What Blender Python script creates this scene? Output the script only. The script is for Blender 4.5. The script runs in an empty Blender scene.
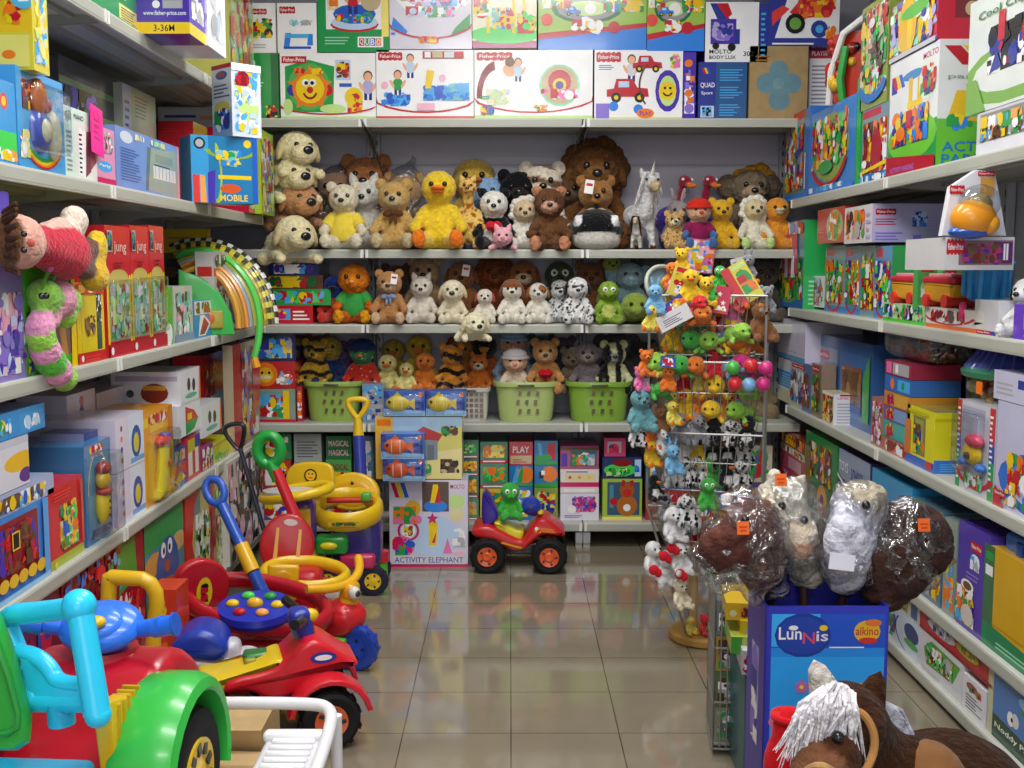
import bpy, bmesh, math, random
from mathutils import Vector, Matrix, Euler
PI = math.pi
S = bpy.context.scene
COL = S.collection
R = math.radians
# ------------------------------------------------------------------ camera model
F = 1110.0; VPX, VPY = 510.0, 268.0; CH = 1.30
PITCH = math.atan((384 - VPY) / F); YAW = -math.atan((512 - VPX) / F)
cam = bpy.data.objects.new('camera', bpy.data.cameras.new('camera')); COL.objects.link(cam)
cam.data.sensor_width = 36; cam.data.lens = 36 * F / 1024
cam.location = (0, 0, CH); cam.rotation_euler = (PI / 2 - PITCH, 0, YAW)
cam.data.clip_start = .02
S.camera = cam
_cm = Euler((PI / 2 - PITCH, 0, YAW)).to_matrix()
CP = Vector((0, 0, CH))
def ray(px, py): return _cm @ Vector(((px - 512) / F, (384 - py) / F, -1))
def atY(px, py, Y): d = ray(px, py); return CP + d * (Y / d.y)
def atX(px, py, X): d = ray(px, py); return CP + d * (X / d.x)
def atZ(px, py, Z): d = ray(px, py); return CP + d * ((Z - CH) / d.z)
# ------------------------------------------------------------------ colours
def lin(v): return v / 12.92 if v <= .04045 else ((v + .055) / 1.055) ** 2.4
def hx(h): return tuple(lin(int(h[i:i + 2], 16) / 255) for i in (0, 2, 4)) + (1.,)
PAL = dict(W='E6E6EC', K='141418', R='C4182A', G='25A048', L='86D030', Y='F2CE14', O='F07C1C', B='1E5CCC', C='4CB0F0', N='1A2878', V='4A30B0',
           P='EE74B4', M='D01868', T='189890', A='C89450', D='5E3A24', S='B0B0B6', F='F0B48C', I='F2E8C4', J='0C6E36', H='B4ACDE', Z='66666E',
           Q='BFD8F6', U='E0A070', X='8A1420', E='96E0B8', c='9C7444', d='2E1E16', l='C8E890', g='48D858', y='F8E878', b='2E86E8', p='F8B8D0', n='2C3A9A', r='E84038', o='F8A850', s='D6D4DA', z='9A9AA0', k='2A2A30', t='7CC8C8', v='8C74D8', w='F8F8FA', m='B03878', i='E8DCA8', a='D8B080', f='F6D0B4', u='705030', e='C8B48C')
CC = {k: hx(v) for k, v in PAL.items()}
def cc(c): return CC[c] if len(c) == 1 else hx(c)
# ------------------------------------------------------------------ materials
def mat(name, rough=.5, attr=True, color=None, spec=.5, coat=0, sheen=0, metal=0, noise=None, bump=None, rvar=0):
    m = bpy.data.materials.new(name); m.use_nodes = True; nt = m.node_tree; b = nt.nodes['Principled BSDF']
    b.inputs['Roughness'].default_value = rough; b.inputs['Specular IOR Level'].default_value = spec
    b.inputs['Coat Weight'].default_value = coat; b.inputs['Coat Roughness'].default_value = .08
    b.inputs['Sheen Weight'].default_value = sheen; b.inputs['Metallic'].default_value = metal
    src = None
    if attr:
        a = nt.nodes.new('ShaderNodeAttribute'); a.attribute_name = 'Col'; src = a.outputs['Color']
    if color: b.inputs['Base Color'].default_value = hx(color)
    tc = nt.nodes.new('ShaderNodeTexCoord')
    if noise:
        sc, amt = noise
        n = nt.nodes.new('ShaderNodeTexNoise'); n.inputs['Scale'].default_value = sc; n.inputs['Detail'].default_value = 3
        nt.links.new(tc.outputs['Object'], n.inputs['Vector'])
        mp = nt.nodes.new('ShaderNodeMapRange'); mp.inputs['From Min'].default_value = .3; mp.inputs['From Max'].default_value = .7
        mp.inputs['To Min'].default_value = 1 - amt; mp.inputs['To Max'].default_value = 1 + amt * .6
        nt.links.new(n.outputs['Fac'], mp.inputs['Value'])
        mx = nt.nodes.new('ShaderNodeVectorMath'); mx.operation = 'SCALE'
        if src: nt.links.new(src, mx.inputs[0])
        else: mx.inputs[0].default_value = hx(color)[:3]
        nt.links.new(mp.outputs['Result'], mx.inputs['Scale']); src = mx.outputs[0]
    if src: nt.links.new(src, b.inputs['Base Color'])
    if bump:
        sc, st, ds = bump
        n = nt.nodes.new('ShaderNodeTexNoise'); n.inputs['Scale'].default_value = sc; n.inputs['Detail'].default_value = 4
        nt.links.new(tc.outputs['Object'], n.inputs['Vector'])
        bp = nt.nodes.new('ShaderNodeBump'); bp.inputs['Strength'].default_value = st; bp.inputs['Distance'].default_value = ds
        nt.links.new(n.outputs['Fac'], bp.inputs['Height']); nt.links.new(bp.outputs['Normal'], b.inputs['Normal'])
    return m
MT = {}
MT['card'] = mat('printed_card', .42, spec=.35, noise=(9, .05))
MT['gloss'] = mat('glossy_card', .22, spec=.5, coat=.2, noise=(9, .05))
MT['plastic'] = mat('moulded_plastic', .28, spec=.5, coat=.15, noise=(4, .04), bump=(35, .02, .002))
MT['plush'] = mat('plush_fabric', .95, spec=.08, sheen=.25, noise=(60, .22), bump=(90, .8, .012))
MT['fur'] = mat('long_fur', .95, spec=.06, sheen=.06, noise=(40, .3), bump=(45, .9, .02))
MT['cloth'] = mat('cloth', .85, spec=.15, sheen=.1, noise=(50, .1), bump=(150, .3, .003))
MT['bead'] = mat('shiny_bead', .12, spec=.6, coat=.5)
MT['steel'] = mat('painted_shelf_steel', .38, spec=.4, noise=(3, .05))
MT['wire'] = mat('chromed_wire', .42, attr=False, color='A8A8A4', metal=.7, noise=(20, .08))
MT['rubber'] = mat('tyre_rubber', .75, spec=.25, noise=(30, .15), bump=(60, .3, .004))
MT['wood'] = mat('varnished_wood', .45, noise=(14, .2))
MT['carton'] = mat('brown_cardboard', .8, spec=.15, noise=(25, .1), bump=(80, .15, .002))
def clear(name, tint='F4F8FA', gl=.16, rough=.08, bump=None):
    m = bpy.data.materials.new(name); m.use_nodes = True; nt = m.node_tree; nt.nodes.clear()
    o = nt.nodes.new('ShaderNodeOutputMaterial'); mx = nt.nodes.new('ShaderNodeMixShader')
    t = nt.nodes.new('ShaderNodeBsdfTransparent'); t.inputs['Color'].default_value = hx(tint)
    g = nt.nodes.new('ShaderNodeBsdfGlossy'); g.inputs['Roughness'].default_value = rough
    lw = nt.nodes.new('ShaderNodeLayerWeight'); lw.inputs['Blend'].default_value = .25
    ma = nt.nodes.new('ShaderNodeMath'); ma.operation = 'MULTIPLY_ADD'; ma.inputs[1].default_value = .55; ma.inputs[2].default_value = gl * .35
    nt.links.new(lw.outputs['Facing'], ma.inputs[0]); nt.links.new(ma.outputs[0], mx.inputs['Fac'])
    nt.links.new(t.outputs[0], mx.inputs[1]); nt.links.new(g.outputs[0], mx.inputs[2]); nt.links.new(mx.outputs[0], o.inputs['Surface'])
    if bump:
        tc = nt.nodes.new('ShaderNodeTexCoord'); n = nt.nodes.new('ShaderNodeTexNoise'); n.inputs['Scale'].default_value = bump[0]
        n.inputs['Detail'].default_value = 3; n.inputs['Distortion'].default_value = 1.5
        bp = nt.nodes.new('ShaderNodeBump'); bp.inputs['Strength'].default_value = bump[1]; bp.inputs['Distance'].default_value = .03
        nt.links.new(tc.outputs['Object'], n.inputs['Vector']); nt.links.new(n.outputs['Fac'], bp.inputs['Height']); nt.links.new(bp.outputs['Normal'], g.inputs['Normal'])
    return m
MT['clear'] = clear('clear_film')
MT['bag'] = clear('crinkled_bag', 'EEF0F4', .5, .12, (16, 1.))
# ------------------------------------------------------------------ mesh builder
_rb = {}
def _rbox_geo(seg):
    pass
class MB:
    def __init__(s): s.v = []; s.f = []; s.c = []; s.M = Matrix()
    def add(s, vs, fs, col):
        o = len(s.v); M = s.M
        s.v += [M @ Vector(v) for v in vs]
        if isinstance(col, str): col = cc(col)
        for f in fs: s.f.append([i + o for i in f]); s.c.append(col)
        return s
    def box(s, c, d, col, rot=None, taper=1.):
        m = Matrix.Translation(c) @ (rot.to_matrix().to_4x4() if rot else Matrix())
        x, y, z = d[0] / 2, d[1] / 2, d[2] / 2; t = taper
        vs = [(-x, -y, -z), (x, -y, -z), (x, y, -z), (-x, y, -z), (-x * t, -y * t, z), (x * t, -y * t, z), (x * t, y * t, z), (-x * t, y * t, z)]
        return s.add([m @ Vector(v) for v in vs], [(0, 3, 2, 1), (4, 5, 6, 7), (0, 1, 5, 4), (1, 2, 6, 5), (2, 3, 7, 6), (3, 0, 4, 7)], col)
    def rbox(s, c, d, col, r=.01, rot=None, seg=3):
        b = bmesh.new(); bmesh.ops.create_cube(b, size=1)
        for v in b.verts: v.co = Vector((v.co.x * d[0], v.co.y * d[1], v.co.z * d[2]))
        bmesh.ops.bevel(b, geom=b.edges[:], offset=min(r, min(d) * .49), segments=seg, affect='EDGES', profile=.5)
        b.verts.index_update()
        m = Matrix.Translation(c) @ (rot.to_matrix().to_4x4() if rot else Matrix())
        s.add([m @ v.co for v in b.verts], [[v.index for v in f.verts] for f in b.faces], col); b.free(); return s
    def ell(s, c, r, col, rot=None, seg=16, rings=10):
        if not hasattr(r, '__len__'): r = (r, r, r)
        m = Matrix.Translation(c) @ (rot.to_matrix().to_4x4() if rot else Matrix())
        vs = [m @ Vector((0, 0, -r[2]))]
        for i in range(1, rings):
            a = -PI / 2 + PI * i / rings
            for j in range(seg):
                t = 2 * PI * j / seg; vs.append(m @ Vector((r[0] * math.cos(a) * math.cos(t), r[1] * math.cos(a) * math.sin(t), r[2] * math.sin(a))))
        vs.append(m @ Vector((0, 0, r[2]))); n = len(vs) - 1; fs = []
        for j in range(seg):
            k = (j + 1) % seg; fs.append((0, 1 + k, 1 + j))
            for i in range(rings - 2): q = 1 + i * seg; fs.append((q + j, q + k, q + seg + k, q + seg + j))
            q = 1 + (rings - 2) * seg; fs.append((q + j, q + k, n))
        return s.add(vs, fs, col)
    def tube(s, pts, r, col, n=10, closed=False, cap=True, flat=1.):
        pts = [Vector(p) for p in pts]; N = len(pts); rs = r if hasattr(r, '__len__') else [r] * N
        vs = []; up = None
        for i, p in enumerate(pts):
            if closed: t = pts[(i + 1) % N] - pts[i - 1]
            else: t = pts[min(i + 1, N - 1)] - pts[max(i - 1, 0)]
            if t.length < 1e-9: t = Vector((0, 0, 1))
            t.normalize()
            if up is None:
                up = Vector((0, 0, 1)) if abs(t.z) < .9 else Vector((0, 1, 0))
            a = t.cross(up)
            if a.length < 1e-6: a = t.orthogonal()
            a.normalize(); b = a.cross(t).normalized(); up = b
            for j in range(n):
                q = 2 * PI * j / n; vs.append(p + a * math.cos(q) * rs[i] + b * math.sin(q) * rs[i] * flat)
        fs = []
        for i in range(N if closed else N - 1):
            k = (i + 1) % N
            for j in range(n): l = (j + 1) % n; fs.append((i * n + j, i * n + l, k * n + l, k * n + j))
        if not closed and cap:
            fs.append(list(range(n))[::-1]); fs.append([(N - 1) * n + j for j in range(n)])
        return s.add(vs, fs, col)
    def cyl(s, a, b, r, col, r2=None, n=16): return s.tube([a, b], [r, r if r2 is None else r2], col, n)
    def lathe(s, prof, col, n=24, c=(0, 0, 0), rot=None, cols=None):
        m = Matrix.Translation(c) @ (rot.to_matrix().to_4x4() if rot else Matrix()); N = len(prof)
        vs = [m @ Vector((r * math.cos(2 * PI * j / n), r * math.sin(2 * PI * j / n), z)) for r, z in prof for j in range(n)]
        for i in range(N - 1):
            fs = [(i * n + j, i * n + (j + 1) % n, (i + 1) * n + (j + 1) % n, (i + 1) * n + j) for j in range(n)]
            if i == 0: s.add(vs, fs, cols[i] if cols else col); o = len(s.v) - len(vs)
            else:
                cl = cols[i] if cols else col; cl = cc(cl) if isinstance(cl, str) else cl
                for f in fs: s.f.append([q + o for q in f]); s.c.append(cl)
        return s
    def prism(s, pts, d0, d1, col, rot=None, c=(0, 0, 0), bev=0, side=None):
        """outline pts (x,z) extruded along local y from d0 to d1"""
        m = Matrix.Translation(c) @ (rot.to_matrix().to_4x4() if rot else Matrix()); n = len(pts)
        if bev:
            if bev >= .008 and n < 20:
                P2 = smoothc([(p[0], p[1], 0) for p in pts], 2); pts = [(p.x, p.y) for p in P2]; n = len(pts)
            ins = []
            for i in range(n):
                t = Vector(pts[(i + 1) % n]) - Vector(pts[i - 1])
                if t.length < 1e-9: t = Vector((1, 0))
                t.normalize(); ins.append(Vector((t.y, -t.x)))
            ar = sum(pts[i - 1][0] * pts[i][1] - pts[i][0] * pts[i - 1][1] for i in range(n)); sg = -1 if ar > 0 else 1
            off = lambda k: [(pts[i][0] + ins[i].x * sg * k, pts[i][1] + ins[i].y * sg * k) for i in range(n)]
            B = [(bev * (1 - math.sin(a * PI / 8)), bev * (1 - math.cos(a * PI / 8))) for a in range(5)]
            L = [(off(k), d0 + e) for k, e in B] + [(off(k), d1 - e) for k, e in B[::-1]]
        else: L = [(pts, d0), (pts, d1)]
        vs = [m @ Vector((p[0], y, p[1])) for q, y in L for p in q]; fs = []
        for i in range(len(L) - 1):
            for j in range(n): k = (j + 1) % n; fs.append((i * n + j, i * n + k, (i + 1) * n + k, (i + 1) * n + j))
        caps = [list(range(n))[::-1], [(len(L) - 1) * n + j for j in range(n)]]
        if side is None: return s.add(vs, fs + caps, col)
        o = len(s.v); s.add(vs, fs, side)
        for f in caps: s.f.append([q + o for q in f]); s.c.append(cc(col))
        return s
    def mesh(s, name, sharp=38, recalc=True):
        me = bpy.data.meshes.new(name); me.from_pydata([tuple(v) for v in s.v], [], s.f)
        a = me.color_attributes.new('Col', 'BYTE_COLOR', 'CORNER'); buf = []
        for p, c in zip(s.f, s.c): buf += list(c) * len(p)
        if recalc:
            b = bmesh.new(); b.from_mesh(me)
            bmesh.ops.recalc_face_normals(b, faces=b.faces[:]); b.to_mesh(me); b.free()
            a = me.color_attributes['Col']
        a.data.foreach_set('color', buf)
        me.shade_smooth(); me.set_sharp_from_angle(angle=R(sharp)); me.update()
        return me
    def build(s, name, m='card', parent=None, sharp=38, loc=None, recalc=True):
        me = s.mesh(name, sharp, recalc); me.materials.append(MT[m] if isinstance(m, str) else m)
        o = bpy.data.objects.new(name, me); COL.objects.link(o)
        if parent: o.parent = parent
        if loc is not None: o.location = loc
        return o
def tag(o, label=None, cat=None, group=None, kind=None):
    if label: o['label'] = label
    if cat: o['category'] = cat
    if group: o['group'] = group
    if kind: o['kind'] = kind
    return o
def thing(name, label, cat, loc=(0, 0, 0), rz=0, group=None, rot=None):
    o = bpy.data.objects.new(name, None); o.empty_display_size = .05; COL.objects.link(o); o.location = loc
    o.rotation_euler = rot if rot else (0, 0, rz)
    return tag(o, label, cat, group)
def dup(root, loc, rot=None, label=None, group=None, scale=None):
    r = root.copy(); COL.objects.link(r); r.location = loc
    if rot is not None: r.rotation_euler = rot if hasattr(rot, '__len__') else (0, 0, rot)
    if scale is not None: r.scale = (scale,) * 3 if not hasattr(scale, '__len__') else scale
    if label: r['label'] = label
    if group: r['group'] = group
    for ch in root.children:
        c = ch.copy(); COL.objects.link(c); c.parent = r
        for g in ch.children:
            d = g.copy(); COL.objects.link(d); d.parent = c
    return r
def arc(c, r, a0, a1, n=12, plane='xz'):
    out = []
    for i in range(n + 1):
        a = R(a0 + (a1 - a0) * i / n); u, v = r * math.cos(a), r * math.sin(a)
        out.append((c[0] + u, c[1], c[2] + v) if plane == 'xz' else (c[0] + u, c[1] + v, c[2]) if plane == 'xy' else (c[0], c[1] + u, c[2] + v))
    return out
def smooth(pts, it=2):
    """Chaikin rounding of an open polyline"""
    pts = [Vector(p) for p in pts]
    for _ in range(it):
        q = [pts[0]]
        for a, b in zip(pts, pts[1:]): q += [a * .75 + b * .25, a * .25 + b * .75]
        q.append(pts[-1]); pts = q
    return pts
def smoothc(pts, it=2):
    pts = [Vector(p) for p in pts]
    for _ in range(it):
        q = []
        for i, a in enumerate(pts): b = pts[(i + 1) % len(pts)]; q += [a * .75 + b * .25, a * .25 + b * .75]
        pts = q
    return pts
# ------------------------------------------------------------------ lettering
_txt = {}
def text_geo(t):
    if t not in _txt:
        cu = bpy.data.curves.new('lettering', 'FONT'); cu.body = t; cu.resolution_u = 2; cu.offset = .012
        ob = bpy.data.objects.new('lettering', cu); me = ob.to_mesh()
        vs = [(v.co.x, v.co.y) for v in me.vertices]; fs = [list(p.vertices) for p in me.polygons]
        ob.to_mesh_clear(); bpy.data.objects.remove(ob); bpy.data.curves.remove(cu)
        x0 = min(v[0] for v in vs); x1 = max(v[0] for v in vs); y0 = min(v[1] for v in vs); y1 = max(v[1] for v in vs)
        _txt[t] = ([((x - x0) / (x1 - x0), (y - y0) / (y1 - y0)) for x, y in vs], fs)
    return _txt[t]
# ------------------------------------------------------------------ printed art: tiny drawing language on a face
class Face:
    """o: lower-left corner, u: right vector (full width), w: up vector (full height), n: outward normal"""
    def __init__(s, mb, o, u, w, n): s.mb, s.o, s.u, s.w, s.n = mb, Vector(o), Vector(u), Vector(w), Vector(n); s.k = 1; s.W = s.u.length; s.H = s.w.length
    def poly(s, pts, col, fs=None):
        e = .00012 * s.k; s.k += .35
        vs = [s.o + s.u * x + s.w * y + s.n * e for x, y in pts]
        s.mb.add(vs, fs or [list(range(len(pts)))], col)
    def clampx(s, x): return min(max(x, 0.), 1.)
    def ell(s, x, y, rx, ry, c, n=14, a=0):
        ca, sa = math.cos(a), math.sin(a); q = []
        for i in range(n):
            t = 2 * PI * i / n; X, Y = rx * s.W * math.cos(t), ry * s.H * math.sin(t)
            q.append((s.clampx(x + (X * ca - Y * sa) / s.W), s.clampx(y + (X * sa + Y * ca) / s.H)))
        s.poly(q, c)
    def cir(s, x, y, r, c, n=14): s.ell(x, y, r * s.H / s.W, r, c, n)
    def rect(s, x, y, w, h, c): s.poly([(x, y), (x + w, y), (x + w, y + h), (x, y + h)], c)
    def arcb(s, x, y, rx, ry, t, a0, a1, c, n=12):
        o_ = []; i_ = []
        for i in range(n + 1):
            a = R(a0 + (a1 - a0) * i / n); o_.append((s.clampx(x + rx * math.cos(a)), s.clampx(y + ry * math.sin(a)))); k = 1 - t; i_.append((s.clampx(x + rx * k * math.cos(a)), s.clampx(y + ry * k * math.sin(a))))
        pts = o_ + i_; m = n + 1
        s.poly(pts, c, [(i, i + 1, m + i + 1, m + i) for i in range(n)])
    def text(s, x, y, w, h, c, t):
        vs, fs = text_geo(t); s.poly([(x + a * w, y + b * h) for a, b in vs], c, fs)
    def busy(s, x, y, w, h, n, seed, pal):
        rg = random.Random(seed); n = int(n * 2.6); a = math.sqrt(w * s.W * h * s.H / n)
        for i in range(n):
            c = rg.choice(pal); px, py = x + rg.random() * w, y + rg.random() * h; k = rg.random(); q = a * (.35 + .7 * rg.random() ** 2) * (2.1 if i < n * .22 else 1)
            rx, ry = min(q / s.W * (.7 + .8 * rg.random()), w / 2), min(q / s.H * (.7 + .8 * rg.random()), h / 2)
            px = min(max(px, x + rx), x + w - rx); py = min(max(py, y + ry), y + h - ry)
            if k < .55: s.ell(px, py, rx, ry, c, 9, rg.random() * 3 if rg.random() < .3 else 0)
            elif k < .8: s.rect(px - rx, py - ry, 2 * rx, 2 * ry, c)
            else: s.poly([(px - rx, py - ry), (px + rx, py - ry * .6), (px + rx * .2, py + ry)], c)
    def op(s, l):
        t = l.split(); k = t[0]
        if k == 't': x, y, w, h = map(float, t[1:5]); return s.text(x, y, w, h, t[5], ' '.join(t[6:]))
        if k == 'b': return s.busy(*map(float, t[1:5]), int(t[5]), int(t[6]), t[7])
        c = t[-1]; a = []
        for q in t[1:]:
            try: a.append(float(q))
            except ValueError: break
        if k == 'r': s.rect(*a[:4], c)
        elif k == 'e': s.ell(*a[:4], c)
        elif k == 'c': s.cir(*a[:3], c)
        elif k == 'p': s.poly(list(zip(a[0::2], a[1::2])), c)
        elif k == 'a': s.arcb(*a[:7], c)
        elif k == 'o': s.arcb(a[0], a[1], a[2], a[3], .22, 0, 360, c, 18)
        elif k == 'l':
            x, y, w, h, n = a[:5]; rg = random.Random(int(x * 99 + y * 77)); n = int(n)
            for i in range(n): s.rect(x, y + h * i / n, w * (.6 + .4 * rg.random()), h / n * .42, c)
        elif k == 'x':
            x, y, r = a[:3]; s.poly([(x + r * (1 if i % 2 == 0 else .45) * math.sin(PI * i / 5) * s.H / s.W, y + r * (1 if i % 2 == 0 else .45) * math.cos(PI * i / 5)) for i in range(10)], c)
        elif k == 'w':
            x, y, r = a[:3]
            for i in range(5): s.cir(x + r * .55 * math.sin(i * 1.257) * s.H / s.W, y + r * .55 * math.cos(i * 1.257), r * .42, c, 10)
            s.cir(x, y, r * .3, t[-2] if not t[-2].replace('.', '').isdigit() else 'Y', 10)
        elif k == 'm':
            x, y, r = a[:3]; q = s.H / s.W; s.cir(x, y, r, c); s.cir(x - r * .35 * q, y + r * .2, r * .2, 'w', 8); s.cir(x + r * .35 * q, y + r * .2, r * .2, 'w', 8)
            s.cir(x - r * .32 * q, y + r * .2, r * .1, 'K', 6); s.cir(x + r * .32 * q, y + r * .2, r * .1, 'K', 6); s.arcb(x, y, r * .6 * q, r * .6, .25, 200, 340, 'X', 6); s.cir(x, y - r * .05, r * .14, 'R', 6)
        elif k == 'k':
            x, y, h = a[:3]; q = h * s.H / s.W; s.rect(x - .13 * q, y, .1 * q, h * .3, 'N'); s.rect(x + .03 * q, y, .1 * q, h * .3, 'N'); s.ell(x, y + h * .43, .2 * q, h * .24, c, 10)
            s.ell(x - .22 * q, y + h * .45, .06 * q, h * .18, 'F', 8, .5); s.ell(x + .22 * q, y + h * .45, .06 * q, h * .18, 'F', 8, -.5); s.ell(x, y + h * .8, .16 * q, h * .18, 'D', 10); s.ell(x, y + h * .77, .13 * q, h * .15, 'F', 10)
        elif k == 'v':
            x, y, h = a[:3]; q = h * s.H / s.W
            s.poly([(x - .9 * q, y + .25 * h), (x + .9 * q, y + .25 * h), (x + .85 * q, y + .6 * h), (x + .4 * q, y + .65 * h), (x + .2 * q, y + h), (x - .5 * q, y + h), (x - .6 * q, y + .6 * h), (x - .9 * q, y + .55 * h)], c)
            s.rect(x - .4 * q, y + .65 * h, .45 * q, h * .25, 'Q')
            for d in (-.5, .5): s.cir(x + d * q, y + .22 * h, .22 * h, 'K', 10); s.cir(x + d * q, y + .22 * h, .1 * h, 'Y', 8)
        elif k == 'f':
            x, y, r = a[:3]; q = s.H / s.W; s.poly([(x + .7 * r * q, y), (x + 1.5 * r * q, y + .6 * r), (x + 1.5 * r * q, y - .6 * r)], c); s.ell(x, y, r * q, r * .72, c)
            s.rect(x - .3 * r * q, y - .6 * r, .14 * r * q, 1.2 * r, 'w'); s.rect(x + .3 * r * q, y - .55 * r, .14 * r * q, 1.1 * r, 'w'); s.cir(x - .6 * r * q, y + .2 * r, .14 * r, 'K', 8)
        elif k == 'h':
            x, y, h = a[:3]; q = h * s.H / s.W; s.rect(x - .45 * q, y, .9 * q, .6 * h, c); s.poly([(x - .6 * q, y + .58 * h), (x + .6 * q, y + .58 * h), (x, y + h)], 'R'); s.rect(x - .1 * q, y, .2 * q, .35 * h, 'D'); s.rect(x + .18 * q, y + .25 * h, .18 * q, .2 * h, 'Q'); s.rect(x - .36 * q, y + .25 * h, .18 * q, .2 * h, 'Q')
        elif k == 'n':
            x, y, r = a[:3]; q = s.H / s.W
            for d in (-1, 1): s.cir(x + d * .7 * r * q, y + .7 * r, .36 * r, c, 10)
            s.cir(x, y, r, c); s.ell(x, y - .35 * r, .5 * r * q, .36 * r, 'I', 10); s.cir(x, y - .2 * r, .15 * r, 'K', 8)
            for d in (-1, 1): s.cir(x + d * .36 * r * q, y + .25 * r, .13 * r, 'K', 8)
        elif k == 'q':
            x, y, w, h = a[:4]; s.rect(x, y, w, h, 'R')
            for i in range(5): s.rect(x + w * (i + .2) / 5, y - h * .1, w * .12, h * 1.2, 'R')
            s.text(x + w * .08, y + h * .28, w * .84, h * .48, 'w', 'Fisher-Price')
        elif k == 'M':
            x, y, w, h = a[:4]
            for i, cl in enumerate('RYB'): s.poly([(x + w * i * .25, y + h), (x + w * (i * .25 + .22), y + h), (x + w * (i * .25 + .47), y), (x + w * (i * .25 + .25), y)], cl)
    def draw(s, art):
        for l in art.split(';'):
            l = l.strip()
            if l: s.op(l)
def carton_mb(w, d, h, base, front='', side='', top='', sidecol=None, topcol=None, left=''):
    mb = MB(); x, y = w / 2, d / 2
    vs = [(-x, -y, 0), (x, -y, 0), (x, y, 0), (-x, y, 0), (-x, -y, h), (x, -y, h), (x, y, h), (-x, y, h)]
    sc = sidecol or base; tc = topcol or sc
    for f, c in (((0, 3, 2, 1), tc), ((4, 5, 6, 7), tc), ((0, 1, 5, 4), base), ((1, 2, 6, 5), sc), ((2, 3, 7, 6), sc), ((3, 0, 4, 7), sc)):
        mb.add([vs[i] for i in f], [(0, 1, 2, 3)], c)
    if front: Face(mb, (-x, -y, 0), (w, 0, 0), (0, 0, h), (0, -1, 0)).draw(front)
    if side: Face(mb, (x, -y, 0), (0, d, 0), (0, 0, h), (1, 0, 0)).draw(side)
    if left: Face(mb, (-x, y, 0), (0, -d, 0), (0, 0, h), (-1, 0, 0)).draw(left)
    if top: Face(mb, (-x, -y, h), (w, 0, 0), (0, d, 0), (0, 0, 1)).draw(top)
    return mb
def carton(label, loc, rz, w, d, h, base, front='', side='', top='', sidecol=None, topcol=None, left='', m='gloss', name='toy_carton', cat='toy box', group=None, rot=None):
    o = carton_mb(w, d, h, base, front, side, top, sidecol, topcol, left).build(name, m, recalc=False)
    o.location = loc; o.rotation_euler = rot if rot else (0, 0, rz)
    return tag(o, label, cat, group)
# ================================================================== ROOM
XL, XR, YB = -1.12, 1.275, 5.07          # shelf fronts: left, right, back
DEP = .42
LZ = [2.008, 1.531, 1.046, .553, .13]      # shelf tops
RZ = [1.605, 1.12, .677, .285]
BZ = [1.966, 1.383, 1.043, .587, .12]
def nodes_mat(name):
    m = bpy.data.materials.new(name); m.use_nodes = True; return m, m.node_tree, m.node_tree.nodes['Principled BSDF']
# floor: glazed tiles with thin joints
def floor_mat():
    m, nt, b = nodes_mat('beige_floor_tile'); L = nt.links.new; N = nt.nodes.new
    tc = N('ShaderNodeTexCoord'); mp = N('ShaderNodeMapping'); L(tc.outputs['Object'], mp.inputs['Vector'])
    T = .3035; mp.inputs['Location'].default_value = (-.0026 / T, -3.0 / T, 0); mp.inputs['Scale'].default_value = (1 / T, 1 / T, 1)
    br = N('ShaderNodeTexBrick'); br.offset = 0; br.inputs['Scale'].default_value = 1; br.inputs['Mortar Size'].default_value = .006
    br.inputs['Mortar Smooth'].default_value = .2; br.inputs['Brick Width'].default_value = 1; br.inputs['Row Height'].default_value = 1
    br.inputs['Color1'].default_value = hx('887E6C'); br.inputs['Color2'].default_value = hx('8E8471'); br.inputs['Mortar'].default_value = hx('463F36')
    L(mp.outputs[0], br.inputs['Vector'])
    n = N('ShaderNodeTexNoise'); n.inputs['Scale'].default_value = 7; n.inputs['Detail'].default_value = 5; L(tc.outputs['Object'], n.inputs['Vector'])
    mr = N('ShaderNodeMapRange'); mr.inputs['To Min'].default_value = .88; mr.inputs['To Max'].default_value = 1.1; L(n.outputs['Fac'], mr.inputs['Value'])
    vm = N('ShaderNodeVectorMath'); vm.operation = 'SCALE'; L(br.outputs['Color'], vm.inputs[0]); L(mr.outputs[0], vm.inputs['Scale']); L(vm.outputs[0], b.inputs['Base Color'])
    rr = N('ShaderNodeMapRange'); rr.inputs['To Min'].default_value = .03; rr.inputs['To Max'].default_value = .13; L(n.outputs['Fac'], rr.inputs['Value']); L(rr.outputs[0], b.inputs['Roughness'])
    bp = N('ShaderNodeBump'); bp.invert = True; bp.inputs['Strength'].default_value = .25; bp.inputs['Distance'].default_value = .002
    L(br.outputs['Fac'], bp.inputs['Height']); L(bp.outputs[0], b.inputs['Normal'])
    b.inputs['Specular IOR Level'].default_value = .8; b.inputs['Coat Weight'].default_value = .35; b.inputs['Coat Roughness'].default_value = .05
    return m
MT['floor'] = floor_mat()
MT['wall'] = mat('painted_plaster', .8, attr=False, color='B0AEB6', spec=.2, noise=(3, .06), bump=(60, .1, .002))
MT['ceil'] = mat('white_ceiling', .9, attr=False, color='D8D8D4', spec=.1, noise=(2, .04))
def slab(name, c, d, m):
    o = MB().box((0, 0, 0), d, 'W').build(name, m); o.location = c; o['kind'] = 'structure'; return o
RX0, RX1, RY0, RY1, RH = -1.62, 1.78, -2.6, 5.66, 2.95
slab('floor', ((RX0 + RX1) / 2, (RY0 + RY1) / 2, -.03), (RX1 - RX0 + .2, RY1 - RY0 + .2, .06), 'floor').location
fl = bpy.data.objects['floor']
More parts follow.
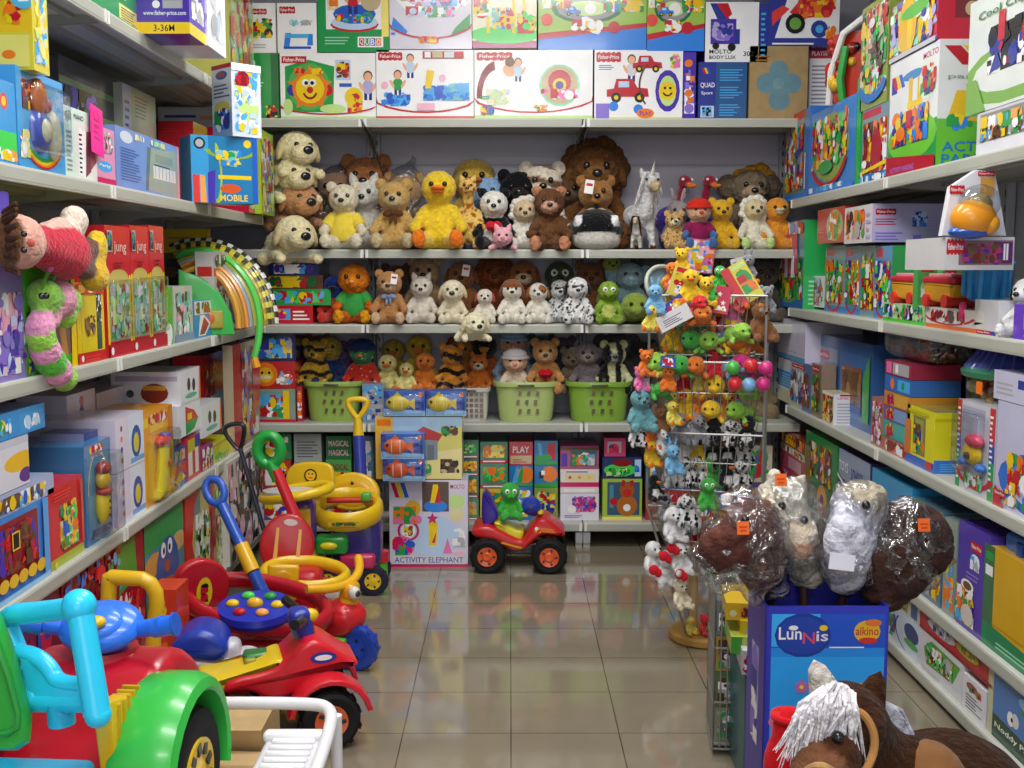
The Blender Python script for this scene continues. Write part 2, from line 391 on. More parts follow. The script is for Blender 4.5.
# keep tile joints anchored to world coordinates
fl.data.transform(Matrix.Translation(fl.location)); fl.location = (0, 0, 0)
slab('ceiling', ((RX0 + RX1) / 2, (RY0 + RY1) / 2, RH + .03), (RX1 - RX0 + .2, RY1 - RY0 + .2, .06), 'ceil')
slab('wall_back', ((RX0 + RX1) / 2, RY1 + .04, RH / 2), (RX1 - RX0 + .2, .08, RH), 'wall')
slab('wall_left', (RX0 - .04, (RY0 + RY1) / 2, RH / 2), (.08, RY1 - RY0, RH), 'wall')
slab('wall_right', (RX1 + .04, (RY0 + RY1) / 2, RH / 2), (.08, RY1 - RY0, RH), 'wall')
slab('wall_front', ((RX0 + RX1) / 2, RY0 - .04, RH / 2), (RX1 - RX0 + .2, .08, RH), 'wall')
# ------------------------------------------------------------------ shelving bays
def bay(label, x0, w, rz, loc, shelves, top, depth=DEP, legs=False, panel='A9A7B2'):
    t = thing('shelving_bay', label, 'shelving', loc, rz, 'grey steel shelving bays')
    b = MB().box((x0 + w / 2, depth + .008, top / 2 + .05), (w - .004, .012, top - .1), panel)
    for k in range(1, int(top / .3)): b.box((x0 + w / 2, depth + .0015, k * .3), (w - .01, .003, .006), '9C99AC')
    b.build('back_panel', 'steel', t)
    for x in (x0 + .018, x0 + w - .018):
        u = MB().rbox((x, depth - .015, top / 2), (.032, .03, top), 'A9A9AE', .004, seg=1)
        for k in range(int(top / .05)): u.box((x, depth - .0305, .05 + k * .05), (.006, .001, .022), '2A2A30')
        u.build('upright', 'steel', t)
        if legs:
            f = MB().box((x, depth / 2, .05), (.032, depth, .05), 'A6A6A8').box((x, .03, .03), (.03, .03, .06), 'C4C4C2').box((x, .0145, .045), (.012, .001, .02), 'k')
            f.build('foot', 'steel', t)
    for z in shelves:
        s = MB().rbox((x0 + w / 2, depth / 2 - .01, z - .008), (w - .004, depth - .03, .016), 'B9BAB4', .003, seg=1)
        s.box((x0 + w / 2, depth * .5, z - .024), (w - .03, .07, .018), '94958F').box((x0 + w / 2, depth * .2, z - .021), (w - .03, .02, .012), '94958F').box((x0 + w / 2, depth * .85, z - .021), (w - .03, .02, .012), '94958F')
        so = s.build('shelf', 'steel', t)
        r_ = MB().rbox((x0 + w / 2, .0, z - .019), (w - .003, .014, .040), 'C3C5BC', .004, seg=2).box((x0 + w / 2, -.0075, z - .019), (w - .01, .001, .026), 'B2B5AA')
        for x in (x0 + .012, x0 + w - .012): r_.box((x, -.009, z - .019), (.012, .004, .036), 'ECECE8')
        r_.build('price_rail', 'steel', so)
        for x in (x0 + .012, x0 + w - .012):
            MB().prism([(.02, z - .016), (depth - .03, z - .016), (depth - .03, z - .10), (depth * .6, z - .05), (.02, z - .034)], -.002, .002, 'A0A19C', rot=Euler((0, 0, PI / 2)), c=(x, 0, 0)).build('bracket', 'steel', t)
    return t
for i, (y0, nm) in enumerate(((1.15, 'grey steel shelving bay nearest the camera on the left wall'), (2.15, 'grey steel shelving bay behind the toy caterpillar, left wall'), (3.15, 'grey steel shelving bay in the middle of the left wall'), (4.15, 'grey steel shelving bay at the far end of the left wall'))):
    bay(nm, 0, .9 if y0 > 4 else 1.0, PI / 2, (XL, y0, 0), LZ[:1 if i == 9 else 5], 2.3)
for y1, w, nm in ((5.06, 1.27, 'grey steel shelving bay at the far end of the right wall'), (3.79, 1.3, 'grey steel shelving bay in the middle of the right wall'), (2.49, 1.3, 'grey steel shelving bay nearest the camera on the right wall')):
    bay(nm, 0, w, -PI / 2, (XR, y1, 0), RZ + [.06], 2.3)
for x0, w, nm in ((-1.6, .94, 'grey steel shelving bay in the back left corner'), (-.66, 1.0, 'grey steel shelving bay in the middle of the back wall'), (.34, 1.0, 'grey steel shelving bay at the right of the back wall')):
    bay(nm, 0, w, 0, (x0, YB, 0), BZ, 2.3, legs=True, panel='AEABB8')
# ------------------------------------------------------------------ ceiling lights
MT['tube'] = bpy.data.materials.new('fluorescent_tube'); MT['tube'].use_nodes = True
_b = MT['tube'].node_tree.nodes['Principled BSDF']; _b.inputs['Emission Color'].default_value = (1, 1, 1, 1); _b.inputs['Emission Strength'].default_value = 6
LIGHT = 27
for i, y in enumerate((-1.0, .8, 2.3, 3.7)):
    t = thing('ceiling_light', 'white twin tube ceiling light number %s from the front wall' % ('one', 'two', 'three', 'four')[i], 'light', (.05, y, RH), 0, 'fluorescent ceiling lights')
    MB().rbox((0, 0, -.03), (1.3, .22, .05), 'W', .008).build('housing', 'steel', t)
    for dy in (-.06, .06): MB().cyl((-.6, dy, -.075), (.6, dy, -.075), .015, 'W').build('lamp_tube', 'tube', t)
    l = bpy.data.lights.new('ceiling_lamp', 'AREA'); l.shape = 'RECTANGLE'; l.size = 1.25; l.size_y = .2; l.energy = LIGHT; l.color = (1, .985, .95)
    lo = bpy.data.objects.new('ceiling_lamp', l); COL.objects.link(lo); lo.location = (.05, y, RH - .11)
# added fill light behind the camera, with no known source there
l = bpy.data.lights.new('added_fill_light', 'AREA'); l.shape = 'RECTANGLE'; l.size = 2.4; l.size_y = 1.9; l.energy = 26; l.color = (.93, .97, 1)
lo = bpy.data.objects.new('added_fill_light', l); COL.objects.link(lo); lo.location = (.05, RY0 + .1, 1.45); lo.rotation_euler = (PI / 2, 0, 0)
w = bpy.data.worlds.new('world'); S.world = w; w.use_nodes = True
w.node_tree.nodes['Background'].inputs[0].default_value = (.8, .85, 1, 1); w.node_tree.nodes['Background'].inputs[1].default_value = .3
S.view_settings.view_transform = 'Standard'; S.view_settings.look = 'None'; S.view_settings.exposure = 0.14; S.view_settings.gamma = 1; S.view_settings.use_curve_mapping = False
S.cycles.max_bounces = 8; S.cycles.transparent_max_bounces = 24; S.cycles.use_denoising = True
# made-up window on the unseen front wall, added to account for the fill light
wf = MB()
for (x, z, sx, sz) in ((.05, 2.5, 2.6, .08), (.05, .04, 2.6, .08), (-1.21, 1.27, .08, 2.4), (1.31, 1.27, .08, 2.4), (.05, 1.27, .06, 2.4)): wf.box((x, RY0 + .02, z), (sx, .06, sz), 'C8C8CC')
o = wf.build('added_window_1', 'steel'); o['kind'] = 'structure'
pn = MB().box((.05, RY0 + .008, 1.27), (2.5, .01, 2.4), 'D8E4F0').build('added_pane', 'bead', o)
# ================================================================== PLUSH TOYS
_tmp = []
def blob_mesh(parts, voxel=.03, it=5, pat=None, h=1., jit=0):
    """one continuous skin grown round ellipsoids (centre, radii, colour, rotation)"""
    mb = MB()
    for q in parts: mb.ell(q[0], q[1], 'W', q[3] if len(q) > 3 else None, 14, 9)
    me = bpy.data.meshes.new('skin'); me.from_pydata([tuple(v) for v in mb.v], [], mb.f)
    o = bpy.data.objects.new('skin', me); COL.objects.link(o)
    m = o.modifiers.new('r', 'REMESH'); m.mode = 'VOXEL'; m.voxel_size = voxel; m.use_smooth_shade = True
    m = o.modifiers.new('s', 'SMOOTH'); m.factor = .5; m.iterations = it
    dg = bpy.context.evaluated_depsgraph_get(); dg.update()
    out = bpy.data.meshes.new_from_object(o.evaluated_get(dg))
    bpy.data.objects.remove(o); bpy.data.meshes.remove(me)
    inv = []
    for q in parts:
        r = q[1] if hasattr(q[1], '__len__') else (q[1],) * 3
        inv.append((Vector(q[0]), q[3].to_matrix().inverted() if len(q) > 3 and q[3] else None, r, min(r), cc(q[2]), q[4] if len(q) > 4 else 0))
    a = out.color_attributes.new('Col', 'FLOAT_COLOR', 'POINT'); buf = []
    for v in out.vertices:
        best = 9; bc = None
        for c, im, r, mn, col, bias in inv:
            d = v.co - c
            if im: d = im @ d
            k = (math.sqrt((d.x / r[0]) ** 2 + (d.y / r[1]) ** 2 + (d.z / r[2]) ** 2) - 1) * mn - bias
            if k < best: best = k; bc = col
        if pat: bc = pat(v.co, bc)
        buf += list(bc)
    a.data.foreach_set('color', buf)
    if h != 1: out.transform(Matrix.Scale(h, 4))
    if jit:
        nn = [v.normal.copy() for v in out.vertices]
        for v, n_ in zip(out.vertices, nn):
            q = v.co * 37; v.co += n_ * jit * (hsh(round(q.x), round(q.y), round(q.z)) - .4)
    out.shade_smooth()
    return out
def limb(a, b, ra, rb, col, n=4):
    a, b = Vector(a), Vector(b)
    return [(tuple(a.lerp(b, i / (n - 1))), ra + (rb - ra) * i / (n - 1), col) for i in range(n)]
def hsh(i, j, k): return (math.sin(i * 127.1 + j * 311.7 + k * 74.7) * 43758.5453) % 1
def pat_spots(col, freq=9, size=.34, only=None):
    c1 = cc(col)
    def f(p, c):
        q = p * freq; b = Vector((math.floor(q.x), math.floor(q.y), math.floor(q.z)))
        for dx in (-1, 0, 1):
            for dy in (-1, 0, 1):
                for dz in (-1, 0, 1):
                    i = b + Vector((dx, dy, dz)); s = Vector((hsh(i.x, i.y, i.z), hsh(i.y, i.z, i.x + 5), hsh(i.z, i.x, i.y + 9)))
                    if (i + s - q).length < size: return c1
        return c
    return f
def pat_stripe(col, freq=16, duty=.4, ax='z'):
    c1 = cc(col)
    def f(p, c): return c1 if (math.sin((p.z if ax == 'z' else p.x) * freq * 2 + math.sin(p.x * 14) * .9 + p.y * 5) > 1 - 2 * duty) else c
    return f
def plush(name, label, cat, loc, h, rz=0, body='a', belly=None, head=None, muz=None, nose='K', ear='round', earc=None, eari=None, limbc=None, foot=None, pat=None,
          pose='sit', hr=1., ms=1., shirt=None, bow=None, group=None, m='plush', eyes='K', cap=None, tail=None, beak=None, mane=None, tilt=0, arms=True, heart=None, fat=1., ears=1., topk=None, patch=None):
    head = head or body; belly = belly or body; limbc = limbc or body; foot = foot or limbc; muz = muz or head; earc = earc or head; eari = eari or earc
    t = thing(name, label, cat, loc, rz, group)
    if tilt: t.rotation_euler = (0, tilt, rz)
    P = []
    if pose == 'sit':
        hc = Vector((0, -.04, .70)); q = .215 * hr
        P += [((0, .03, .25), (.2 * fat, .17, .25), body), ((0, -.03, .24), (.155 * fat, .15, .19), belly, None, .012), ((0, .02, .42), (.15, .13, .15), body)]
        if arms:
            for s in (-1, 1): P += limb((s * .15, 0, .43), (s * .27, -.16, .25), .085, .07, limbc)
        for s in (-1, 1): P += limb((s * .12, -.06, .10), (s * .2, -.34, .10), .105, .085, limbc) + [((s * .21, -.38, .12), (.085, .065, .11), foot)]
    elif pose == 'flop':
        hc = Vector((0, -.22, .46)); q = .3 * hr
        P += [((0, .18, .28), (.3 * fat, .34, .27), body)]
        for s in (-1, 1): P += limb((s * .24, 0, .14), (s * .3, -.38, .09), .11, .085, limbc)
        for s in (-1, 1): P += limb((s * .26, .3, .12), (s * .36, .14, .09), .13, .1, limbc)
    elif pose == 'lie':
        hc = Vector((0, -.4, .42)); q = .3 * hr
        P += [((0, .1, .3), (.32 * fat, .42, .28), body)]
        for s in (-1, 1): P += limb((s * .25, -.2, .14), (s * .38, -.46, .08), .1, .08, limbc) + limb((s * .25, .35, .12), (s * .45, .3, .08), .1, .08, limbc)
    elif pose == 'stand':
        hc = Vector((0, -.12, .84)); q = .14 * hr
        P += [((0, 0, .33), (.17 * fat, .15, .27), body), ((0, -.03, .32), (.13 * fat, .14, .22), belly, None, .012)] + limb((0, -.02, .5), (0, -.08, .78), .1, .075, body)
        for s in (-1, 1): P += limb((s * .1, -.08, .2), (s * .12, -.16, .05), .075, .06, limbc) + [((s * .12, -.2, .04), (.065, .09, .045), foot)]
        if arms:
            for s in (-1, 1): P += limb((s * .13, -.02, .5), (s * .2, -.12, .3), .06, .05, limbc)
    P.append((tuple(hc), (q * 1.04, q * .95, q * .98), head))
    fr = Vector((0, -1, 0)); up = Vector((0, 0, 1))
    if beak is None:
        P.append((tuple(hc + Vector((0, -q * .78, -q * .3))), (q * .5 * ms, q * .5 * ms, q * .38 * ms), muz, None, .015))
    if cap and pose == 'sit': pass
    if patch: P.append((tuple(hc + Vector((q * .42, -q * .66, q * .3))), (q * .38, q * .34, q * .4), patch, None, .02))
    if topk: P.append((tuple(hc + Vector((0, 0, q * .35))), (q * .98, q * .9, q * .72), topk, None, .01))
    me = blob_mesh(P, .034 if h < .2 else .026, 4, pat, 1, .028 if m == 'fur' else .011); me.materials.append(MT[m]); me.transform(Matrix.Scale(h, 4))
    o = bpy.data.objects.new('body', me); COL.objects.link(o); o.parent = t
    H = Matrix.Scale(h, 4)
    def mk(): b = MB(); b.M = H; return b
    ew = q * .15
    for s in (-1, 1):
        e = hc + Vector((s * q * .38, -q * .86, q * .16)); b = mk()
        if pose == 'sit' and eyes == 'w': b.ell(e, (ew * 1.7, ew, ew * 1.9), 'w', None, 10, 7).ell(e + Vector((0, -ew * .9, 0)), ew * .7, 'K', None, 8, 6)
        else: b.ell(e, ew, eyes if eyes != 'w' else 'K', None, 10, 7)
        b.build('eye', 'bead', t)
    if beak:
        mk().ell(hc + Vector((0, -q * 1.1, -q * .08)), (q * .42, q * .4, q * .16), beak).ell(hc + Vector((0, -q * 1.02, -q * .28)), (q * .34, q * .3, q * .13), beak).build('beak', 'plush', t)
    elif nose:
        mk().ell(hc + Vector((0, -q * (.82 + .46 * ms), -q * .16)), (q * .2 * ms, q * .13, q * .15 * ms), nose, None, 12, 8).build('nose', 'bead', t)
    if ear and ear != 'none':
        for s in (-1, 1):
            b = mk(); k = ears
            if ear == 'round': c = hc + Vector((s * q * .8, 0, q * .78)); b.ell(c, (q * .36 * k, q * .16, q * .38 * k), earc).ell(c + Vector((0, -q * .1, 0)), (q * .22 * k, q * .1, q * .24 * k), eari)
            elif ear == 'flop': c = hc + Vector((s * q * 1.0, -q * .1, -q * .05)); b.ell(c, (q * .2, q * .34 * k, q * .62 * k), earc, Euler((0, s * -.3, 0)))
            elif ear == 'point': c = hc + Vector((s * q * .62, 0, q * .9)); b.lathe([(q * .34, -q * .2), (q * .24, q * .15), (q * .06, q * .42), (0, q * .46)], earc, 10, c, Euler((0, s * .35, 0)))
            elif ear == 'long': c = hc + Vector((s * q * .45, 0, q * 1.35)); b.ell(c, (q * .2, q * .1, q * .7), earc, Euler((0, s * .2, 0))).ell(c + Vector((0, -q * .07, 0)), (q * .11, q * .07, q * .55), eari, Euler((0, s * .2, 0)))
            elif ear == 'big': c = hc + Vector((s * q * 1.15, q * .1, q * .15)); b.ell(c, (q * .6 * k, q * .12, q * .62 * k), earc, Euler((0, 0, s * .3))).ell(c + Vector((0, -q * .06, 0)), (q * .4 * k, q * .1, q * .42 * k), eari, Euler((0, 0, s * .3)))
            b.build('ear', m, t)
    if mane:
        b = mk(); rg = random.Random(7)
        for i in range(26):
            a = i * 2.4; r = q * (.95 + .25 * rg.random()); c = hc + Vector((math.cos(a) * r, q * .25 + q * .3 * rg.random(), math.sin(a) * r)); b.ell(c, q * .34, mane, None, 8, 6)
        b.build('mane', 'fur', t)
    if shirt:
        b = mk(); zs = [(.19 * fat, .12), (.225 * fat, .18), (.228 * fat, .27), (.2 * fat, .37), (.17, .46), (.12, .51)]
        b.M = H @ Matrix.Translation((0, .01, 0)) @ Matrix.Diagonal((1, .96, 1, 1)); b.lathe(zs, shirt, 20); b.M = H
        for s in (-1, 1): b.tube([(s * .13, 0, .44), (s * .19, -.05, .37), (s * .235, -.105, .305)], [.1, .1, .092], shirt, 12)
        b.build('shirt', 'cloth', t)
    if bow:
        c = hc + Vector((0, -q * .7, -q * 1.02)) if pose == 'sit' else hc + Vector((0, -q * .5, -q))
        b = mk()
        for s in (-1, 1): b.ell(c + Vector((s * .07, 0, 0)), (.07, .03, .045), bow, Euler((0, s * .3, 0)), 10, 6).ell(c + Vector((s * .03, -.01, -.08)), (.022, .012, .07), bow, Euler((0, s * -.2, 0)), 8, 6)
        b.ell(c + Vector((0, -.02, 0)), .03, bow, None, 8, 6).build('ribbon', 'cloth', t)
    if heart:
        b = mk(); 
        for s in (-1, 1): b.ell((s * .05, -.24, .36), (.075, .04, .075), heart, None, 12, 8)
        b.lathe([(0, -.11), (.1, 0), (.0, .04)], heart, 14, (0, -.24, .34)); b.build('heart_cushion', 'cloth', t)
    if cap:
        b = mk(); b.ell(hc + Vector((0, q * .05, q * .5)), (q * 1.02, q * 1.0, q * .62), cap, None, 16, 10); b.tube(arc((hc.x, hc.y, hc.z + q * .32), q * 1.04, 0, 360, 20, 'xy')[:-1], q * .14, cap, 8, True); b.build('hat', 'cloth', t)
    if tail: b = mk(); b.tube([(0, .15, .1), (.12, .3, .12), (.25, .3, .25)], [.05, .05, .04], tail); b.build('tail', m, t)
    return t
def tagcard(parent, loc, w=.03, h=.045, col='w', rz=0, ry=.15):
    o = MB().box((0, 0, -h / 2), (w, .0015, h), col).box((0, -.001, -h * .35), (w * .7, .0005, h * .2), 'R').build('swing_tag', 'card', parent); o.location = loc; o.rotation_euler = (0, ry, rz); return o
def BP(px, pyb, Y=5.25, z=None):
    """point on the back shelves: pixel column, optional shelf height"""
    p = atY(px, pyb, Y); return (p.x, p.y, p.z if z is None else z)
K_ = 1 / F
def ph(n, Y): return n * Y / F        # pixels to metres at depth Y
b1, b2, b3, b4, b5 = BZ
def bp(px0, px1, y0, y1, Y, z, name, label, cat='plush toy', **kw):
    """stand a plush on the back shelf so it fills about this much of the view"""
    pr = kw.pop('rz', 0); h = ph(y1 - y0, Y) * kw.pop('k', 1.05) * (1.07 if z == b3 else 1.03); tg = kw.pop('swing', None)
    p = plush(name, label, cat, BP((px0 + px1) / 2, y1, Y, z), h, pr + kw.pop('turn', 0), **kw)
    if tg: tagcard(p, (tg * .09 * h, -.34 * h, .86 * h), .11 * h, .17 * h)
    return p
# ---- top plush row, from left
Yf = 5.2
for i, (x0, x1, zz, c, e, nm) in enumerate(((268, 316, 1.315, 'y', 'i', 'cream plush dog at the bottom of the leaning stack, muzzle over the shelf edge'), (270, 318, 1.47, 'U', 'c', 'tan plush dog second in the leaning stack of dogs'),
        (268, 310, 1.585, 'i', 'i', 'cream plush dog third in the stack, squeezed above the tan dog'), (272, 312, 1.70, 'i', 'e', 'cream plush dog on top of the stack of dogs'))):
    p = atY((x0 + x1) / 2, 200, Yf); plush('plush_dog', nm, 'plush toy', (p.x, Yf + (.0 if i else -.1), zz), .30, .6, body='EFE3B4' if c != 'U' else 'C89060', ear='flop', earc=cc('C8A060') if 0 else ('D8C490' if c != 'U' else 'B07840'), pose='flop', hr=.95, ms=1.45, belly=None)
bp(303, 330, 165, 225, 5.4, b2, 'plush_dog', 'black plush dog wedged behind the leaning stack of dogs', body='K', ear='flop', muz='k', k=1.2)
bp(312, 378, 190, 256, 5.14, b2, 'plush_bear', 'cream plush bear in a short yellow T-shirt', body='E4DAC0', shirt='EBD24A', hr=.95)
bp(345, 385, 180, 240, 5.3, b2, 'plush_bear', 'white plush bear peeping over the bear in the yellow shirt', body='DDDAD0', k=1.25, ear='point')
bp(350, 385, 156, 240, 5.4, b2, 'plush_bear', 'rusty brown curly plush bear at the back below the black wire', body='96603C', k=1.15, m='fur')
bp(322, 352, 165, 240, 5.38, b2, 'plush_bear', 'dull brown plush bear in a bag behind the cream bear', body='8A6A54', k=1.1)
bp(366, 424, 186, 254, 5.16, b2, 'plush_bear', 'golden tan plush bear with a brown ribbon, slumped beside the duck', body='C8A25E', bow='D', foot='e', muz='e')
bp(386, 424, 168, 240, 5.36, b2, 'plush_bear', 'dusty beige plush bear behind the golden bear', body='B08C60', k=1.1)
bp(417, 462, 170, 250, 5.14, b2, 'plush_duck', 'yellow plush duck sitting with orange beak and orange feet', body='F0CC30', beak='O', foot='O', ear='none', hr=.92, fat=1.05)
bp(457, 492, 146, 240, 5.42, b2, 'plush_duck', 'olive yellow plush duck at the back above the giraffe', body='C0A040', beak='C06A30', ear='none', k=1.02)
bp(473, 500, 170, 240, 5.36, b2, 'plush_bear', 'pale blue plush bear half hidden behind the panda', body='8CB0D8', k=1.1)
bp(455, 482, 182, 249, 5.16, b2, 'plush_giraffe', 'small spotted plush giraffe beside the yellow duck', body='E8C468', pat=pat_spots('A85C20', 15, .42), ear='point', pose='stand', hr=.9)
bp(478, 510, 184, 243, 5.15, b2, 'plush_panda', 'black and white plush panda with a red heart', body='K', head='E8E4DC', belly='DDD8D0', ear='round', earc='K', patch=None, heart='C82030', eyes='K', fat=1.05)
bp(480, 526, 228, 254, 5.09, b2 - .005, 'plush_pig', 'small pink plush pig lying in front of the panda', body='F0B0BC', nose='E08898', ear='point', pose='lie', k=1.2, ms=1.1)
bp(502, 535, 168, 248, 5.32, b2, 'plush_gorilla', 'black plush gorilla sitting at the back', body='17171A', muz='2C2826', ear='round', k=1.02, m='fur')
bp(510, 540, 200, 250, 5.18, b2, 'plush_sheep', 'white woolly plush lamb with a beige face', body='E8E2D6', head='D8C09A', mane='EDE8DC', ear='none')
bp(528, 556, 160, 245, 5.34, b2, 'plush_tiger', 'white plush tiger with grey stripes behind the monkey', body='E0D4C0', pat=pat_stripe('7A5A3A', 15, .26), ear='round')
bp(526, 572, 193, 256, 5.12, b2 - .01, 'plush_monkey', 'chestnut plush monkey with a pink face, feet over the shelf edge', body='6E4A30', head='6E4A30', muz='D8A890', foot='C88A68', ear='round', earc='B8805C', topk=None, m='fur')
bp(552, 580, 172, 248, 5.4, b2, 'plush_bear', 'dark brown plush bear behind the white tiger', body='5C4028', k=1.05)
bp(566, 622, 150, 249, 5.38, b2, 'plush_dog', 'brown curly plush dog towering at the back above the whale', body='6A4424', mane='64401F', ear='flop', m='fur', muz='7C5630', hr=1.05, k=1.08)
bp(566, 624, 176, 248, 5.27, b2, 'plush_bear', 'caramel plush bear with a checked ribbon behind the whale', body='A8743C', swing=-1., bow='B8A890', k=1.05)
# killer whale
t = thing('plush_whale', 'black and white plush killer whale facing out from the shelf', 'plush toy', BP(596, 250, 5.16, b2), -.05)
w_ = ph(52, 5.16)
me = blob_mesh([((0, 0, .4), (.52, .5, .38), 'K'), ((0, -.14, .17), (.47, .42, .2), 'C8C4BC', None, .03), ((-.36, -.30, .56), (.07, .09, .1), 'w', None, .04), ((.36, -.30, .56), (.07, .09, .1), 'w', None, .04), ((0, .5, .4), (.2, .35, .2), 'K'), ((-.55, .1, .3), (.2, .14, .06), 'K', Euler((0, -.4, 0))), ((.55, .1, .3), (.2, .14, .06), 'K', Euler((0, .4, 0)))], .04, 4)
me.transform(Matrix.Scale(w_, 4)); me.materials.append(MT['plush']); o = bpy.data.objects.new('body', me); COL.objects.link(o); o.parent = t
b = MB(); b.M = Matrix.Scale(w_, 4); b.prism([(-.08, 0), (.1, 0), (.05, .28), (0, .3)], -.03, .03, 'K', Euler((0, 0, PI / 2)), (0, .1, .7), .01); b.build('fin', 'plush', t)
for s in (-1, 1): b = MB(); b.M = Matrix.Scale(w_, 4); b.ell((s * .22, -.44, .44), .035, 'K'); b.build('eye', 'bead', t)
# shaggy white pony
def pony(label, loc, h, rz, col, mane, cat='plush toy', name='plush_pony', horn=None, legs='l'):
    t = thing(name, label, cat, loc, rz); P = [((0, .12, .42), (.16, .3, .17), col)] + limb((0, -.1, .48), (0, -.2, .78), .13, .09, col) + [((0, -.25, .84), (.09, .13, .1), col), ((0, -.4, .78), (.07, .1, .075), 'e')]
    for s in (-1, 1):
        for y in (-.08, .32): P += limb((s * .1, y, .35), (s * .12, y - .02, .05), .07, .055, col) + [((s * .12, y - .03, .03), (.06, .07, .04), 'D')]
    me = blob_mesh(P, .03, 3); me.transform(Matrix.Scale(h, 4)); me.materials.append(MT['fur']); o = bpy.data.objects.new('body', me); COL.objects.link(o); o.parent = t
    b = MB(); b.M = Matrix.Scale(h, 4); rg = random.Random(3)
    for i in range(40):
        k = i / 40; p = Vector((0, -.26 + .2 * k, .95 - .4 * k)); s = 1 if i % 2 else -1
        b.tube([p, p + Vector((s * .09, -.03, .0)), p + Vector((s * (.13 + .05 * rg.random()), -.04 + .05 * rg.random(), -.2))], [.022, .026, .004], mane, 5)
    b.build('mane', 'fur', t); b = MB(); b.M = Matrix.Scale(h, 4)
    for i in range(8): b.tube([(0, .4, .5), (rg.uniform(-.05, .05), .52, .45), (rg.uniform(-.1, .1), .55, .1)], [.025, .03, .005], mane, 5)
    b.build('tail', 'fur', t)
    for s in (-1, 1):
        b = MB(); b.M = Matrix.Scale(h, 4); b.ell((s * .08, -.32, .87), .018, 'K', None, 8, 6).build('eye', 'bead', t)
        b = MB(); b.M = Matrix.Scale(h, 4); b.lathe([(.04, 0), (.03, .07), (0, .12)], col, 8, (s * .06, -.18, .91), Euler((0, s * .3, 0))).build('ear', 'fur', t)
    if horn: b = MB(); b.M = Matrix.Scale(h, 4); b.lathe([(.025, 0), (0, .2)], horn, 8, (0, -.3, .92), Euler((.4, 0, 0))).build('horn', 'cloth', t)
    return t
pony('shaggy white plush unicorn with long mane beside the whale', BP(640, 250, 5.22, b2), ph(78, 5.2), .35, 'DCDCDC', 'E6E6E6', horn='D8D8D0')
pony('little brown and white plush foal at the shelf edge below the unicorn', BP(636, 256, 5.1, b2), ph(34, 5.1), -.2, 'C8C4BC', '4A2E1A')
bp(655, 692, 212, 250, 5.14, b2, 'plush_leopard', 'small spotted plush leopard cub between the unicorn and the red hat', body='D8B070', pat=pat_spots('7A5020', 17, .34), muz='I', ear='round')
bp(662, 692, 190, 245, 5.32, b2, 'plush_rabbit', 'grey plush rabbit behind the leopard cub', body='A89C9C', ear='long', k=.95)
for x, nm, yy in ((673, 'crimson and violet plush flamingo, left one of two', 176), (697, 'crimson and violet plush flamingo, right one of two', 175)):
    h = ph(72, 5.42); t = thing('plush_flamingo', nm, 'plush toy', BP(x, 248, 5.42, b2), .5)
    me = blob_mesh([((0, .05, .42), (.2, .3, .2), 'V'), ((0, .05, .2), (.16, .2, .22), 'V')] + limb((0, -.12, .55), (0, -.2, .88), .075, .06, 'A01838') + [((0, -.24, .93), (.09, .11, .085), 'A01838'), ((0, -.4, .86), (.045, .1, .04), 'O')], .03, 3)
    me.transform(Matrix.Scale(h, 4)); me.materials.append(MT['plush']); o = bpy.data.objects.new('body', me); COL.objects.link(o); o.parent = t
    for s in (-1, 1): b = MB(); b.M = Matrix.Scale(h, 4); b.ell((s * .075, -.3, .95), .022, 'w', None, 8, 6).build('eye', 'bead', t)
bp(684, 712, 200, 250, 5.14, b2, 'plush_doll', 'soft doll with a tall red hat and plum shirt on the shelf edge', 'doll', body='4A70A8', head='E0B08C', muz='E0B08C', nose='R', ear='none', cap='D83020', shirt='8A1C50')
bp(702, 738, 198, 249, 5.2, b2, 'plush_bear', 'bright yellow plush bear sitting right of the red hat doll', body='E8B424', belly='E8B424', hr=.95)
bp(720, 776, 166, 246, 5.4, b2, 'plush_monkey', 'grey brown plush monkey at the back right under the yellow shape', body='7A6C58', muz='B09878', ear='big', earc='6C5E4C', m='fur', k=1.05)
bp(738, 768, 164, 246, 5.48, b2, 'plush_lion', 'yellow plush lion behind the grey monkey', body='C89A28', mane='B8841C', ear='none', k=1.02)
bp(730, 777, 198, 250, 5.18, b2, 'plush_sheep', 'cream plush lamb with a woolly hood near the right end', body='EAE4CC', head='E0D0A0', mane='F0EEE0', ear='none', hr=.9, foot='l')
bp(764, 788, 190, 240, 5.2, b2, 'plush_chick', 'orange plush chick at the right end of the top plush row', body='E8982C', beak='D8D0B0', ear='none', k=1.1)
# ---- second plush row
for i, (x0, x1, y0, y1, c, ar, nm) in enumerate(((262, 312, 304, 323, 'R', 'r .05 .2 .5 .6 C;l .6 .2 .35 .6 3 w;b .08 .25 .4 .5 8 3 YGOM', 'flat red toy box at the bottom left of the middle back shelf'), (265, 330, 288, 304, 'G', 'b .1 .1 .8 .8 14 5 YRgC', 'flat green toy box second from the shelf'),
        (262, 322, 274, 288, 'D', 'b .1 .1 .8 .8 10 9 RYJ', 'flat dark brown toy box third in the flat stack'), (268, 318, 262, 274, 'N', 'b .1 .1 .8 .8 10 9 CwV', 'flat navy toy box on top of the flat stack'))):
    p0, p1 = atY(x0, y1, 5.15), atY(x1, y0, 5.15)
    carton(nm, ((p0.x + p1.x) / 2, 5.32, [1.043, 1.128, 1.203, 1.268][i]), 0, p1.x - p0.x, .3, [.085, .075, .065, .055][i], c, ar)
bp(334, 376, 268, 324, 5.2, b3, 'plush_monster', 'orange plush monster with a green shirt and a red arm', body='E08020', shirt='3CA048', limbc='D86818', ear='none', hr=1.15, ms=.8, nose='o', foot='E8A020', m='fur')
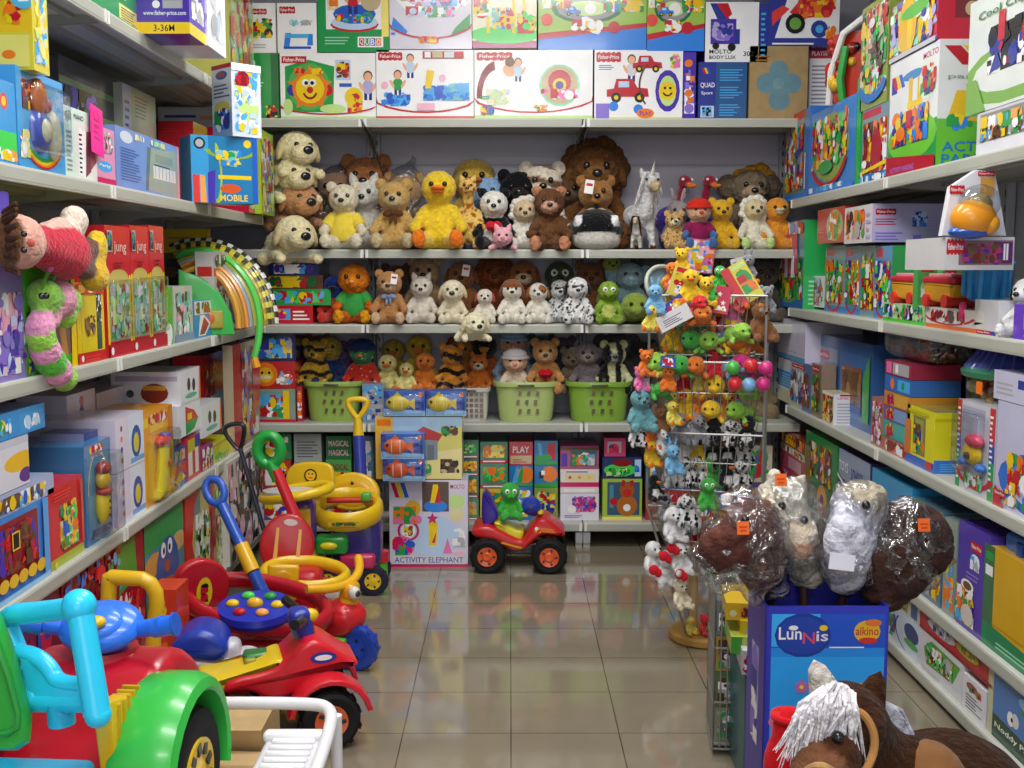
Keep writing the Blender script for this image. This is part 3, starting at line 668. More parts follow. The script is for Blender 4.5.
bp(326, 345, 276, 322, 5.24, b3, 'plush_bird', 'blue and scarlet plush parrot beside the orange monster', body='D83828', head='2038A0', beak='K', ear='none')
bp(370, 410, 276, 326, 5.13, b3, 'plush_bear', 'honey brown plush bear with a blue scarf and a white tag', body='BA8450', muz='D8B48C', bow='8098B8', swing=1.4, foot='D8B48C', k=1.08)
bp(402, 442, 278, 324, 5.18, b3, 'plush_cat', 'pale cream plush cat with a black nose beside the honey bear', body='DCD2C4', ear='point', k=1.05)
bp(408, 442, 258, 322, 5.36, b3, 'plush_bear', 'beige plush bear at the back of the middle row', body='C4A078', k=1.02)
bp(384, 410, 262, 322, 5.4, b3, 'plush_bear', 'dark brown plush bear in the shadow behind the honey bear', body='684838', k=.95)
bp(440, 484, 262, 322, 5.36, b3, 'plush_dog', 'ginger plush dog with drooping ears at the back', body='A86C3C', swing=1., ear='flop', earc='8A5024', k=1.02)
bp(434, 472, 288, 326, 5.14, b3, 'plush_dog', 'cream plush hound with a big black nose, sitting', body='EAE0C4', ear='flop', earc='D8C498', ms=1.25, hr=1.15, k=1.15)
bp(452, 494, 300, 334, 5.02, b3 - .075, 'plush_dog', 'cream plush puppy hanging its head over the shelf edge', body='F0EAC8', pose='flop', ear='flop', earc='E8DCB0', ms=1.2, k=1.15, rz=.3)
bp(474, 496, 292, 326, 5.16, b3, 'plush_rabbit', 'white plush rabbit with a red ear lining beside the hanging puppy', body='E8E0D0', ear='flop', earc='C05048')
bp(478, 512, 262, 322, 5.36, b3, 'plush_dog', 'rust coloured plush poodle at the back of the middle row', body='8A4A28', mane='8A4828', ear='flop', m='fur')
bp(500, 546, 262, 322, 5.34, b3, 'plush_dog', 'copper brown plush spaniel behind the two bassets', body='9A5C34', ear='flop', earc='7A4020', muz='D8B890', k=1.04)
bp(494, 530, 285, 326, 5.13, b3, 'plush_dog', 'white plush basset with brown ears, left one of two', body='ECE6D8', ear='flop', earc='7C4426', topk='8A5430', k=1.1)
bp(524, 552, 288, 326, 5.17, b3, 'plush_dog', 'white plush basset with a tan patch, right one of two', body='ECE6D8', ear='flop', earc='A06838', patch='A06838', k=1.1)
bp(562, 592, 284, 327, 5.11, b3, 'plush_dog', 'white plush dalmatian with black spots, large one in front', body='EEEEEE', pat=pat_spots('K', 13, .36), ear='flop', earc='K', k=1.12)
bp(549, 570, 280, 322, 5.24, b3, 'plush_dog', 'small plush dalmatian puppy behind the large dalmatian', body='EEEEEE', pat=pat_spots('K', 13, .36), ear='flop', earc='K', k=1.05)
bp(574, 606, 262, 322, 5.38, b3, 'plush_bear', 'russet plush bear behind the dalmatians', body='8C5838', k=1.0)
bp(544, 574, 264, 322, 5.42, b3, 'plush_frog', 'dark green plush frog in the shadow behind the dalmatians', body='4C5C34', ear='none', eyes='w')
bp(590, 626, 288, 326, 5.14, b3, 'plush_frog', 'lime green plush frog on the middle back shelf', body='8AB040', belly='C8D070', ear='none', nose=None, eyes='w', k=1.15, m='fur')
bp(600, 622, 262, 322, 5.36, b3, 'plush_dinosaur', 'olive green plush dinosaur behind the lime frog', body='98A848', ear='none', pose='stand', belly='D8D090')
bp(618, 648, 296, 328, 5.12, b3, 'plush_turtle', 'yellow green plush turtle by the wire stand', body='8AA03C', belly='D8B840', ear='none', pose='lie', k=1.3, nose=None)
bp(612, 646, 264, 322, 5.3, b3, 'plush_elephant', 'pale blue plush elephant with big ears', body='90B0BC', ear='big', k=1.05, nose='90B0BC', ms=1.3)
bp(632, 662, 258, 322, 5.4, b3, 'plush_bear', 'grey plush bear at the back beside the elephant', body='6C6870', k=1.05)
for x, c, nm in ((700, '6E5A48', 'taupe plush bear behind the wire stand, middle shelf'), (735, '7C7068', 'mouse grey plush bear behind the wire stand, middle shelf'), (762, '5C5248', 'dark taupe plush dog at the right end behind the wire stand')): bp(x - 20, x + 20, 262, 322, 5.36, b3, 'plush_bear', nm, body=c)
# clear bags round two bears at the back of the top plush row, and the dark cords
for nm, sx in (('rusty brown', -.02), ('dull brown', .0), ('dusty beige', .0)):
    for o in [x for x in COL.objects if x.get('label', '').startswith(nm)][:1]:
        h = ph(80, 5.3); me = blob_mesh([((0, 0, .4), (.33, .26, .42), 'w'), ((0, .02, .82), (.24, .2, .25), 'w'), ((.1, .05, 1.1), (.06, .05, .1), 'w')], .05, 4); me.transform(Matrix.Scale(h, 4)); me.materials.append(MT['bag'])
        b = bpy.data.objects.new('clear_bag', me); COL.objects.link(b); b.parent = o
for (xa, ya, xb, yb, xc, yc), nm in (((361, 119, 366, 128, 384, 176), 'dark cord hanging from the top shelf above the rusty bear'), ((583, 119, 582, 126, 574, 152), 'dark cord hanging from the top shelf above the curly dog')):
    tag(MB().tube(smooth([atY(xa, ya, YB - .012), atY(xb, yb, YB - .012), atY(xc, yc, YB + .2)], 1), .0035, '1C1C1C', 8).build('cord', 'plastic'), nm, 'cord')
# ================================================================== BACK WALL: cartons and baskets
def bcart(x0, x1, y0, y1, z, label, base, art='', Y=5.13, d=.3, side='', sidecol=None, topcol=None, left='', lift=None, **kw):
    """carton whose front face stands at depth Y on the back shelf"""
    p0 = atY(x0, (y0 + y1) / 2, Y); p1 = atY(x1, (y0 + y1) / 2, Y); zt = atY(x0, y0, Y).z; zb = z if lift is None else z + lift
    return carton(label, ((p0.x + p1.x) / 2, Y + d / 2, zb), kw.pop('rz', 0), p1.x - p0.x - .003, d, zt - zb, base, art, side, '', sidecol, topcol, left, **kw)
FPC = 'p 0 .05 .3 .14 1 .1 1 0 0 0 %s;a .5 .55 .75 .48 .06 200 340 R'
bcart(244, 279, 53, 117, b1, 'green toy box end with dark green edge, left of the smiling sun box', 'G', 'l .1 .45 .5 .25 5 E;c .2 .85 .07 w;r .78 0 .22 1 J;b .6 .02 .35 .2 8 2 YRwK')
bcart(280, 376, 53, 117, b1, 'white toy box with a smiling sun wheel on a green panel', 'w',
      'p 0 .06 1 .06 1 0 0 0 l;p .05 .12 .55 .12 .57 .8 .3 .9 .05 .8 G;e .3 .5 .22 .36 58B050;c .13 .45 .09 n;c .49 .45 .09 R;x .31 .47 .36 O;c .31 .47 .27 O;c .31 .47 .22 Y;c .265 .56 .055 w;c .34 .56 .055 w;c .272 .555 .03 K;c .334 .555 .03 K;c .31 .45 .05 R;a .31 .45 .08 .14 .25 200 340 X;b .15 .68 .3 .1 6 4 ROY;r .58 .6 .16 .3 Q;b .59 .62 .14 .26 9 7 YRDO;k .92 .3 .45 H;c .77 .35 .14 Y;b .7 .1 .16 .3 12 9 YORY;a .5 .4 .7 .32 .06 215 330 R;e .08 .2 .05 .12 l;e .55 .17 .14 .07 l;r .02 .85 .26 .1 R;t .04 .87 .22 .06 w Fisher-Price;r .62 .5 .13 .05 B')
bcart(376, 474, 50, 117, b1, 'white toy box with a child on a blue ride-on and a yellow walker', 'w',
      'r 0 0 1 .06 r;a .5 .55 .72 .45 .06 200 345 R;q .02 .86 .25 .1;k .35 .6 .36 Q;k .22 .35 .38 G;b .05 .2 .3 .2 14 4 CBbC;b .48 .28 .25 .22 16 6 CbCB;b .72 .28 .24 .25 16 9 CbCt;p .5 .45 .56 .45 .6 .7 .52 .72 Y;c .09 .5 .05 p;c .68 .6 .05 p;r .48 .88 .42 .1 R;r .5 .89 .06 .08 w;r .58 .89 .1 .08 e;r .7 .89 .1 .08 s;r .42 .14 .18 .1 p')
bcart(474, 593, 50, 118, b1, 'white toy box with a round drum toy and a dark red arch', 'w',
      'r 0 0 1 .07 l;a .5 .6 .7 .5 .05 205 340 R;q .02 .86 .3 .1;a .2 .35 .18 .5 .25 100 185 X;c .3 .72 .1 F;b .1 .2 .2 .25 16 5 YIlQ;k .37 .55 .35 Q;c .3 .83 .07 u;c .72 .5 .3 E;c .72 .5 .27 e;c .72 .55 .17 R;c .72 .5 .1 Y;c .72 .5 .06 n;b .56 .3 .32 .15 9 5 wPRw;c .8 .36 .07 w;l .05 .3 .12 .06 2 G;b .05 .08 .12 .14 10 3 BYRG;b .5 .12 .12 .1 6 5 YOlD')
bcart(594, 683, 50, 118, b1, 'white toy box with a small red car and a purple oval window', 'w',
      'r 0 0 1 .05 y;q .02 .84 .28 .12;l .05 .72 .2 .08 3 B;k .42 .55 .4 s;v .38 .25 .34 R;c .22 .2 .07 b;c .5 .16 .07 b;v .6 .68 .24 R;e .83 .42 .14 .3 V;e .83 .42 .1 .22 l;c .83 .42 .13 Y;c .8 .46 .02 K;c .86 .46 .02 K;a .83 .42 .06 .08 .3 200 340 K;r .02 .02 .15 .22 v;e .58 .1 .1 .07 O;t .52 .07 .13 .06 V PLAY;b .85 .75 .12 .2 8 3 lGYP;a .9 .5 .4 .48 .05 140 215 D', side='b .1 .1 .8 .8 20 4 vwO', sidecol='V')
bcart(683, 696, 52, 118, b1, 'narrow purple toy box edge between the red car box and the blue box', 'V', 'b .1 .1 .8 .8 14 4 vOwn')
bcart(698, 747, 62, 118, b1, 'blue toy quad bike box with white lettering', '2C5A94', 'r 0 0 .36 1 n;t .04 .55 .3 .1 w QUAD;t .06 .43 .24 .07 w Sport;r .05 .05 .28 .2 Q;b .08 .07 .2 .16 7 5 KSC;l .44 .68 .48 .22 5 C;l .44 .38 .48 .22 5 C;l .44 .08 .48 .22 5 C;M .06 .8 .2 .1', topcol='n', left='l .1 .1 .8 .8 8 C')
bcart(749, 808, 46, 118, b1, 'brown cardboard carton printed with a blue flower', 'AE9468', 'c .5 .68 .13 6E94A0;c .3 .5 .14 6E94A0;c .72 .5 .14 6E94A0;c .5 .5 .08 7AA0A8;c .52 .28 .15 6E94A0;l .1 .8 .3 .1 2 c', m='carton', left='')
bcart(809, 836, 48, 100, b1, 'white toy box with red heading and lines of print beside the carton', 'w', 'r 0 .86 1 .14 R;t .08 .9 .7 .06 w PLAYSET;l .1 .2 .8 .6 11 z', Y=5.2)
# upper row, standing on the boxes below
L2_ = lambda y: atY(500, y, 5.13).z - b1
bcart(247, 276, 3, 53, b1, 'narrow white toy box with a colourful rider, top left', 'w', 'q .1 .78 .6 .1;b .1 .3 .8 .4 16 3 KRYG;l .2 .1 .5 .1 2 S', lift=L2_(53))
bcart(277, 317, 3, 53, b1, 'white toy box with a blue mobile swing on it', 'w', 'q .06 .8 .4 .12;b .3 .55 .6 .12 8 3 sQtS;p .15 .1 .3 .1 .35 .4 .2 .4 b;p .75 .15 .9 .15 .9 .38 .78 .38 b;r .2 .3 .6 .08 C;r .15 .08 .7 .05 B', lift=L2_(53))
bcart(317, 389, -24, 52, b1, 'green toy box with letter tiles and a toddler on a play mat', '18984C', 'r .12 .3 .78 .7 w;r .14 .55 .16 .45 i;b .15 .6 .14 .35 8 3 RKwO;e .52 .36 .34 .1 R;e .52 .39 .33 .1 Q;e .52 .5 .3 .13 B;k .5 .5 .5 R;c .75 .68 .14 e;c .7 .45 .08 G;b .25 .38 .5 .12 14 7 RYGBC;r .9 .2 .1 .8 y;l .1 .1 .35 .12 3 E;r .56 .06 .36 .14 w;r .58 .08 .07 .1 R;r .66 .08 .07 .1 G;r .74 .08 .07 .1 B;r .82 .08 .07 .1 O;t .59 .09 .05 .08 w Q;t .67 .09 .05 .08 w U;t .75 .09 .05 .08 w B;t .83 .09 .05 .08 w O', lift=L2_(52), left='')
bcart(389, 472, -22, 49, b1, 'lilac and white toy box with a padded play mat, top row', 'E0DCEC', 'e .5 .95 .5 .5 w;e .55 .8 .42 .22 H;c .18 .8 .13 e;b .25 .6 .7 .35 26 4 PMRVCw;b .2 .45 .6 .15 10 7 RGQP;p .75 .2 .98 .3 .98 .5 .8 .3 G;p .02 .3 .2 .2 .22 .25 .05 .45 b;a .5 .5 .6 .36 .06 205 335 R;b .35 .08 .25 .1 8 3 YOR;l .02 .2 .06 .15 2 b', lift=L2_(49))
bcart(472, 537, -26, 48, b1, 'yellow and green toy box with a swing frame, magenta bottom edge', 'F0ECD0', 'r 0 0 1 .1 m;e .5 .18 .6 .12 g;r .22 .2 .05 .6 Y;r .62 .2 .05 .6 Y;r .2 .75 .5 .06 Y;r .78 .3 .06 .6 Y;b .3 .25 .35 .3 12 2 tRbY;b .02 .4 .25 .5 10 9 RGYw;b .7 .2 .3 .3 8 7 YgR', lift=L2_(48))
TOWN = 'p 0 0 1 0 1 .35 0 .2 b;p 0 .14 1 .3 1 .36 0 .22 R;p 0 .22 1 .36 1 1 0 1 A0C850;e .45 .55 .33 .2 J;e .45 .55 .28 .16 z;e .45 .55 .2 .1 l;c .48 .55 .08 w;b .02 .55 .3 .4 14 3 YRwOG;b .6 .5 .38 .45 16 5 RYwbG;h .3 .78 .2 I;h .75 .72 .2 y;c .7 .3 .08 R;c .08 .4 .08 r;b .3 .25 .3 .15 6 8 wYR;v .32 .45 .12 b'
bcart(538, 647, -26, 50, b1, 'wide green toy box with a town and a round racetrack, top row', 'G', TOWN, lift=L2_(50))
bcart(647, 705, -26, 51, b1, 'narrower green toy box with the same round racetrack beside the wide one', 'G', TOWN, lift=L2_(51), sidecol='n')
bcart(705, 759, 2, 57, b1, 'white toy box with a purple truck and black lettering', 'w', 'p .08 .98 .3 .98 .45 .72 .22 .72 n;p .2 .98 .42 .98 .5 .8 .4 .72 R;r .1 .3 .48 .42 V;b .12 .35 .4 .32 8 2 vnH;c .2 .27 .06 K;c .5 .25 .07 K;r .55 .3 .1 .25 n;t .08 .14 .42 .07 K MOLTO;t .08 .05 .5 .06 K BODY LUX;t .72 .1 .2 .08 K 302', lift=L2_(62), sidecol='n', Y=5.13)
bcart(759, 768, 4, 62, b1, 'dark blue toy box edge beside the purple truck box', 'n', 'l .2 .1 .6 .8 9 C', lift=L2_(62))
bcart(768, 840, -22, 46, b1, 'blue and white toy box with a red and yellow quad bike', 'n', 'p .1 .12 1 .12 1 1 .35 1 w;p .06 .3 .3 .55 .2 .6 .05 .5 r;b .45 .6 .5 .35 16 3 YyYO;p .3 .5 .5 .75 .85 .8 .95 .55 .6 .42 .4 .4 D83028;b .4 .42 .5 .3 14 3 RrOY;c .38 .33 .15 K;c .38 .33 .09 70A848;c .72 .25 .13 n;c .72 .25 .06 C;b .8 .1 .16 .2 5 3 YO;t .04 .88 .28 .08 w QUAD;t .06 .76 .24 .07 w Sport;l .06 .02 .8 .06 1 w', lift=L2_(46))
# ------------------------------------------------------------------ baskets
def basket(label, px0, px1, y0, y1, Y, z, col, lattice=False, name='laundry_basket'):
    w0 = ph(px1 - px0, Y); h = ph(y1 - y0, Y); t = thing(name, label, 'basket', (BP((px0 + px1) / 2, y1, Y)[0], Y + w0 * .33, z), 0, 'plastic baskets of toys on the back shelf')
    def ring(k, zz, n=40):
        out = []
        for i in range(n):
            a = 2 * PI * i / n; ca, sa = math.cos(a), math.sin(a); e = .62
            out.append((math.copysign(abs(ca) ** e, ca) * w0 / 2 * k, math.copysign(abs(sa) ** e, sa) * w0 * .36 * k, zz))
        return out
    mb = MB(); n = 40; Lv = [(.76, 0), (.8, .012), (.84, h * .3), (.87, h * .6), (.9, h * .84), (.93, h * .86), (.985, h * .88), (1., h * .94), (.985, h), (.93, h * .985), (.89, h * .93)]
    vs = [p for k, zz in Lv for p in ring(k, zz)]; fs = []
    hol = set()
    if not lattice:
        for j in range(n): pass
    for i in range(len(Lv) - 1):
        for j in range(n): q = (j + 1) % n; fs.append((i * n + j, i * n + q, (i + 1) * n + q, (i + 1) * n + j))
    fs.append(list(range(n))[::-1]); mb.add(vs, fs, col)
    # vent slots on the front, dark openings
    v = mb
    rows = [(.72, 3), (.5, 3), (.28, 3)] if not lattice else [(.8, 5), (.64, 5), (.48, 5), (.32, 5), (.16, 5)]
    for r_, (zz, k) in enumerate(rows):
        kk = .84 + .06 * zz
        for i in range(k):
            x = ((i - (k - 1) / 2) * (.13 if not lattice else .13) + (.0 if r_ % 2 else .03) * (not lattice)) * w0; y = -w0 * .36 * (.855 + .052 * zz) - .0012
            v.M = Matrix.Translation((x, y, h * zz)) @ Matrix.Rotation(-.2 if False else -.1, 4, 'X'); v.M = v.M
            if lattice: v.box((0, 0, 0), (w0 * .1, .004, h * .1), '6A5040')
            else: v.prism([(-.32 * .06 * w0, -.05 * h), (.1 * w0 * .3, -.05 * h), (.4 * w0 * .1, .05 * h), (-.06 * w0 * .1, .06 * h)], -.002, .002, '4A4A26' if i % 2 else '6A4A2A')
    v.M = Matrix(); v.build('tub', 'plastic', t)
    g = MB().rbox((0, -w0 * .36 * .97, h * .92), (w0 * .3, .014, h * .09), col, .004); g.rbox((0, -w0 * .36 * .97 - .006, h * .92), (w0 * .24, .006, h * .06), '50503A', .002); g.build('handle', 'plastic', t)
    return t, h
basket('pale green basket at the left, orange plush heads above it', 301, 363, 381, 422, 5.12, b4, '9AB858')
basket('small off-white lattice basket beside the fish boxes', 452, 491, 388, 422, 5.14, b4, 'D8D8CE', True)
basket('pale lime basket in the middle below the doll in the white bonnet', 492, 560, 381, 422, 5.1, b4, 'B4C87C')
basket('darker green basket at the right below the plush zebra', 565, 634, 381, 422, 5.1, b4, '86B040')
# toys in and behind the baskets: rest on heaped toys, z measured at their visible lower edge
def inb(px0, px1, y0, y1, Y, name, label, k=1.0, **kw):
    h = ph(y1 - y0, Y) * k; z = atY(400, y1, Y).z; x = BP((px0 + px1) / 2, y1, Y)[0]; cat = kw.pop('cat', 'plush toy')
    return plush(name, label, cat, (x, Y + .09, z + .005), h * 1.04, kw.pop('rz', 0), **kw)
inb(300, 326, 346, 392, 5.2, 'plush_tiger', 'yellow and black striped plush in the left green basket', body='C8A02C', pat=pat_stripe('2A2018', 14, .3), ear='round', k=1.15)
inb(314, 342, 340, 390, 5.26, 'plush_bird', 'navy plush bird with an olive yellow head in the left basket', body='24386C', head='B09830', beak='C8A028', ear='none', k=1.1)
inb(345, 376, 346, 396, 5.18, 'plush_doll', 'red dotted plush figure in a navy hat in the left basket', body='C83020', pat=pat_spots('E8C8B8', 16, .2), head='208048', cap='1C2C5C', ear='none', nose='O', k=1.15)
inb(330, 352, 342, 392, 5.34, 'plush_bear', 'violet plush bear behind the navy bird', body='6A4A80', k=1.05)
inb(302, 330, 334, 386, 5.4, 'plush_bear', 'terracotta plush bear at the back of the left basket', body='A0583C')
for x0, x1, y0, y1, Y, nm, c, kk in ((380, 404, 338, 392, 5.36, 'olive yellow plush chick behind the pale chicks', 'B8A038', 1), (402, 434, 336, 392, 5.3, 'big mustard yellow plush chick on the shelf', 'C8A828', 1.05), (374, 398, 358, 396, 5.16, 'pale lemon plush chick at the left of the group', 'D8CC80', 1.1), (394, 416, 366, 396, 5.14, 'smaller pale lemon plush chick in front', 'E0D488', 1.1), (414, 434, 356, 396, 5.18, 'orange and yellow plush chick between the chicks and the tiger', 'E08030', 1.1)):
    inb(x0, x1, y0, y1, Y, 'plush_chick', nm, body=c, beak='E07828', foot='E07828', ear='none', k=kk)
inb(432, 470, 350, 394, 5.16, 'plush_tiger', 'orange and black plush tiger lying by the chicks', body='DC9030', pat=pat_stripe('1C1410', 11, .3), ear='round', k=1.15)
inb(444, 478, 340, 392, 5.3, 'plush_lion', 'rust orange plush lion behind the tiger', body='C08034', mane='9A4C20', ear='none', k=1.05)
inb(472, 496, 338, 390, 5.3, 'plush_frog', 'dark green and orange plush parrot at the white basket', body='B85C24', head='1C2C20', beak='D89030', ear='none', k=1.1)
inb(466, 490, 358, 396, 5.2, 'plush_fox', 'orange plush fox in the off-white lattice basket', body='D87828', muz='E8D8C0', ear='point', k=1.1)
inb(494, 532, 334, 390, 5.28, 'plush_doll', 'baby doll in a pale blue bonnet at the back of the lime basket', cat='doll', body='90A8C0', head='D8A084', muz='D8A084', cap='88A8C4', nose='C87868', ear='none', k=1.1)
inb(498, 532, 358, 400, 5.14, 'plush_doll', 'baby doll in a white bonnet in front in the lime basket', cat='doll', body='D8C8B0', head='E8B898', muz='E8B898', cap='DAD4D8', nose='D88878', ear='none', hr=1.1, k=1.2)
inb(529, 562, 346, 396, 5.15, 'plush_bear', 'tan plush bear hugging a red heart in the lime basket', body='C08A50', muz='DCB488', heart='B81420', k=1.15)
inb(528, 556, 334, 390, 5.4, 'plush_bear', 'teal plush bear at the back behind the heart bear', body='4A7C8C')
inb(550, 575, 336, 392, 5.38, 'plush_bear', 'dusky mauve plush bear behind the heart bear', body='6C5868')
inb(560, 586, 352, 396, 5.2, 'plush_bear', 'grey brown plush bear at the left of the green basket', body='7C6C58', k=1.1)
inb(574, 602, 346, 396, 5.17, 'plush_koala', 'grey plush koala in the green basket', body='84787C', muz='A89C90', ear='big', ears=.75, k=1.1)
inb(594, 636, 350, 396, 5.15, 'plush_zebra', 'plush zebra with black and yellow stripes in the green basket', body='D8D8A8', pat=pat_stripe('1A1A1A', 10, .4, 'x'), muz='A8A8AC', foot='B0B0B4', ear='round', k=1.2, fat=1.1)
inb(596, 640, 332, 392, 5.36, 'plush_elephant', 'dark grey plush elephant behind the zebra', body='5C585C', ear='big', k=1.05)
inb(630, 656, 340, 400, 5.36, 'plush_bear', 'charcoal plush bear behind the wire stand by the zebra', body='48464A')
# blue translucent bag and fish boxes beside the first basket
bcart(362, 384, 384, 424, b4, 'pale blue patterned bag between the left basket and the fish boxes', '7C98B8', 'b .05 .05 .9 .9 30 3 SQnCz', Y=5.1, d=.16, name='gift_bag', cat='bag')
# ------------------------------------------------------------------ cartons on the bottom back shelf
bb = [(463, 478, 440, 462, 'dark teal toy box with green fruit, top left of the small stack', 0), (463, 479, 463, 478, 'dark teal toy box second in the left column', 1)]
DINO = 'r 0 0 1 .14 R;r .1 .04 .8 .06 w;b .1 .25 .8 .6 14 %d %s'
z0 = b5
def stackcol(x0, x1, ys, labels, bases, arts, Y=5.13, d=.25, zb=b5):
    """a column of boxes, ys from shelf upwards in pixels"""
    z = zb
    for i in range(len(ys) - 1):
        h = ph(ys[i] - ys[i + 1], Y) - .002; p0 = atY(x0, ys[i], Y); p1 = atY(x1, ys[i], Y)
        carton(labels[i], ((p0.x + p1.x) / 2, Y + d / 2, z), 0, p1.x - p0.x - .003, d, h, bases[i], arts[i]); z += h + .002
stackcol(462, 479, [523, 500, 477, 459, 440], ['teal toy box with yellow fruit, lowest of the narrow column beside the white panel', 'dark teal toy box with orange fruit, second in the narrow column', 'dark teal toy box with orange car, third in the narrow column', 'dark teal toy box with lime frog, top of the narrow column'], ['5C9C80', '3C7460', '3C7060', '3E7860'],
         [DINO % (3, 'YOe'), DINO % (5, 'OoY'), DINO % (4, 'OYo'), DINO % (6, 'gGl')])
stackcol(480, 508, [523, 490, 464, 442], ['yellow toy box behind the frog rider', 'teal toy box with a small green animal', 'teal toy box with yellow dinosaurs on top of the second column'], ['D8C848', '4C8C70', '3E8468'], ['b .1 .1 .8 .8 14 5 YGBO', DINO % (8, 'GgO'), DINO % (9, 'YyO')])
stackcol(509, 533, [523, 488, 466, 442], ['blue and yellow toy box low behind the red quad seat', 'blue toy box with an orange and green ball', 'red and white toy box with script lettering, small stack'], ['2C70C0', '2878B8', 'C8303C'], ['b .1 .1 .8 .8 14 5 bYCw', 'c .7 .55 .4 O;p .3 .1 .5 .9 .6 .9 .55 .1 G;p .1 .1 .3 .9 .4 .9 .35 .1 C;p 0 0 1 0 1 .15 0 .15 G', 'r .05 .05 .9 .35 e;t .15 .52 .7 .28 w PLAY;l .15 .1 .6 .2 2 R'])
stackcol(534, 558, [523, 489, 466, 441], ['toy box with a blue spotted figure behind the steering wheel', 'blue toy box with a black and white checked ball', 'blue and red toy box with a green dinosaur, top of its column'], ['88A048', '2878B8', '3478B0'], ['b .1 .1 .8 .8 16 8 BnYlR', 'c .65 .6 .36 O;r .2 .4 .2 .3 K;r .3 .55 .15 .2 w;p 0 0 1 0 1 .25 0 .15 G', 'p .5 .2 .9 .2 .9 .9 .6 .9 R;e .4 .3 .35 .16 G;p .2 .4 .35 .4 .3 .9 .15 .9 C;p 0 0 1 0 1 .15 0 .15 G'])
stackcol(560, 599, [523, 495, 470, 447], ['white toy box with purple flowers on the bottom shelf', 'white and pink toy box with three stars, middle of its stack', 'pink window box with a shiny front at the top of its stack'], ['E8E4F0', 'E8E0E0', 'C05080'],
         ['b .3 .3 .65 .6 26 3 VPmvM;c .3 .4 .16 w;l .1 .1 .5 .12 2 v', 'r 0 .25 1 .2 M;r .12 .5 .8 .32 i;x .25 .65 .1 R;x .5 .65 .1 O;x .75 .65 .1 Y;l .15 .86 .7 .1 1 V;r .1 .05 .8 .12 w', 'r .25 .1 .7 .75 4C6870;p .4 .4 .6 .75 .75 .7 .5 .35 w;b .3 .15 .6 .5 12 2 OSsGC;r .02 .1 .16 .6 V;r 0 .86 1 .12 D'])
stackcol(602, 642, [521, 478, 456], ['green and yellow window box with a brown plush moose', 'navy toy box with a lime green creature and red cap'], ['A8C848', '24386C'], ['r .12 .12 .82 .8 3C5C78;r .18 .3 .1 .55 4C90A8;e .62 .35 .26 .26 B86C28;c .62 .72 .18 A85C24;c .62 .66 .1 D02828;p .45 .85 .55 .8 .58 .95 .5 .98 R;p .68 .95 .72 .8 .8 .86 .78 .97 R;c .62 .3 .09 w;c .28 .45 .09 R;r 0 0 1 .08 y',
          'e .45 .4 .42 .3 g;e .5 .75 .25 .2 X;b .1 .1 .6 .4 14 4 gGlJ;r .82 .1 .16 .8 Q;b .82 .3 .12 .4 5 4 bB'])
bcart(604, 626, 438, 456, b5, 'small pink toy box on top of the navy creature box', 'C84878', 'r .15 .2 .65 .6 S;b .2 .2 .5 .5 8 3 MrV', lift=ph(65, 5.13) + .002, d=.2)
# left part of the bottom shelf behind the push cars
stackcol(262, 292, [525, 492, 462, 436], ['purple toy box low behind the yellow ring cart', 'red and yellow toy box behind the red push pole', 'green toy box under the back shelf, left'], ['6A4A80', 'B84030', '3C8858'], ['b .1 .1 .8 .8 16 3 VYwR', 'b .1 .1 .8 .8 16 4 YOwK', 'b .1 .1 .8 .8 16 5 gYRw'])
stackcol(294, 322, [525, 496, 466, 436], ['blue toy box behind the yellow ring cart', 'white toy box with dark print above the yellow ring cart', 'grey white toy box with lines of print below the left basket'], ['3C5C98', 'D8D4C8', 'A8B0AC'], ['b .1 .1 .8 .8 16 6 CnwY', 'r .1 .55 .8 .25 K;l .15 .58 .7 .18 2 w;b .1 .05 .8 .4 14 6 ORYG', 'l .1 .2 .8 .6 6 Z'])
stackcol(326, 352, [525, 494, 462, 438], ['white toy box with a picture behind the yellow seat', 'green toy box with lettering behind the yellow seat', 'dark green toy box with pink lettering beside the yellow handle'], ['D0CCC0', '58A858', '2C7848'], ['b .1 .1 .8 .8 18 7 XKOR', 'b .1 .1 .8 .5 16 8 RwYG;t .1 .65 .8 .2 X MAGICAL', 't .1 .55 .8 .25 p MAGICAL;t .1 .15 .8 .25 p MAGICAL'])
stackcol(354, 374, [525, 490, 438], ['teal toy box behind the yellow D handle pole', 'grey blue toy box behind the yellow D handle pole'], ['3C7C78', '587890'], ['b .1 .1 .8 .8 14 3 GYn', 'b .1 .1 .8 .8 18 6 nCSw'])
stackcol(645, 690, [523, 492, 462, 440], ['red toy box behind the wire stand, lowest', 'blue toy box behind the wire stand, middle', 'white toy box behind the wire stand, top'], ['B83030', '3468A8', 'D0CCC8'], ['b .1 .1 .8 .8 16 3 YwR', 'b .1 .1 .8 .8 16 4 CYw', 'b .1 .1 .8 .8 16 5 RGB'])
# corner stack on the shelf left of the first basket
stackcol(236, 296, [424, 390, 362, 334], ['clear window box of plastic toys, lowest in the back left corner stack', 'red toy box with a round lion face in the back left corner', 'dark blue and green toy box at the top of the corner stack'], ['8C9C90', 'B82828', '1C2C58'],
         ['r 0 0 1 .08 R;r .05 .12 .7 .8 7CA08C;c .2 .55 .3 G;b .05 .15 .85 .7 26 4 RYCwG;r .8 .1 .1 .85 Y', 'c .5 .52 .44 E87820;c .5 .5 .28 E8B420;c .44 .58 .05 K;c .56 .58 .05 K;e .5 .42 .1 .08 i;b .68 .15 .28 .5 10 4 SCwr;b .04 .2 .2 .6 8 3 rOY', 'r .35 .05 .3 .9 245848;b .05 .1 .9 .75 18 5 SCYnB'], Y=5.12, d=.3, zb=b4)
stackcol(297, 303, [424, 388], ['narrow red and white toy box beside the left green basket'], ['B83038'], ['b .1 .1 .8 .8 10 3 wOr'], zb=b4)
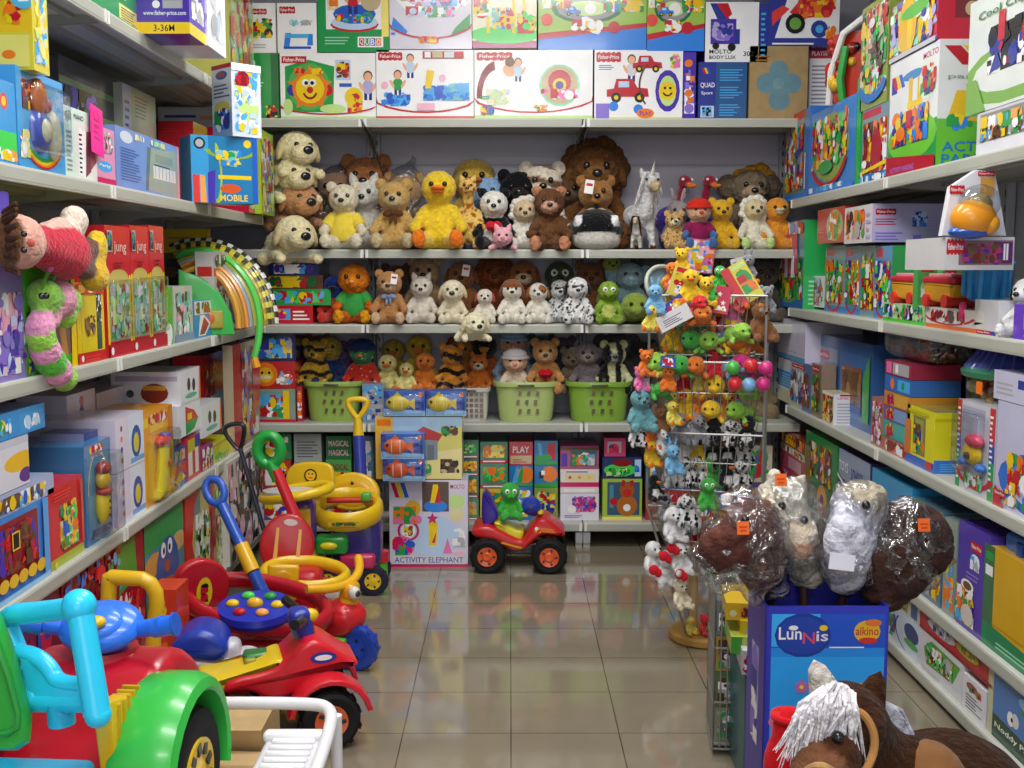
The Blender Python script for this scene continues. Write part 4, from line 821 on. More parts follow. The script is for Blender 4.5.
# ------------------------------------------------------------------ boxes standing on the floor in front of the back shelf
Yp = 4.74
def fcart(x0, x1, y0, y1, Y, d, label, base, art, z=0, **kw):
    p0 = atY(x0, y1, Y); p1 = atY(x1, y1, Y); zt = atY((x0 + x1) / 2, y0, Y).z
    return carton(label, ((p0.x + p1.x) / 2, Y + d / 2, z), kw.pop('rz', 0), p1.x - p0.x, d, zt - z, base, art, **kw)
za = atY(430, 479, Yp).z
fcart(390, 468, 480, 568, Yp, .16, 'white activity toy box with blue lettering standing on the floor', 'D8D4EA', 'r 0 0 1 .04 M;M .02 .8 .24 .17;r .42 .64 .34 .34 5C4A40;e .59 .7 .15 .07 b;p .52 .74 .66 .74 .62 .95 .56 .95 Y;p .58 .74 .66 .74 .63 .92 R;t .78 .9 .18 .05 R MOLTO;c .86 .75 .09 l;c .86 .6 .08 i;e .55 .35 .34 .24 Q;p .5 .25 .6 .25 .62 .5 .5 .55 Y;p .54 .28 .58 .28 .6 .42 R;o .24 .42 .14 .12 M;c .24 .42 .08 w;b .18 .36 .12 .12 8 4 GYR;p .68 .16 .8 .16 .74 .34 P;r .82 .08 .12 .1 p;c .3 .68 .09 E8B838;w .18 .56 .06 G;x .55 .56 .07 M;c .36 .55 .05 P;b .03 .14 .3 .22 8 8 PGYMB;b .05 .5 .3 .2 6 5 GPO;b .8 .25 .17 .2 8 3 SwQ;r .03 .04 .94 .1 s;t .06 .055 .88 .065 4A50B8 ACTIVITY ELEPHANT', side='l .1 .1 .8 .8 8 s')
fcart(376, 462, 417, 479.6, Yp, .16, 'cream toy box with a farmhouse and fields standing on the activity box', 'E8DCA0', 'r 0 .75 1 .25 A8C8E0;p 0 0 .2 0 .2 1 0 1 E8B848;r .02 .86 .16 .1 O;p .2 .35 1 .5 1 .85 .2 .6 D8D070;p .28 .55 .55 .85 .78 .72 .7 .55 B84040;p .4 .25 .72 .2 .72 .62 .4 .65 8090A0;r .6 .25 .08 .3 66747C;b .76 .7 .2 .16 10 3 DGJe;p .2 0 1 0 1 .35 .2 .25 E8DC90;b .75 .1 .22 .2 8 5 DeK;l .75 .3 .2 .06 1 D;b .25 .05 .4 .2 10 4 eGY', z=za)
zb_ = atY(430, 416, Yp).z
FISH = 'p 0 0 1 0 1 .2 0 .3 9CC8F0;b .6 .25 .38 .4 10 3 nbBN;f .34 .5 .3 %s;c .9 .85 .1 O;p 0 .7 .14 .7 .1 1 0 1 n'
for (x0, x1, y0, y1, c, nm, zz, Yq) in ((384, 425, 391, 416, 'E8C830', 'blue toy fish box with a yellow fish, left one on top of the farmhouse box', zb_, Yp), (426, 466, 391, 416, 'E8C830', 'blue toy fish box with a yellow fish, right one on top of the farmhouse box', zb_, Yp), (381, 424, 434, 459, 'F07030', 'blue toy fish box with an orange fish, upper one in front of the farmhouse', None, 4.64), (383, 425, 459, 481, 'E05828', 'blue toy fish box with an orange fish, lower one in front of the farmhouse', None, 4.64)):
    z = atY(400, y1, Yq).z if zz is None else zz
    o = fcart(x0, x1, y0, y1, Yq, .09, nm, '3468C0', FISH % c, z=z, group=None)
    w = o.dimensions
    # moulded fish behind a clear window
    f = MB(); f.ell((0, 0, 0), (.05, .016, .034), c, None, 16, 10).prism([(.04, 0), (.075, .025), (.075, -.025)], -.006, .006, c).prism([(-.02, .03), (.02, .03), (.0, .05)], -.004, .004, c)
    for s in (-.015, .02): f.ell((s, -.0015, 0), (.005, .0165, .031), 'w', None, 8, 8)
    f.ell((-.033, -.012, .008), .007, 'K', None, 8, 6); fo = f.build('moulded_fish', 'plastic', o); fo.location = (-.03, -.045, w.z * .5)
    q = MB().rbox((0, -.045 - .014, w.z * .5), (w.x * .94, .03, w.z * .85), 'w', .008); q.build('window_pane', 'clear', o)
for x, c, nm in ((672, '7A6A5C', 'fawn plush bear behind the wire stand on the basket shelf'), (712, '5C5A66', 'slate plush bear behind the wire stand on the basket shelf'), (752, '8A7A58', 'khaki plush bear behind the wire stand on the basket shelf')): inb(x - 20, x + 20, 342, 422, 5.3, 'plush_bear', nm, body=c)
stackcol(694, 730, [523, 486, 450], ['orange toy box low behind the right half of the wire stand', 'teal toy box on the orange one behind the wire stand'], ['B86838', '3C7880'], ['b .1 .1 .8 .8 16 3 YwB', 'b .1 .1 .8 .8 16 4 OwY'])
stackcol(734, 772, [523, 484, 446], ['violet toy box at the right end of the bottom back shelf', 'cream toy box on the violet one at the right end'], ['5C4888', 'C8C0A8'], ['b .1 .1 .8 .8 16 5 YwP', 'b .1 .1 .8 .8 16 6 RGB'])
# ================================================================== LEFT WALL
z1, z2, z3, z4, z5 = LZ
def lc(xa, xb, yt, z, label, base, front='', left='', d=.25, Xf=XL - .012, h=None, lift=0, yb=None, **kw):
    """box on the left shelves, front towards the aisle; xa..xb pixel columns of its front, yt pixel row of its top (at the middle)"""
    ym = yt if yt is not None else (yb or 300)
    Ya, Yb = atX(xa, ym, Xf).y, atX(xb, ym, Xf).y
    zb = z + lift if yb is None else atX((xa + xb) / 2, yb, Xf).z
    hh = h if h else atX((xa + xb) / 2, yt, Xf).z - zb
    return carton(label, (Xf - d / 2, (Ya + Yb) / 2, zb), PI / 2, abs(Yb - Ya) - .004, d, hh, base, front, left=left, **kw)
def fr(x0, x1, y0, Y, z, label, base, art, d=.2, rz=0, y1=None, **kw):
    """box whose printed face looks down the aisle towards the camera"""
    ym = (y0 + (y1 or y0)) / 2; p0, p1 = atY(x0, ym, Y), atY(x1, ym, Y); zb = z if y1 is None else atY((x0 + x1) / 2, y1, Y).z; zt = atY((x0 + x1) / 2, y0, Y).z
    return carton(label, ((p0.x + p1.x) / 2, Y + d / 2, zb), rz, (p1.x - p0.x) / math.cos(rz), d, zt - zb, base, art, **kw)
# ---- top shelf
lc(88, 149, -28, z1, 'green toy box on the top left shelf beside the purple box', '1C9A4C', 'r 0 0 1 .06 J;r .45 .1 .3 .3 y;l .48 .12 .25 .25 5 K;r .78 .08 .2 .3 w;b .8 .1 .16 .26 8 3 nCK;r .8 .45 .2 .55 m;b .05 .5 .6 .45 14 4 CwYG')
def xbox(xa, xb, yc, z, Xf, label, base, front, left, d, top, **kw):
    Ya, Yb = atX(xa, yc, Xf).y, atX(xb, yc, Xf).y
    return carton(label, (Xf - d / 2, (Ya + Yb) / 2, z), PI / 2, Yb - Ya - .002, d, top, base, front, left=left, **kw)
xbox(190, 206, 40, z1, -.972, 'purple toy box with a yellow lower band overhanging the top left shelf', 'V', 'r 0 0 1 .1 Y;r .1 .4 .8 .5 w;b .1 .15 .8 .2 8 3 Swz', 'r 0 0 1 .1 Y;t .45 .02 .32 .06 K 3-36M;l .1 .6 .75 .3 3 w;r .05 .5 .5 .015 P;t .3 .15 .65 .05 w www.fisher-price.com;r .6 .22 .3 .07 S;c .5 .255 .035 w', .2, .34)
xbox(208, 226, 48, z1, -.965, 'tall white toy box with a pink edge at the end of the top left shelf', 'w', 'r .1 .1 .8 .8 E4E8F0;b .2 .1 .6 .8 16 3 QswS', 'r .2 .5 .8 .3 m;b .2 .1 .8 .3 8 3 wS', .2, .36)
lc(227, 252, -20, z1, 'yellow and green toy box beyond the white one on the top left shelf', 'C8C860', 'b .05 .05 .9 .9 40 3 YgEOlR', Xf=XL - .02)
# ---- second shelf
lc(-50, 14, 72, z2, 'sky blue toy box cut by the left edge of view', '3C9CE0', 'c .8 .75 .1 r;c .8 .75 .06 Y;r .3 .1 .7 .3 g;b .4 .05 .6 .14 10 3 Ywo')
ob = lc(15, 62, 74, z2, 'sky blue window box with a rainbow and a round toy behind film', '48A4E4', 'r .08 .18 .86 .74 5CA8DC;b .1 .6 .45 .3 14 5 ORDYX;a .5 .45 .48 .42 .1 200 330 R;a .5 .47 .48 .42 .12 200 330 O;a .5 .49 .46 .42 .14 200 330 Y;a .5 .52 .44 .42 .1 200 330 G;b .02 .1 .2 .3 8 6 wyQ;c .1 .2 .06 w')
hb = ob.dimensions.z; wb = ob.dimensions.x
m_ = MB().lathe([(0, .02), (.035, .018), (.05, .008), (.055, 0)], '3C50B0', 24, (-.02, -.126, hb * .42), Euler((PI / 2, 0, 0))); m_.lathe([(0, .03), (.02, .026), (.028, .018)], 'D8D4B0', 20, (-.02, -.126, hb * .42), Euler((PI / 2, 0, 0)))
m_.ell((.05, -.13, hb * .4), (.03, .02, .06), 'C0C0A8').ell((-.03, -.13, hb * .75), (.03, .02, .045), 'C06828').ell((-.01, -.14, hb * .68), (.02, .015, .02), '8A1420'); m_.build('moulded_toy', 'plastic', ob)
MB().rbox((0, -.137, hb * .54), (wb * .8, .05, hb * .7), 'w', .02).build('window_pane', 'clear', ob)
lc(63, 95, 110, z2, 'white toy piano box with black and white keys', 'D4ECE0', 'r .3 .02 .7 .8 E8E8E4;p .42 .08 .62 .05 .68 .7 .45 .75 w;l .44 .1 .1 .6 9 K;p .62 .05 .98 .3 .9 .75 .68 .72 A85868;p .62 .05 .8 .15 .75 .6 .68 .72 804050;t .3 .85 .3 .07 K PIANO;l .05 .1 .18 .6 9 z;b .02 .8 .2 .15 6 3 KZ')
lc(95, 114, 128, z2, 'pink toy box beside the piano box', 'EC9CC0', 'r .05 .5 .6 .45 D0B8C8;e .45 .32 .4 .1 C;t .15 .3 .6 .07 w Party;b .1 .55 .8 .4 14 4 PSuw;r 0 0 1 .12 M')
t = MB().box((0, 0, 0), (.085, .003, .13), 'FF2C9C').build('price_sign', 'card'); Face_ = None
fm = MB().box((0, 0, 0), (.085, .003, .13), 'FF2C9C'); Face(fm, (-.0425, -.0016, -.065), (.085, 0, 0), (0, 0, .13), (0, -1, 0)).draw('l .2 .3 .6 .5 4 M;t .2 .72 .6 .15 M 12'); t.data = fm.mesh('price_sign', recalc=False); t.data.materials.append(MT['card'])
t.location = atX(97, 131, XL + .0); t.rotation_euler = (-.05, .12, PI / 2); tag(t, 'neon pink price sign clipped over the pink toy box', 'sign')
lc(115, 178, 136, z2, 'pale blue electronic keyboard toy box with a grey keyboard picture', '7C9CDC', 'p .45 .08 .98 .02 1 .9 .5 .8 A0ACA0;p .42 .06 .46 .06 .52 .82 .46 .82 6C7870;p .55 .3 .93 .3 .93 .52 .55 .52 E4E4E0;l .56 .53 .36 .05 1 K;r .58 .32 .004 .2 K;r .64 .32 .006 .2 K;r .7 .32 .006 .2 K;r .76 .32 .006 .2 K;r .82 .32 .006 .2 K;r .88 .32 .006 .2 K;r .58 .6 .3 .14 8C9890;e .15 .86 .09 .1 D8E4F0;l .06 .15 .3 .55 12 4C6CB4;r .96 0 .04 1 D8A0B0;b .25 .86 .5 .1 10 4 wyE')
c_ = atY(214, 205, 3.98)
carton('turquoise blue toy box with a baby mobile and yellow lettering, turned to the camera', (c_.x - .005, 4.08, z2), .55, .24, .14, .235, '1C7CB4',
       'r 0 0 .26 1 38A0DC;c .13 .88 .09 k;c .13 .88 .06 S;p .02 0 .12 0 .12 .4 .02 .42 r;p .13 0 .22 0 .2 .4 .13 .42 o;p .24 0 .34 0 .36 .5 .24 .45 V;a .6 .8 .4 .14 .2 180 350 8CB020;a .36 .4 .1 .5 .3 270 450 A4C020;c .85 .9 .06 Y;r .4 .36 .5 .06 Y;e .58 .22 .16 .07 D85820;t .42 .03 .42 .1 F8D838 MOBILE;b .36 .55 .4 .25 12 5 GtYb;r .93 0 .07 1 B', 'r 0 0 1 1 405C98;b .1 .1 .8 .8 20 4 CDwRv')
lc(247, 259, 130, z2, 'crimson toy box end beyond the turquoise mobile box', 'D01840', 'b .05 .05 .5 .2 6 3 wCy;c .3 .85 .05 p', Xf=XL + .03, d=.2)
lc(260, 273, 132, z2, 'lime and sky blue toy bag at the far end of the second left shelf', 'A8D038', 'b .02 .02 .9 .9 40 3 lCYBwR', Xf=XL + .06, d=.2)
carton('white toy box with red logo standing on the turquoise mobile box', (c_.x + .06, 4.10, z2 + .236), .8, .12, .13, .255, 'D8E0EC', 'b .1 .05 .8 .85 30 3 lYQCw;r 0 .9 1 .1 w;b .1 .7 .5 .2 6 4 RX', left='r 0 .94 1 .06 R;e .5 .85 .3 .06 n;e .45 .86 .2 .04 X;l .1 .55 .8 .2 4 Z;p 0 0 1 0 1 .4 0 .2 98B8E0;e .5 .4 .4 .1 D8C860;b .1 .1 .8 .3 10 3 nGwb')
fr(158, 193, 121, 4.4, z2, 'flat red toy box behind the turquoise mobile box', 'D82838', 'r 0 .5 1 .5 D82838;l .1 .88 .5 .06 2 r', d=.2, sidecol='A8A020')
fr(158, 218, 107, 4.75, z2, 'long white toy box at the back of the second left shelf', 'B8B8BC', 'l .1 .9 .8 .06 1 n;r .7 .88 .25 .04 C89878', d=.1)
lc(122, 155, 90, z2, 'beige grey box with black stripes at the back of the second left shelf', 'A8A890', 'r 0 0 .25 1 B0B0C0;l .05 .5 .15 .4 6 n;l .35 .75 .4 .2 6 Z', Xf=XL - .17, d=.2)
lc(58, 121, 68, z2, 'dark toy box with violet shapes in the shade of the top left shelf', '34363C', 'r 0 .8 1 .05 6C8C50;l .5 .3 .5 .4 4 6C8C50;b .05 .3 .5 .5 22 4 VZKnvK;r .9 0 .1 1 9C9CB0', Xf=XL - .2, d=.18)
lc(34, 50, None, z2, 'tall yellow toy box lying over the sky blue window box', 'D8CC3C', 'b .1 .05 .8 .9 30 4 QlyCY', 'r 0 .25 1 .75 E8C020;e .12 .65 .45 .22 1C9840;e .16 .58 .3 .18 2C1C80;c .78 .88 .14 2C1C80;r .6 .3 .25 .35 E8C020;b .6 .3 .25 .4 20 5 RORY;c .9 .5 .1 58B8E0;l .82 .45 .15 .1 3 w;r 0 .02 .95 .21 E4DC70;e .42 .13 .1 .09 C02848;c .4 .16 .03 w;e .65 .1 .1 .03 O', yb=73, h=.34, d=.16, Xf=XL + .02)
# ---- third shelf
def clear_front(o, y=-.5):
    d_ = o.dimensions; MB().box((0, 0, d_.z * .5), (d_.x * .8, .002, d_.z * .8), 'w').build('window_pane', 'clear', o).location = (0, y, 0)
lc(-60, 22, 262, z3, 'violet and white toy box cut by the left edge below the doll', '8C7CC4', 'b .3 .05 .7 .7 36 3 vwVpQ', d=.2)
lc(-45, 12, None, z3, 'plain violet toy box beside the rag doll head', '5C48C0', 'b .6 0 .4 .3 12 3 wv', yb=263, h=.16, d=.2)
lc(22, 73, 268, z3, 'bright green toy box with a striped caterpillar in front', '5CD030', 'p 0 0 .4 0 .55 1 .5 1 0 .9 58D02C;p .4 .1 .6 .7 .95 .8 1 .1 80605C;p .72 .1 .84 .1 .72 .75 .6 .7 C8904C;o .5 .5 .12 .06 A87040;r 0 0 1 .13 48B828;t .58 .05 .28 .04 J Caterpillar;b .02 .02 .4 .14 18 4 VOgYR;x .45 .15 .09 D03030;b .1 .3 .3 .14 6 8 eCu;t .02 .55 .26 .05 J Musical;p .88 0 1 0 1 1 .92 1 Y')
# caterpillar plush hugging the box front
t = thing('plush_caterpillar', 'pink and lime striped plush caterpillar in front of the bright green box', 'plush toy', (0, 0, 0))
cps = [(62, 303, .034), (52, 300, .042), (40, 298, .036), (60, 318, .028), (45, 320, .026), (36, 328, .03), (37, 340, .03), (41, 352, .032), (46, 362, .033), (52, 372, .033), (60, 380, .03)]
P = []; cols = ['9CD848', 'E8A0B8', '8CC850', '9CD848', 'E8A0B8', 'F0A0C8', '9CD84C', 'F0A0C8', '5CC838', 'F0A0C8', '9CD84C']
for (x, y, r_), c in zip(cps, cols): q = atX(x + 4, y - 2, XL + .02); P.append((tuple(q), (r_ * 1.2,) * 3, c))
me = blob_mesh(P, .011, 3); me.materials.append(MT['plush']); o = bpy.data.objects.new('body', me); COL.objects.link(o); o.parent = t
for dy in (-.02, .02): MB().ell(atX(44, 296, XL + .062) + Vector((0, dy * .6, 0)), .008, 'K', None, 8, 6).build('eye', 'bead', t)
for k in (0, 1): a = atX(42 + 8 * k, 290, XL + .03); MB().tube(smooth([a, a + Vector((.01, .0, .03)), a + Vector((.03, .02 * k - .02, .05))], 2), .004, '58A030', 6).ell(a + Vector((.03, .02 * k - .02, .05)), .008, 'E060A0', None, 8, 6).build('antenna', 'plush', t)
lc(74, 103, 283, z3, 'yellow window box with a small figure, left of the red topped boxes', 'E8D020', 'r .08 .15 .1 .65 3C3C34;r .72 .15 .18 .72 405850;b .72 .5 .18 .35 10 4 wKZ;r .02 .1 .14 .85 Y;b .3 .35 .35 .25 12 3 DcuY;r 0 .86 1 .14 D83820;b .1 .88 .6 .1 6 4 oYw;r 0 0 1 .14 D02830;c .15 .07 .04 w;l .25 .03 .6 .08 2 r')
for i, (xa, xb, nm) in enumerate(((104, 129, 'red topped window box with yellow frame, nearest of three beside the rag doll'), (129, 148, 'red topped window box with yellow frame, middle of three on the left shelf'), (148, 163, 'red topped window box with yellow frame, farthest of three on the left shelf'))):
    o = lc(xa, xb, 226, z3, nm, 'CC2030', 'r .06 .12 .88 .48 A0B088;r 0 .1 .08 .52 Y;r .92 .1 .08 .52 Y;e .5 .6 .4 .07 C8B860;b .1 .14 .8 .42 30 %d EtwGRlS;t .3 .78 .5 .1 E8C0B8 jung;l .3 .68 .4 .06 2 X;r .04 .8 .2 .16 S;b .05 .81 .18 .14 6 5 nKG;r 0 0 1 .1 C82838;c .1 .05 .03 w' % (i + 3))
    MB().rbox((0, -.128, o.dimensions.z * .36), (o.dimensions.x * .84, .03, o.dimensions.z * .46), 'w', .006).build('window_pane', 'clear', o)
lc(163, 172, 287, z3, 'slim green toy box beside the red topped boxes', '50B838', 'r .1 .05 .8 .25 b;r .2 .35 .25 .6 8CD860;c .5 .18 .2 w', topcol='l')
ob = lc(173, 192, 286, z3, 'clear pack of small bottles on the third left shelf', 'C8CCC0', 'b .1 .1 .8 .8 34 5 SEpwtu;r 0 0 1 .15 8CA0B8', topcol='s')
lc(193, 213, 300, z3, 'blue toy box with a red shoe shape and a white header', '3C88D0', 'r .05 .62 .9 .36 E8E4E0;b .1 .65 .8 .3 8 3 Ruw;p .2 .05 .55 .05 .85 .35 .5 .6 .3 .6 w;p .25 .08 .5 .08 .75 .33 .5 .55 B01848', d=.07)
lc(213, 228, 252, z3, 'white and red blister pack with clear bubbles beside the hoops', 'D4D0CC', 'r 0 .7 1 .1 D83830;b .1 .05 .8 .6 30 3 wSuRs;b .1 .82 .8 .15 8 3 Kuw', 'r .1 .7 .8 .12 D83830;b .1 .05 .8 .6 20 3 SuRs', d=.07)
fr(162, 207, 229, 4.8, z3, 'plain yellow box at the back of the third left shelf', 'D8B820', 'r 0 0 1 .76 5C6434;l .1 .85 .7 .1 2 B09018;l .4 .88 .3 .06 1 c;b .05 .05 .9 .65 14 4 Zku', d=.05)
# fan of hoops leaning at the end of the shelf
hn = (('amber', 'E0A040', 0), ('bronze', 'B08830', 0), ('orange', 'E09038', 0), ('silver blue', '90A0B4', 0), ('olive', '9CA040', 0), ('bright green', '5CD058', 0), ('brown', '9C6C30', 0), ('gold', 'CCB838', 'A08820'), ('lemon and black netted', 'D8D048', '3C3C28'), ('yellow netted', 'C8C040', '58582C'), ('black and white checked', '2C2C30', 'DCDCDC'))
for i, (nm, c, c2) in enumerate(hn):
    rx_, rz_, tr = .145 + .017 * i, .245 + .011 * i, (.014, .009, .012, .011, .012, .017, .008, .013, .016, .014, .017)[i]
    a1 = -24 if i == 5 else 3; N = 56; pts = []
    for k in range(N + 1):
        a = R(112 + (a1 - 112) * k / N); pts.append((rx_ * math.cos(a), .03 * math.sin(k / N * 3), rz_ * math.sin(a)))
    rad = [tr * (1 - .4 * max(0, abs(k - N / 2) / (N / 2) - .4)) for k in range(N + 1)]
    mb = MB(); mb.tube(pts, rad, c, 8)
    if c2:
        o_ = len(mb.f) - 2 - 8 * N
        for k in range(N):
            for q in range(8):
                if (k // 2 + q // 2) % 2: mb.c[o_ + k * 8 + q] = cc(c2)
    if i == 5: mb.tube([pts[-1], Vector(pts[-1]) + Vector((.01, 0, -.04))], [.014, .018], 'E8A028', 8)
    o = mb.build('bent_hoop', 'gloss'); q = atY(203, 330, 4.28 + .03 * i); o.location = (q.x - .01, 4.28 + .03 * i, z3 + (.008 if i != 5 else .02)); o.rotation_euler = (0, 0, .05 - .012 * i)
    tag(o, nm + ' bent hoop in the fan of hoops beside the dog stack', 'hoop', 'fan of hoops')
t = thing('plastic_sled', 'shiny green quarter round plastic toy in front of the fan of hoops', 'toy', (XL - .03, 4.22, z3), .2)
MB().prism([(-.1, 0), (.1, 0), (.09, .08), (.05, .16), (-.02, .22), (-.1, .25)], -.012, .012, '38B84C', bev=.006).build('panel', 'plastic', t)
MB().rbox((.0, -.018, .06), (.12, .014, .07), 'A8A038', .02).ell((-.01, -.026, .065), (.04, .01, .03), 'D87028').build('handle_plate', 'plastic', t)
# soft rag doll lying across the boxes (plain stand-in figure)
t = thing('rag_doll', 'soft rag doll in a red dress lying across the boxes, yellow shoes', 'doll', (0, 0, 0))
X0 = XL + .05
def dp(x, y, dx=0): return tuple(atX(x, y, X0 + dx))
s_ = 2.55 / F
P = [(dp(20, 242), (.055, .06, .062), 'E0A898'), (dp(2, 240, -.02), (.05, .045, .06), '6A4830')]
P += limb(dp(33, 243), dp(64, 254), .04, .065, 'C81838', 5) + limb(dp(46, 232), dp(60, 226), .026, .026, 'E0B8A8') + [(dp(74, 221), (.034, .05, .042), 'E8D8C8')] + limb(dp(68, 258), dp(88, 248), .034, .03, '6C3C30') + limb(dp(68, 264), dp(84, 268), .032, .03, '6C3C30')
P += [(dp(97, 247), (.03, .032, .05), 'E0BC20'), (dp(95, 277), (.035, .065, .042), 'E0B418')]
me = blob_mesh(P, .013, 4); me.materials.append(MT['plush']); o = bpy.data.objects.new('body', me); COL.objects.link(o); o.parent = t
b = MB()
for i in range(18): a = i * 2.4; b.tube([Vector(dp(6, 240)) + Vector((.0, .0, .06 * math.sin(a))), Vector(dp(-4, 238)) + Vector((.045, .0, .075 * math.sin(a)))], [.008, .004], '5A3820', 6)
b.build('hair', 'fur', t)
for x, y in ((24, 234), (24, 250)): MB().ell(dp(x, y, .048), .007, 'K', None, 8, 6).build('eye', 'bead', t)
MB().ell(dp(31, 243, .05), .009, 'D06858', None, 10, 8).build('nose', 'plush', t)
# ---- fourth shelf
ob = lc(-60, 47, 522, z4, 'blue toy box with a red window panel and a row of yellow coins', '4088D8', 'r .04 .2 .86 .72 8C1820;b .06 .3 .82 .55 44 4 XRVDur;r .6 .55 .08 .22 Y;r .61 .57 .06 .18 K;e .9 .2 .05 .08 E8C030;e .8 .2 .05 .08 E8C030;e .7 .2 .05 .08 E8C030;e .6 .2 .05 .08 E8C030;e .5 .2 .05 .08 E8C030;e .4 .2 .05 .08 E8C030;r .94 0 .06 1 58A8F0;r 0 0 1 .06 8CC0E8')
zt = ob.location.z + ob.dimensions.z
ob = lc(-60, 46, None, zt, 'pale lilac toy box with script on its lid, on the box of yellow coins', 'A8B4D8', 'b .2 .1 .7 .7 26 4 YBuCw', h=.05)
ob = lc(-60, 22, None, zt + .052, 'white toy box with a yellow toy picture at the left edge, fourth shelf', 'D8D8E4', 'e .9 .5 .25 .2 E8B820;e .95 .2 .1 .15 603088;r 0 .85 1 .15 C8C8D8', h=.115, d=.2)
lc(-60, 40, None, zt + .169, 'flat blue toy box on top of the stack at the left edge, fourth shelf', '3890D8', 'r .7 .1 .28 .7 3C9CE0;b .75 .2 .2 .5 6 3 wQ;b .1 .2 .5 .6 16 4 GCYw', h=.06, d=.22)
lc(47, 82, 482, z4, 'red toy box with a green and yellow toy picture, yellow lower edge', 'D02428', 'r 0 0 1 .12 A8B830;b .3 .2 .5 .55 22 5 YGwBY;p .35 .15 .8 .15 .75 .6 .55 .75 8C1020;b .35 .18 .45 .5 24 6 YGwgBO;r .9 .15 .06 .8 E85030;c .1 .06 .04 Y;l .1 .82 .6 .12 3 r')
fr(40, 84, 434, 3.02, z4, 'dark blue toy box with two pairs of orange goggles behind the red box', '1C3478', 'e .3 .8 .14 .08 D87820;e .3 .8 .09 .05 2C2018;e .75 .8 .14 .08 D87820;e .75 .8 .09 .05 2C2018;t .44 .77 .12 .07 w 8;t .9 .77 .1 .07 w 8;b .05 .1 .9 .6 20 4 CnBw;r 0 .9 1 .1 8C8CB0', d=.1)
ob = lc(83, 110, 442, z4, 'teal blue window box with a yellow bee figure', '3C7CB0', 'r .1 .08 .82 .8 5C98B8;a .5 .5 .4 .42 .06 0 180 E8D890;r 0 .88 1 .12 6888B0;b .2 .9 .5 .08 6 3 YwR;p .15 .05 .9 .05 .95 .12 .2 .14 284C78')
bz = ob.dimensions.z
f = MB().ell((0, -.135, bz * .36), (.03, .02, bz * .2), 'E8C828').ell((-.005, -.14, bz * .62), (.028, .02, bz * .1), 'D8B028').ell((-.005, -.142, bz * .74), (.03, .02, bz * .07), 'A02828').ell((.0, -.14, bz * .5), (.03, .022, bz * .05), 'B02830')
for k in range(4): f.ell((0, -.155, bz * (.26 + .07 * k)), (.005, .004, .005), '5C4018', None, 8, 6)
f.build('moulded_bee', 'plastic', ob); MB().rbox((0, -.143, bz * .48), (ob.dimensions.x * .8, .06, bz * .82), 'w', .012).build('window_pane', 'clear', ob)
PW = 'r 0 0 .45 1 E0D8EC;c .2 .2 .06 R;c .2 .4 .06 V;c .2 .6 .06 O;c .2 .8 .06 m;r .45 0 .55 1 DCE4F4;e .72 .45 .18 .32 2C48A8;e .72 .42 .1 .2 D8C838;r .5 .05 .5 .1 78A8E0'
o1 = lc(110, 139, None, z4, 'white toy box with a blue clock toy, lower of two stacked', 'DCD4E8', PW, h=.155, group=None)
lc(110, 139, None, z4 + .157, 'white toy box with a blue clock toy, upper of two stacked', 'DCD4E8', PW, h=.155)
ob = lc(139, 172, 410, z4, 'orange window box with a yellow toy phone', 'E8A020', 'r .2 .06 .62 .7 F0B838;r .3 .78 .4 .1 E8C048;b .1 .85 .8 .12 10 4 RwYO;r .86 0 .14 1 D08010', left='r 0 0 1 1 D8A840')
bz = ob.dimensions.z
f = MB().tube([(-.005, -.135, bz * .12), (.0, -.14, bz * .35), (.01, -.14, bz * .58)], [.04, .034, .03], 'ECD81C', 12, flat=.6).ell((.01, -.14, bz * .66), (.05, .025, bz * .06), 'D83020').ell((.03, -.14, bz * .7), (.03, .02, bz * .05), '5838B0').ell((0, -.165, bz * .42), (.012, .006, .012), 'D82838').tube([(-.05, -.135, bz * .1), (.05, -.135, bz * .1)], .016, 'F0E020')
f.build('toy_phone', 'plastic', ob); MB().rbox((.0, -.145, bz * .42), (ob.dimensions.x * .64, .06, bz * .7), 'w', .012).build('window_pane', 'clear', ob)
lc(173, 186, 448, z4, 'blue and red toy box with yellow shapes beside the orange phone box', '2C50A0', 'r 0 .3 1 .3 D02830;l .1 .35 .8 .2 3 r;b .1 .65 .8 .3 12 4 YSO;c .5 .12 .3 b;p 0 .2 .5 .4 .9 .2 .3 .05 Y')
lc(186, 200, 436, z4, 'white and red toy box with a yellow figure at the far left shelf', 'C83040', 'r .1 .1 .3 .6 E8E0D8;r .6 .1 .25 .6 E8E0D8;r .1 .65 .5 .3 C8C020;r .6 .7 .4 .3 4848A0')
lc(201, 213, 446, z4, 'purple and red toy box beside the lime pack', '8C4080', 'b .05 .05 .9 .9 22 4 RgwYV')
lc(213, 232, 440, z4, 'lime yellow toy pack with a smiling green figure', 'C8D020', 'e .4 .3 .35 .2 6CC838;c .3 .34 .05 K;e .6 .6 .3 .3 E0E030;b .1 .02 .8 .1 8 3 vOw;r 0 .9 1 .1 E0A030')
LOGO = 'r .06 .72 .5 .16 B8B0D0;r .55 .72 .4 .14 C0B0CC;c .27 .35 .12 3C3C48;e .62 .36 .2 .3 8C3020;r .46 .45 .32 .14 E0A030'
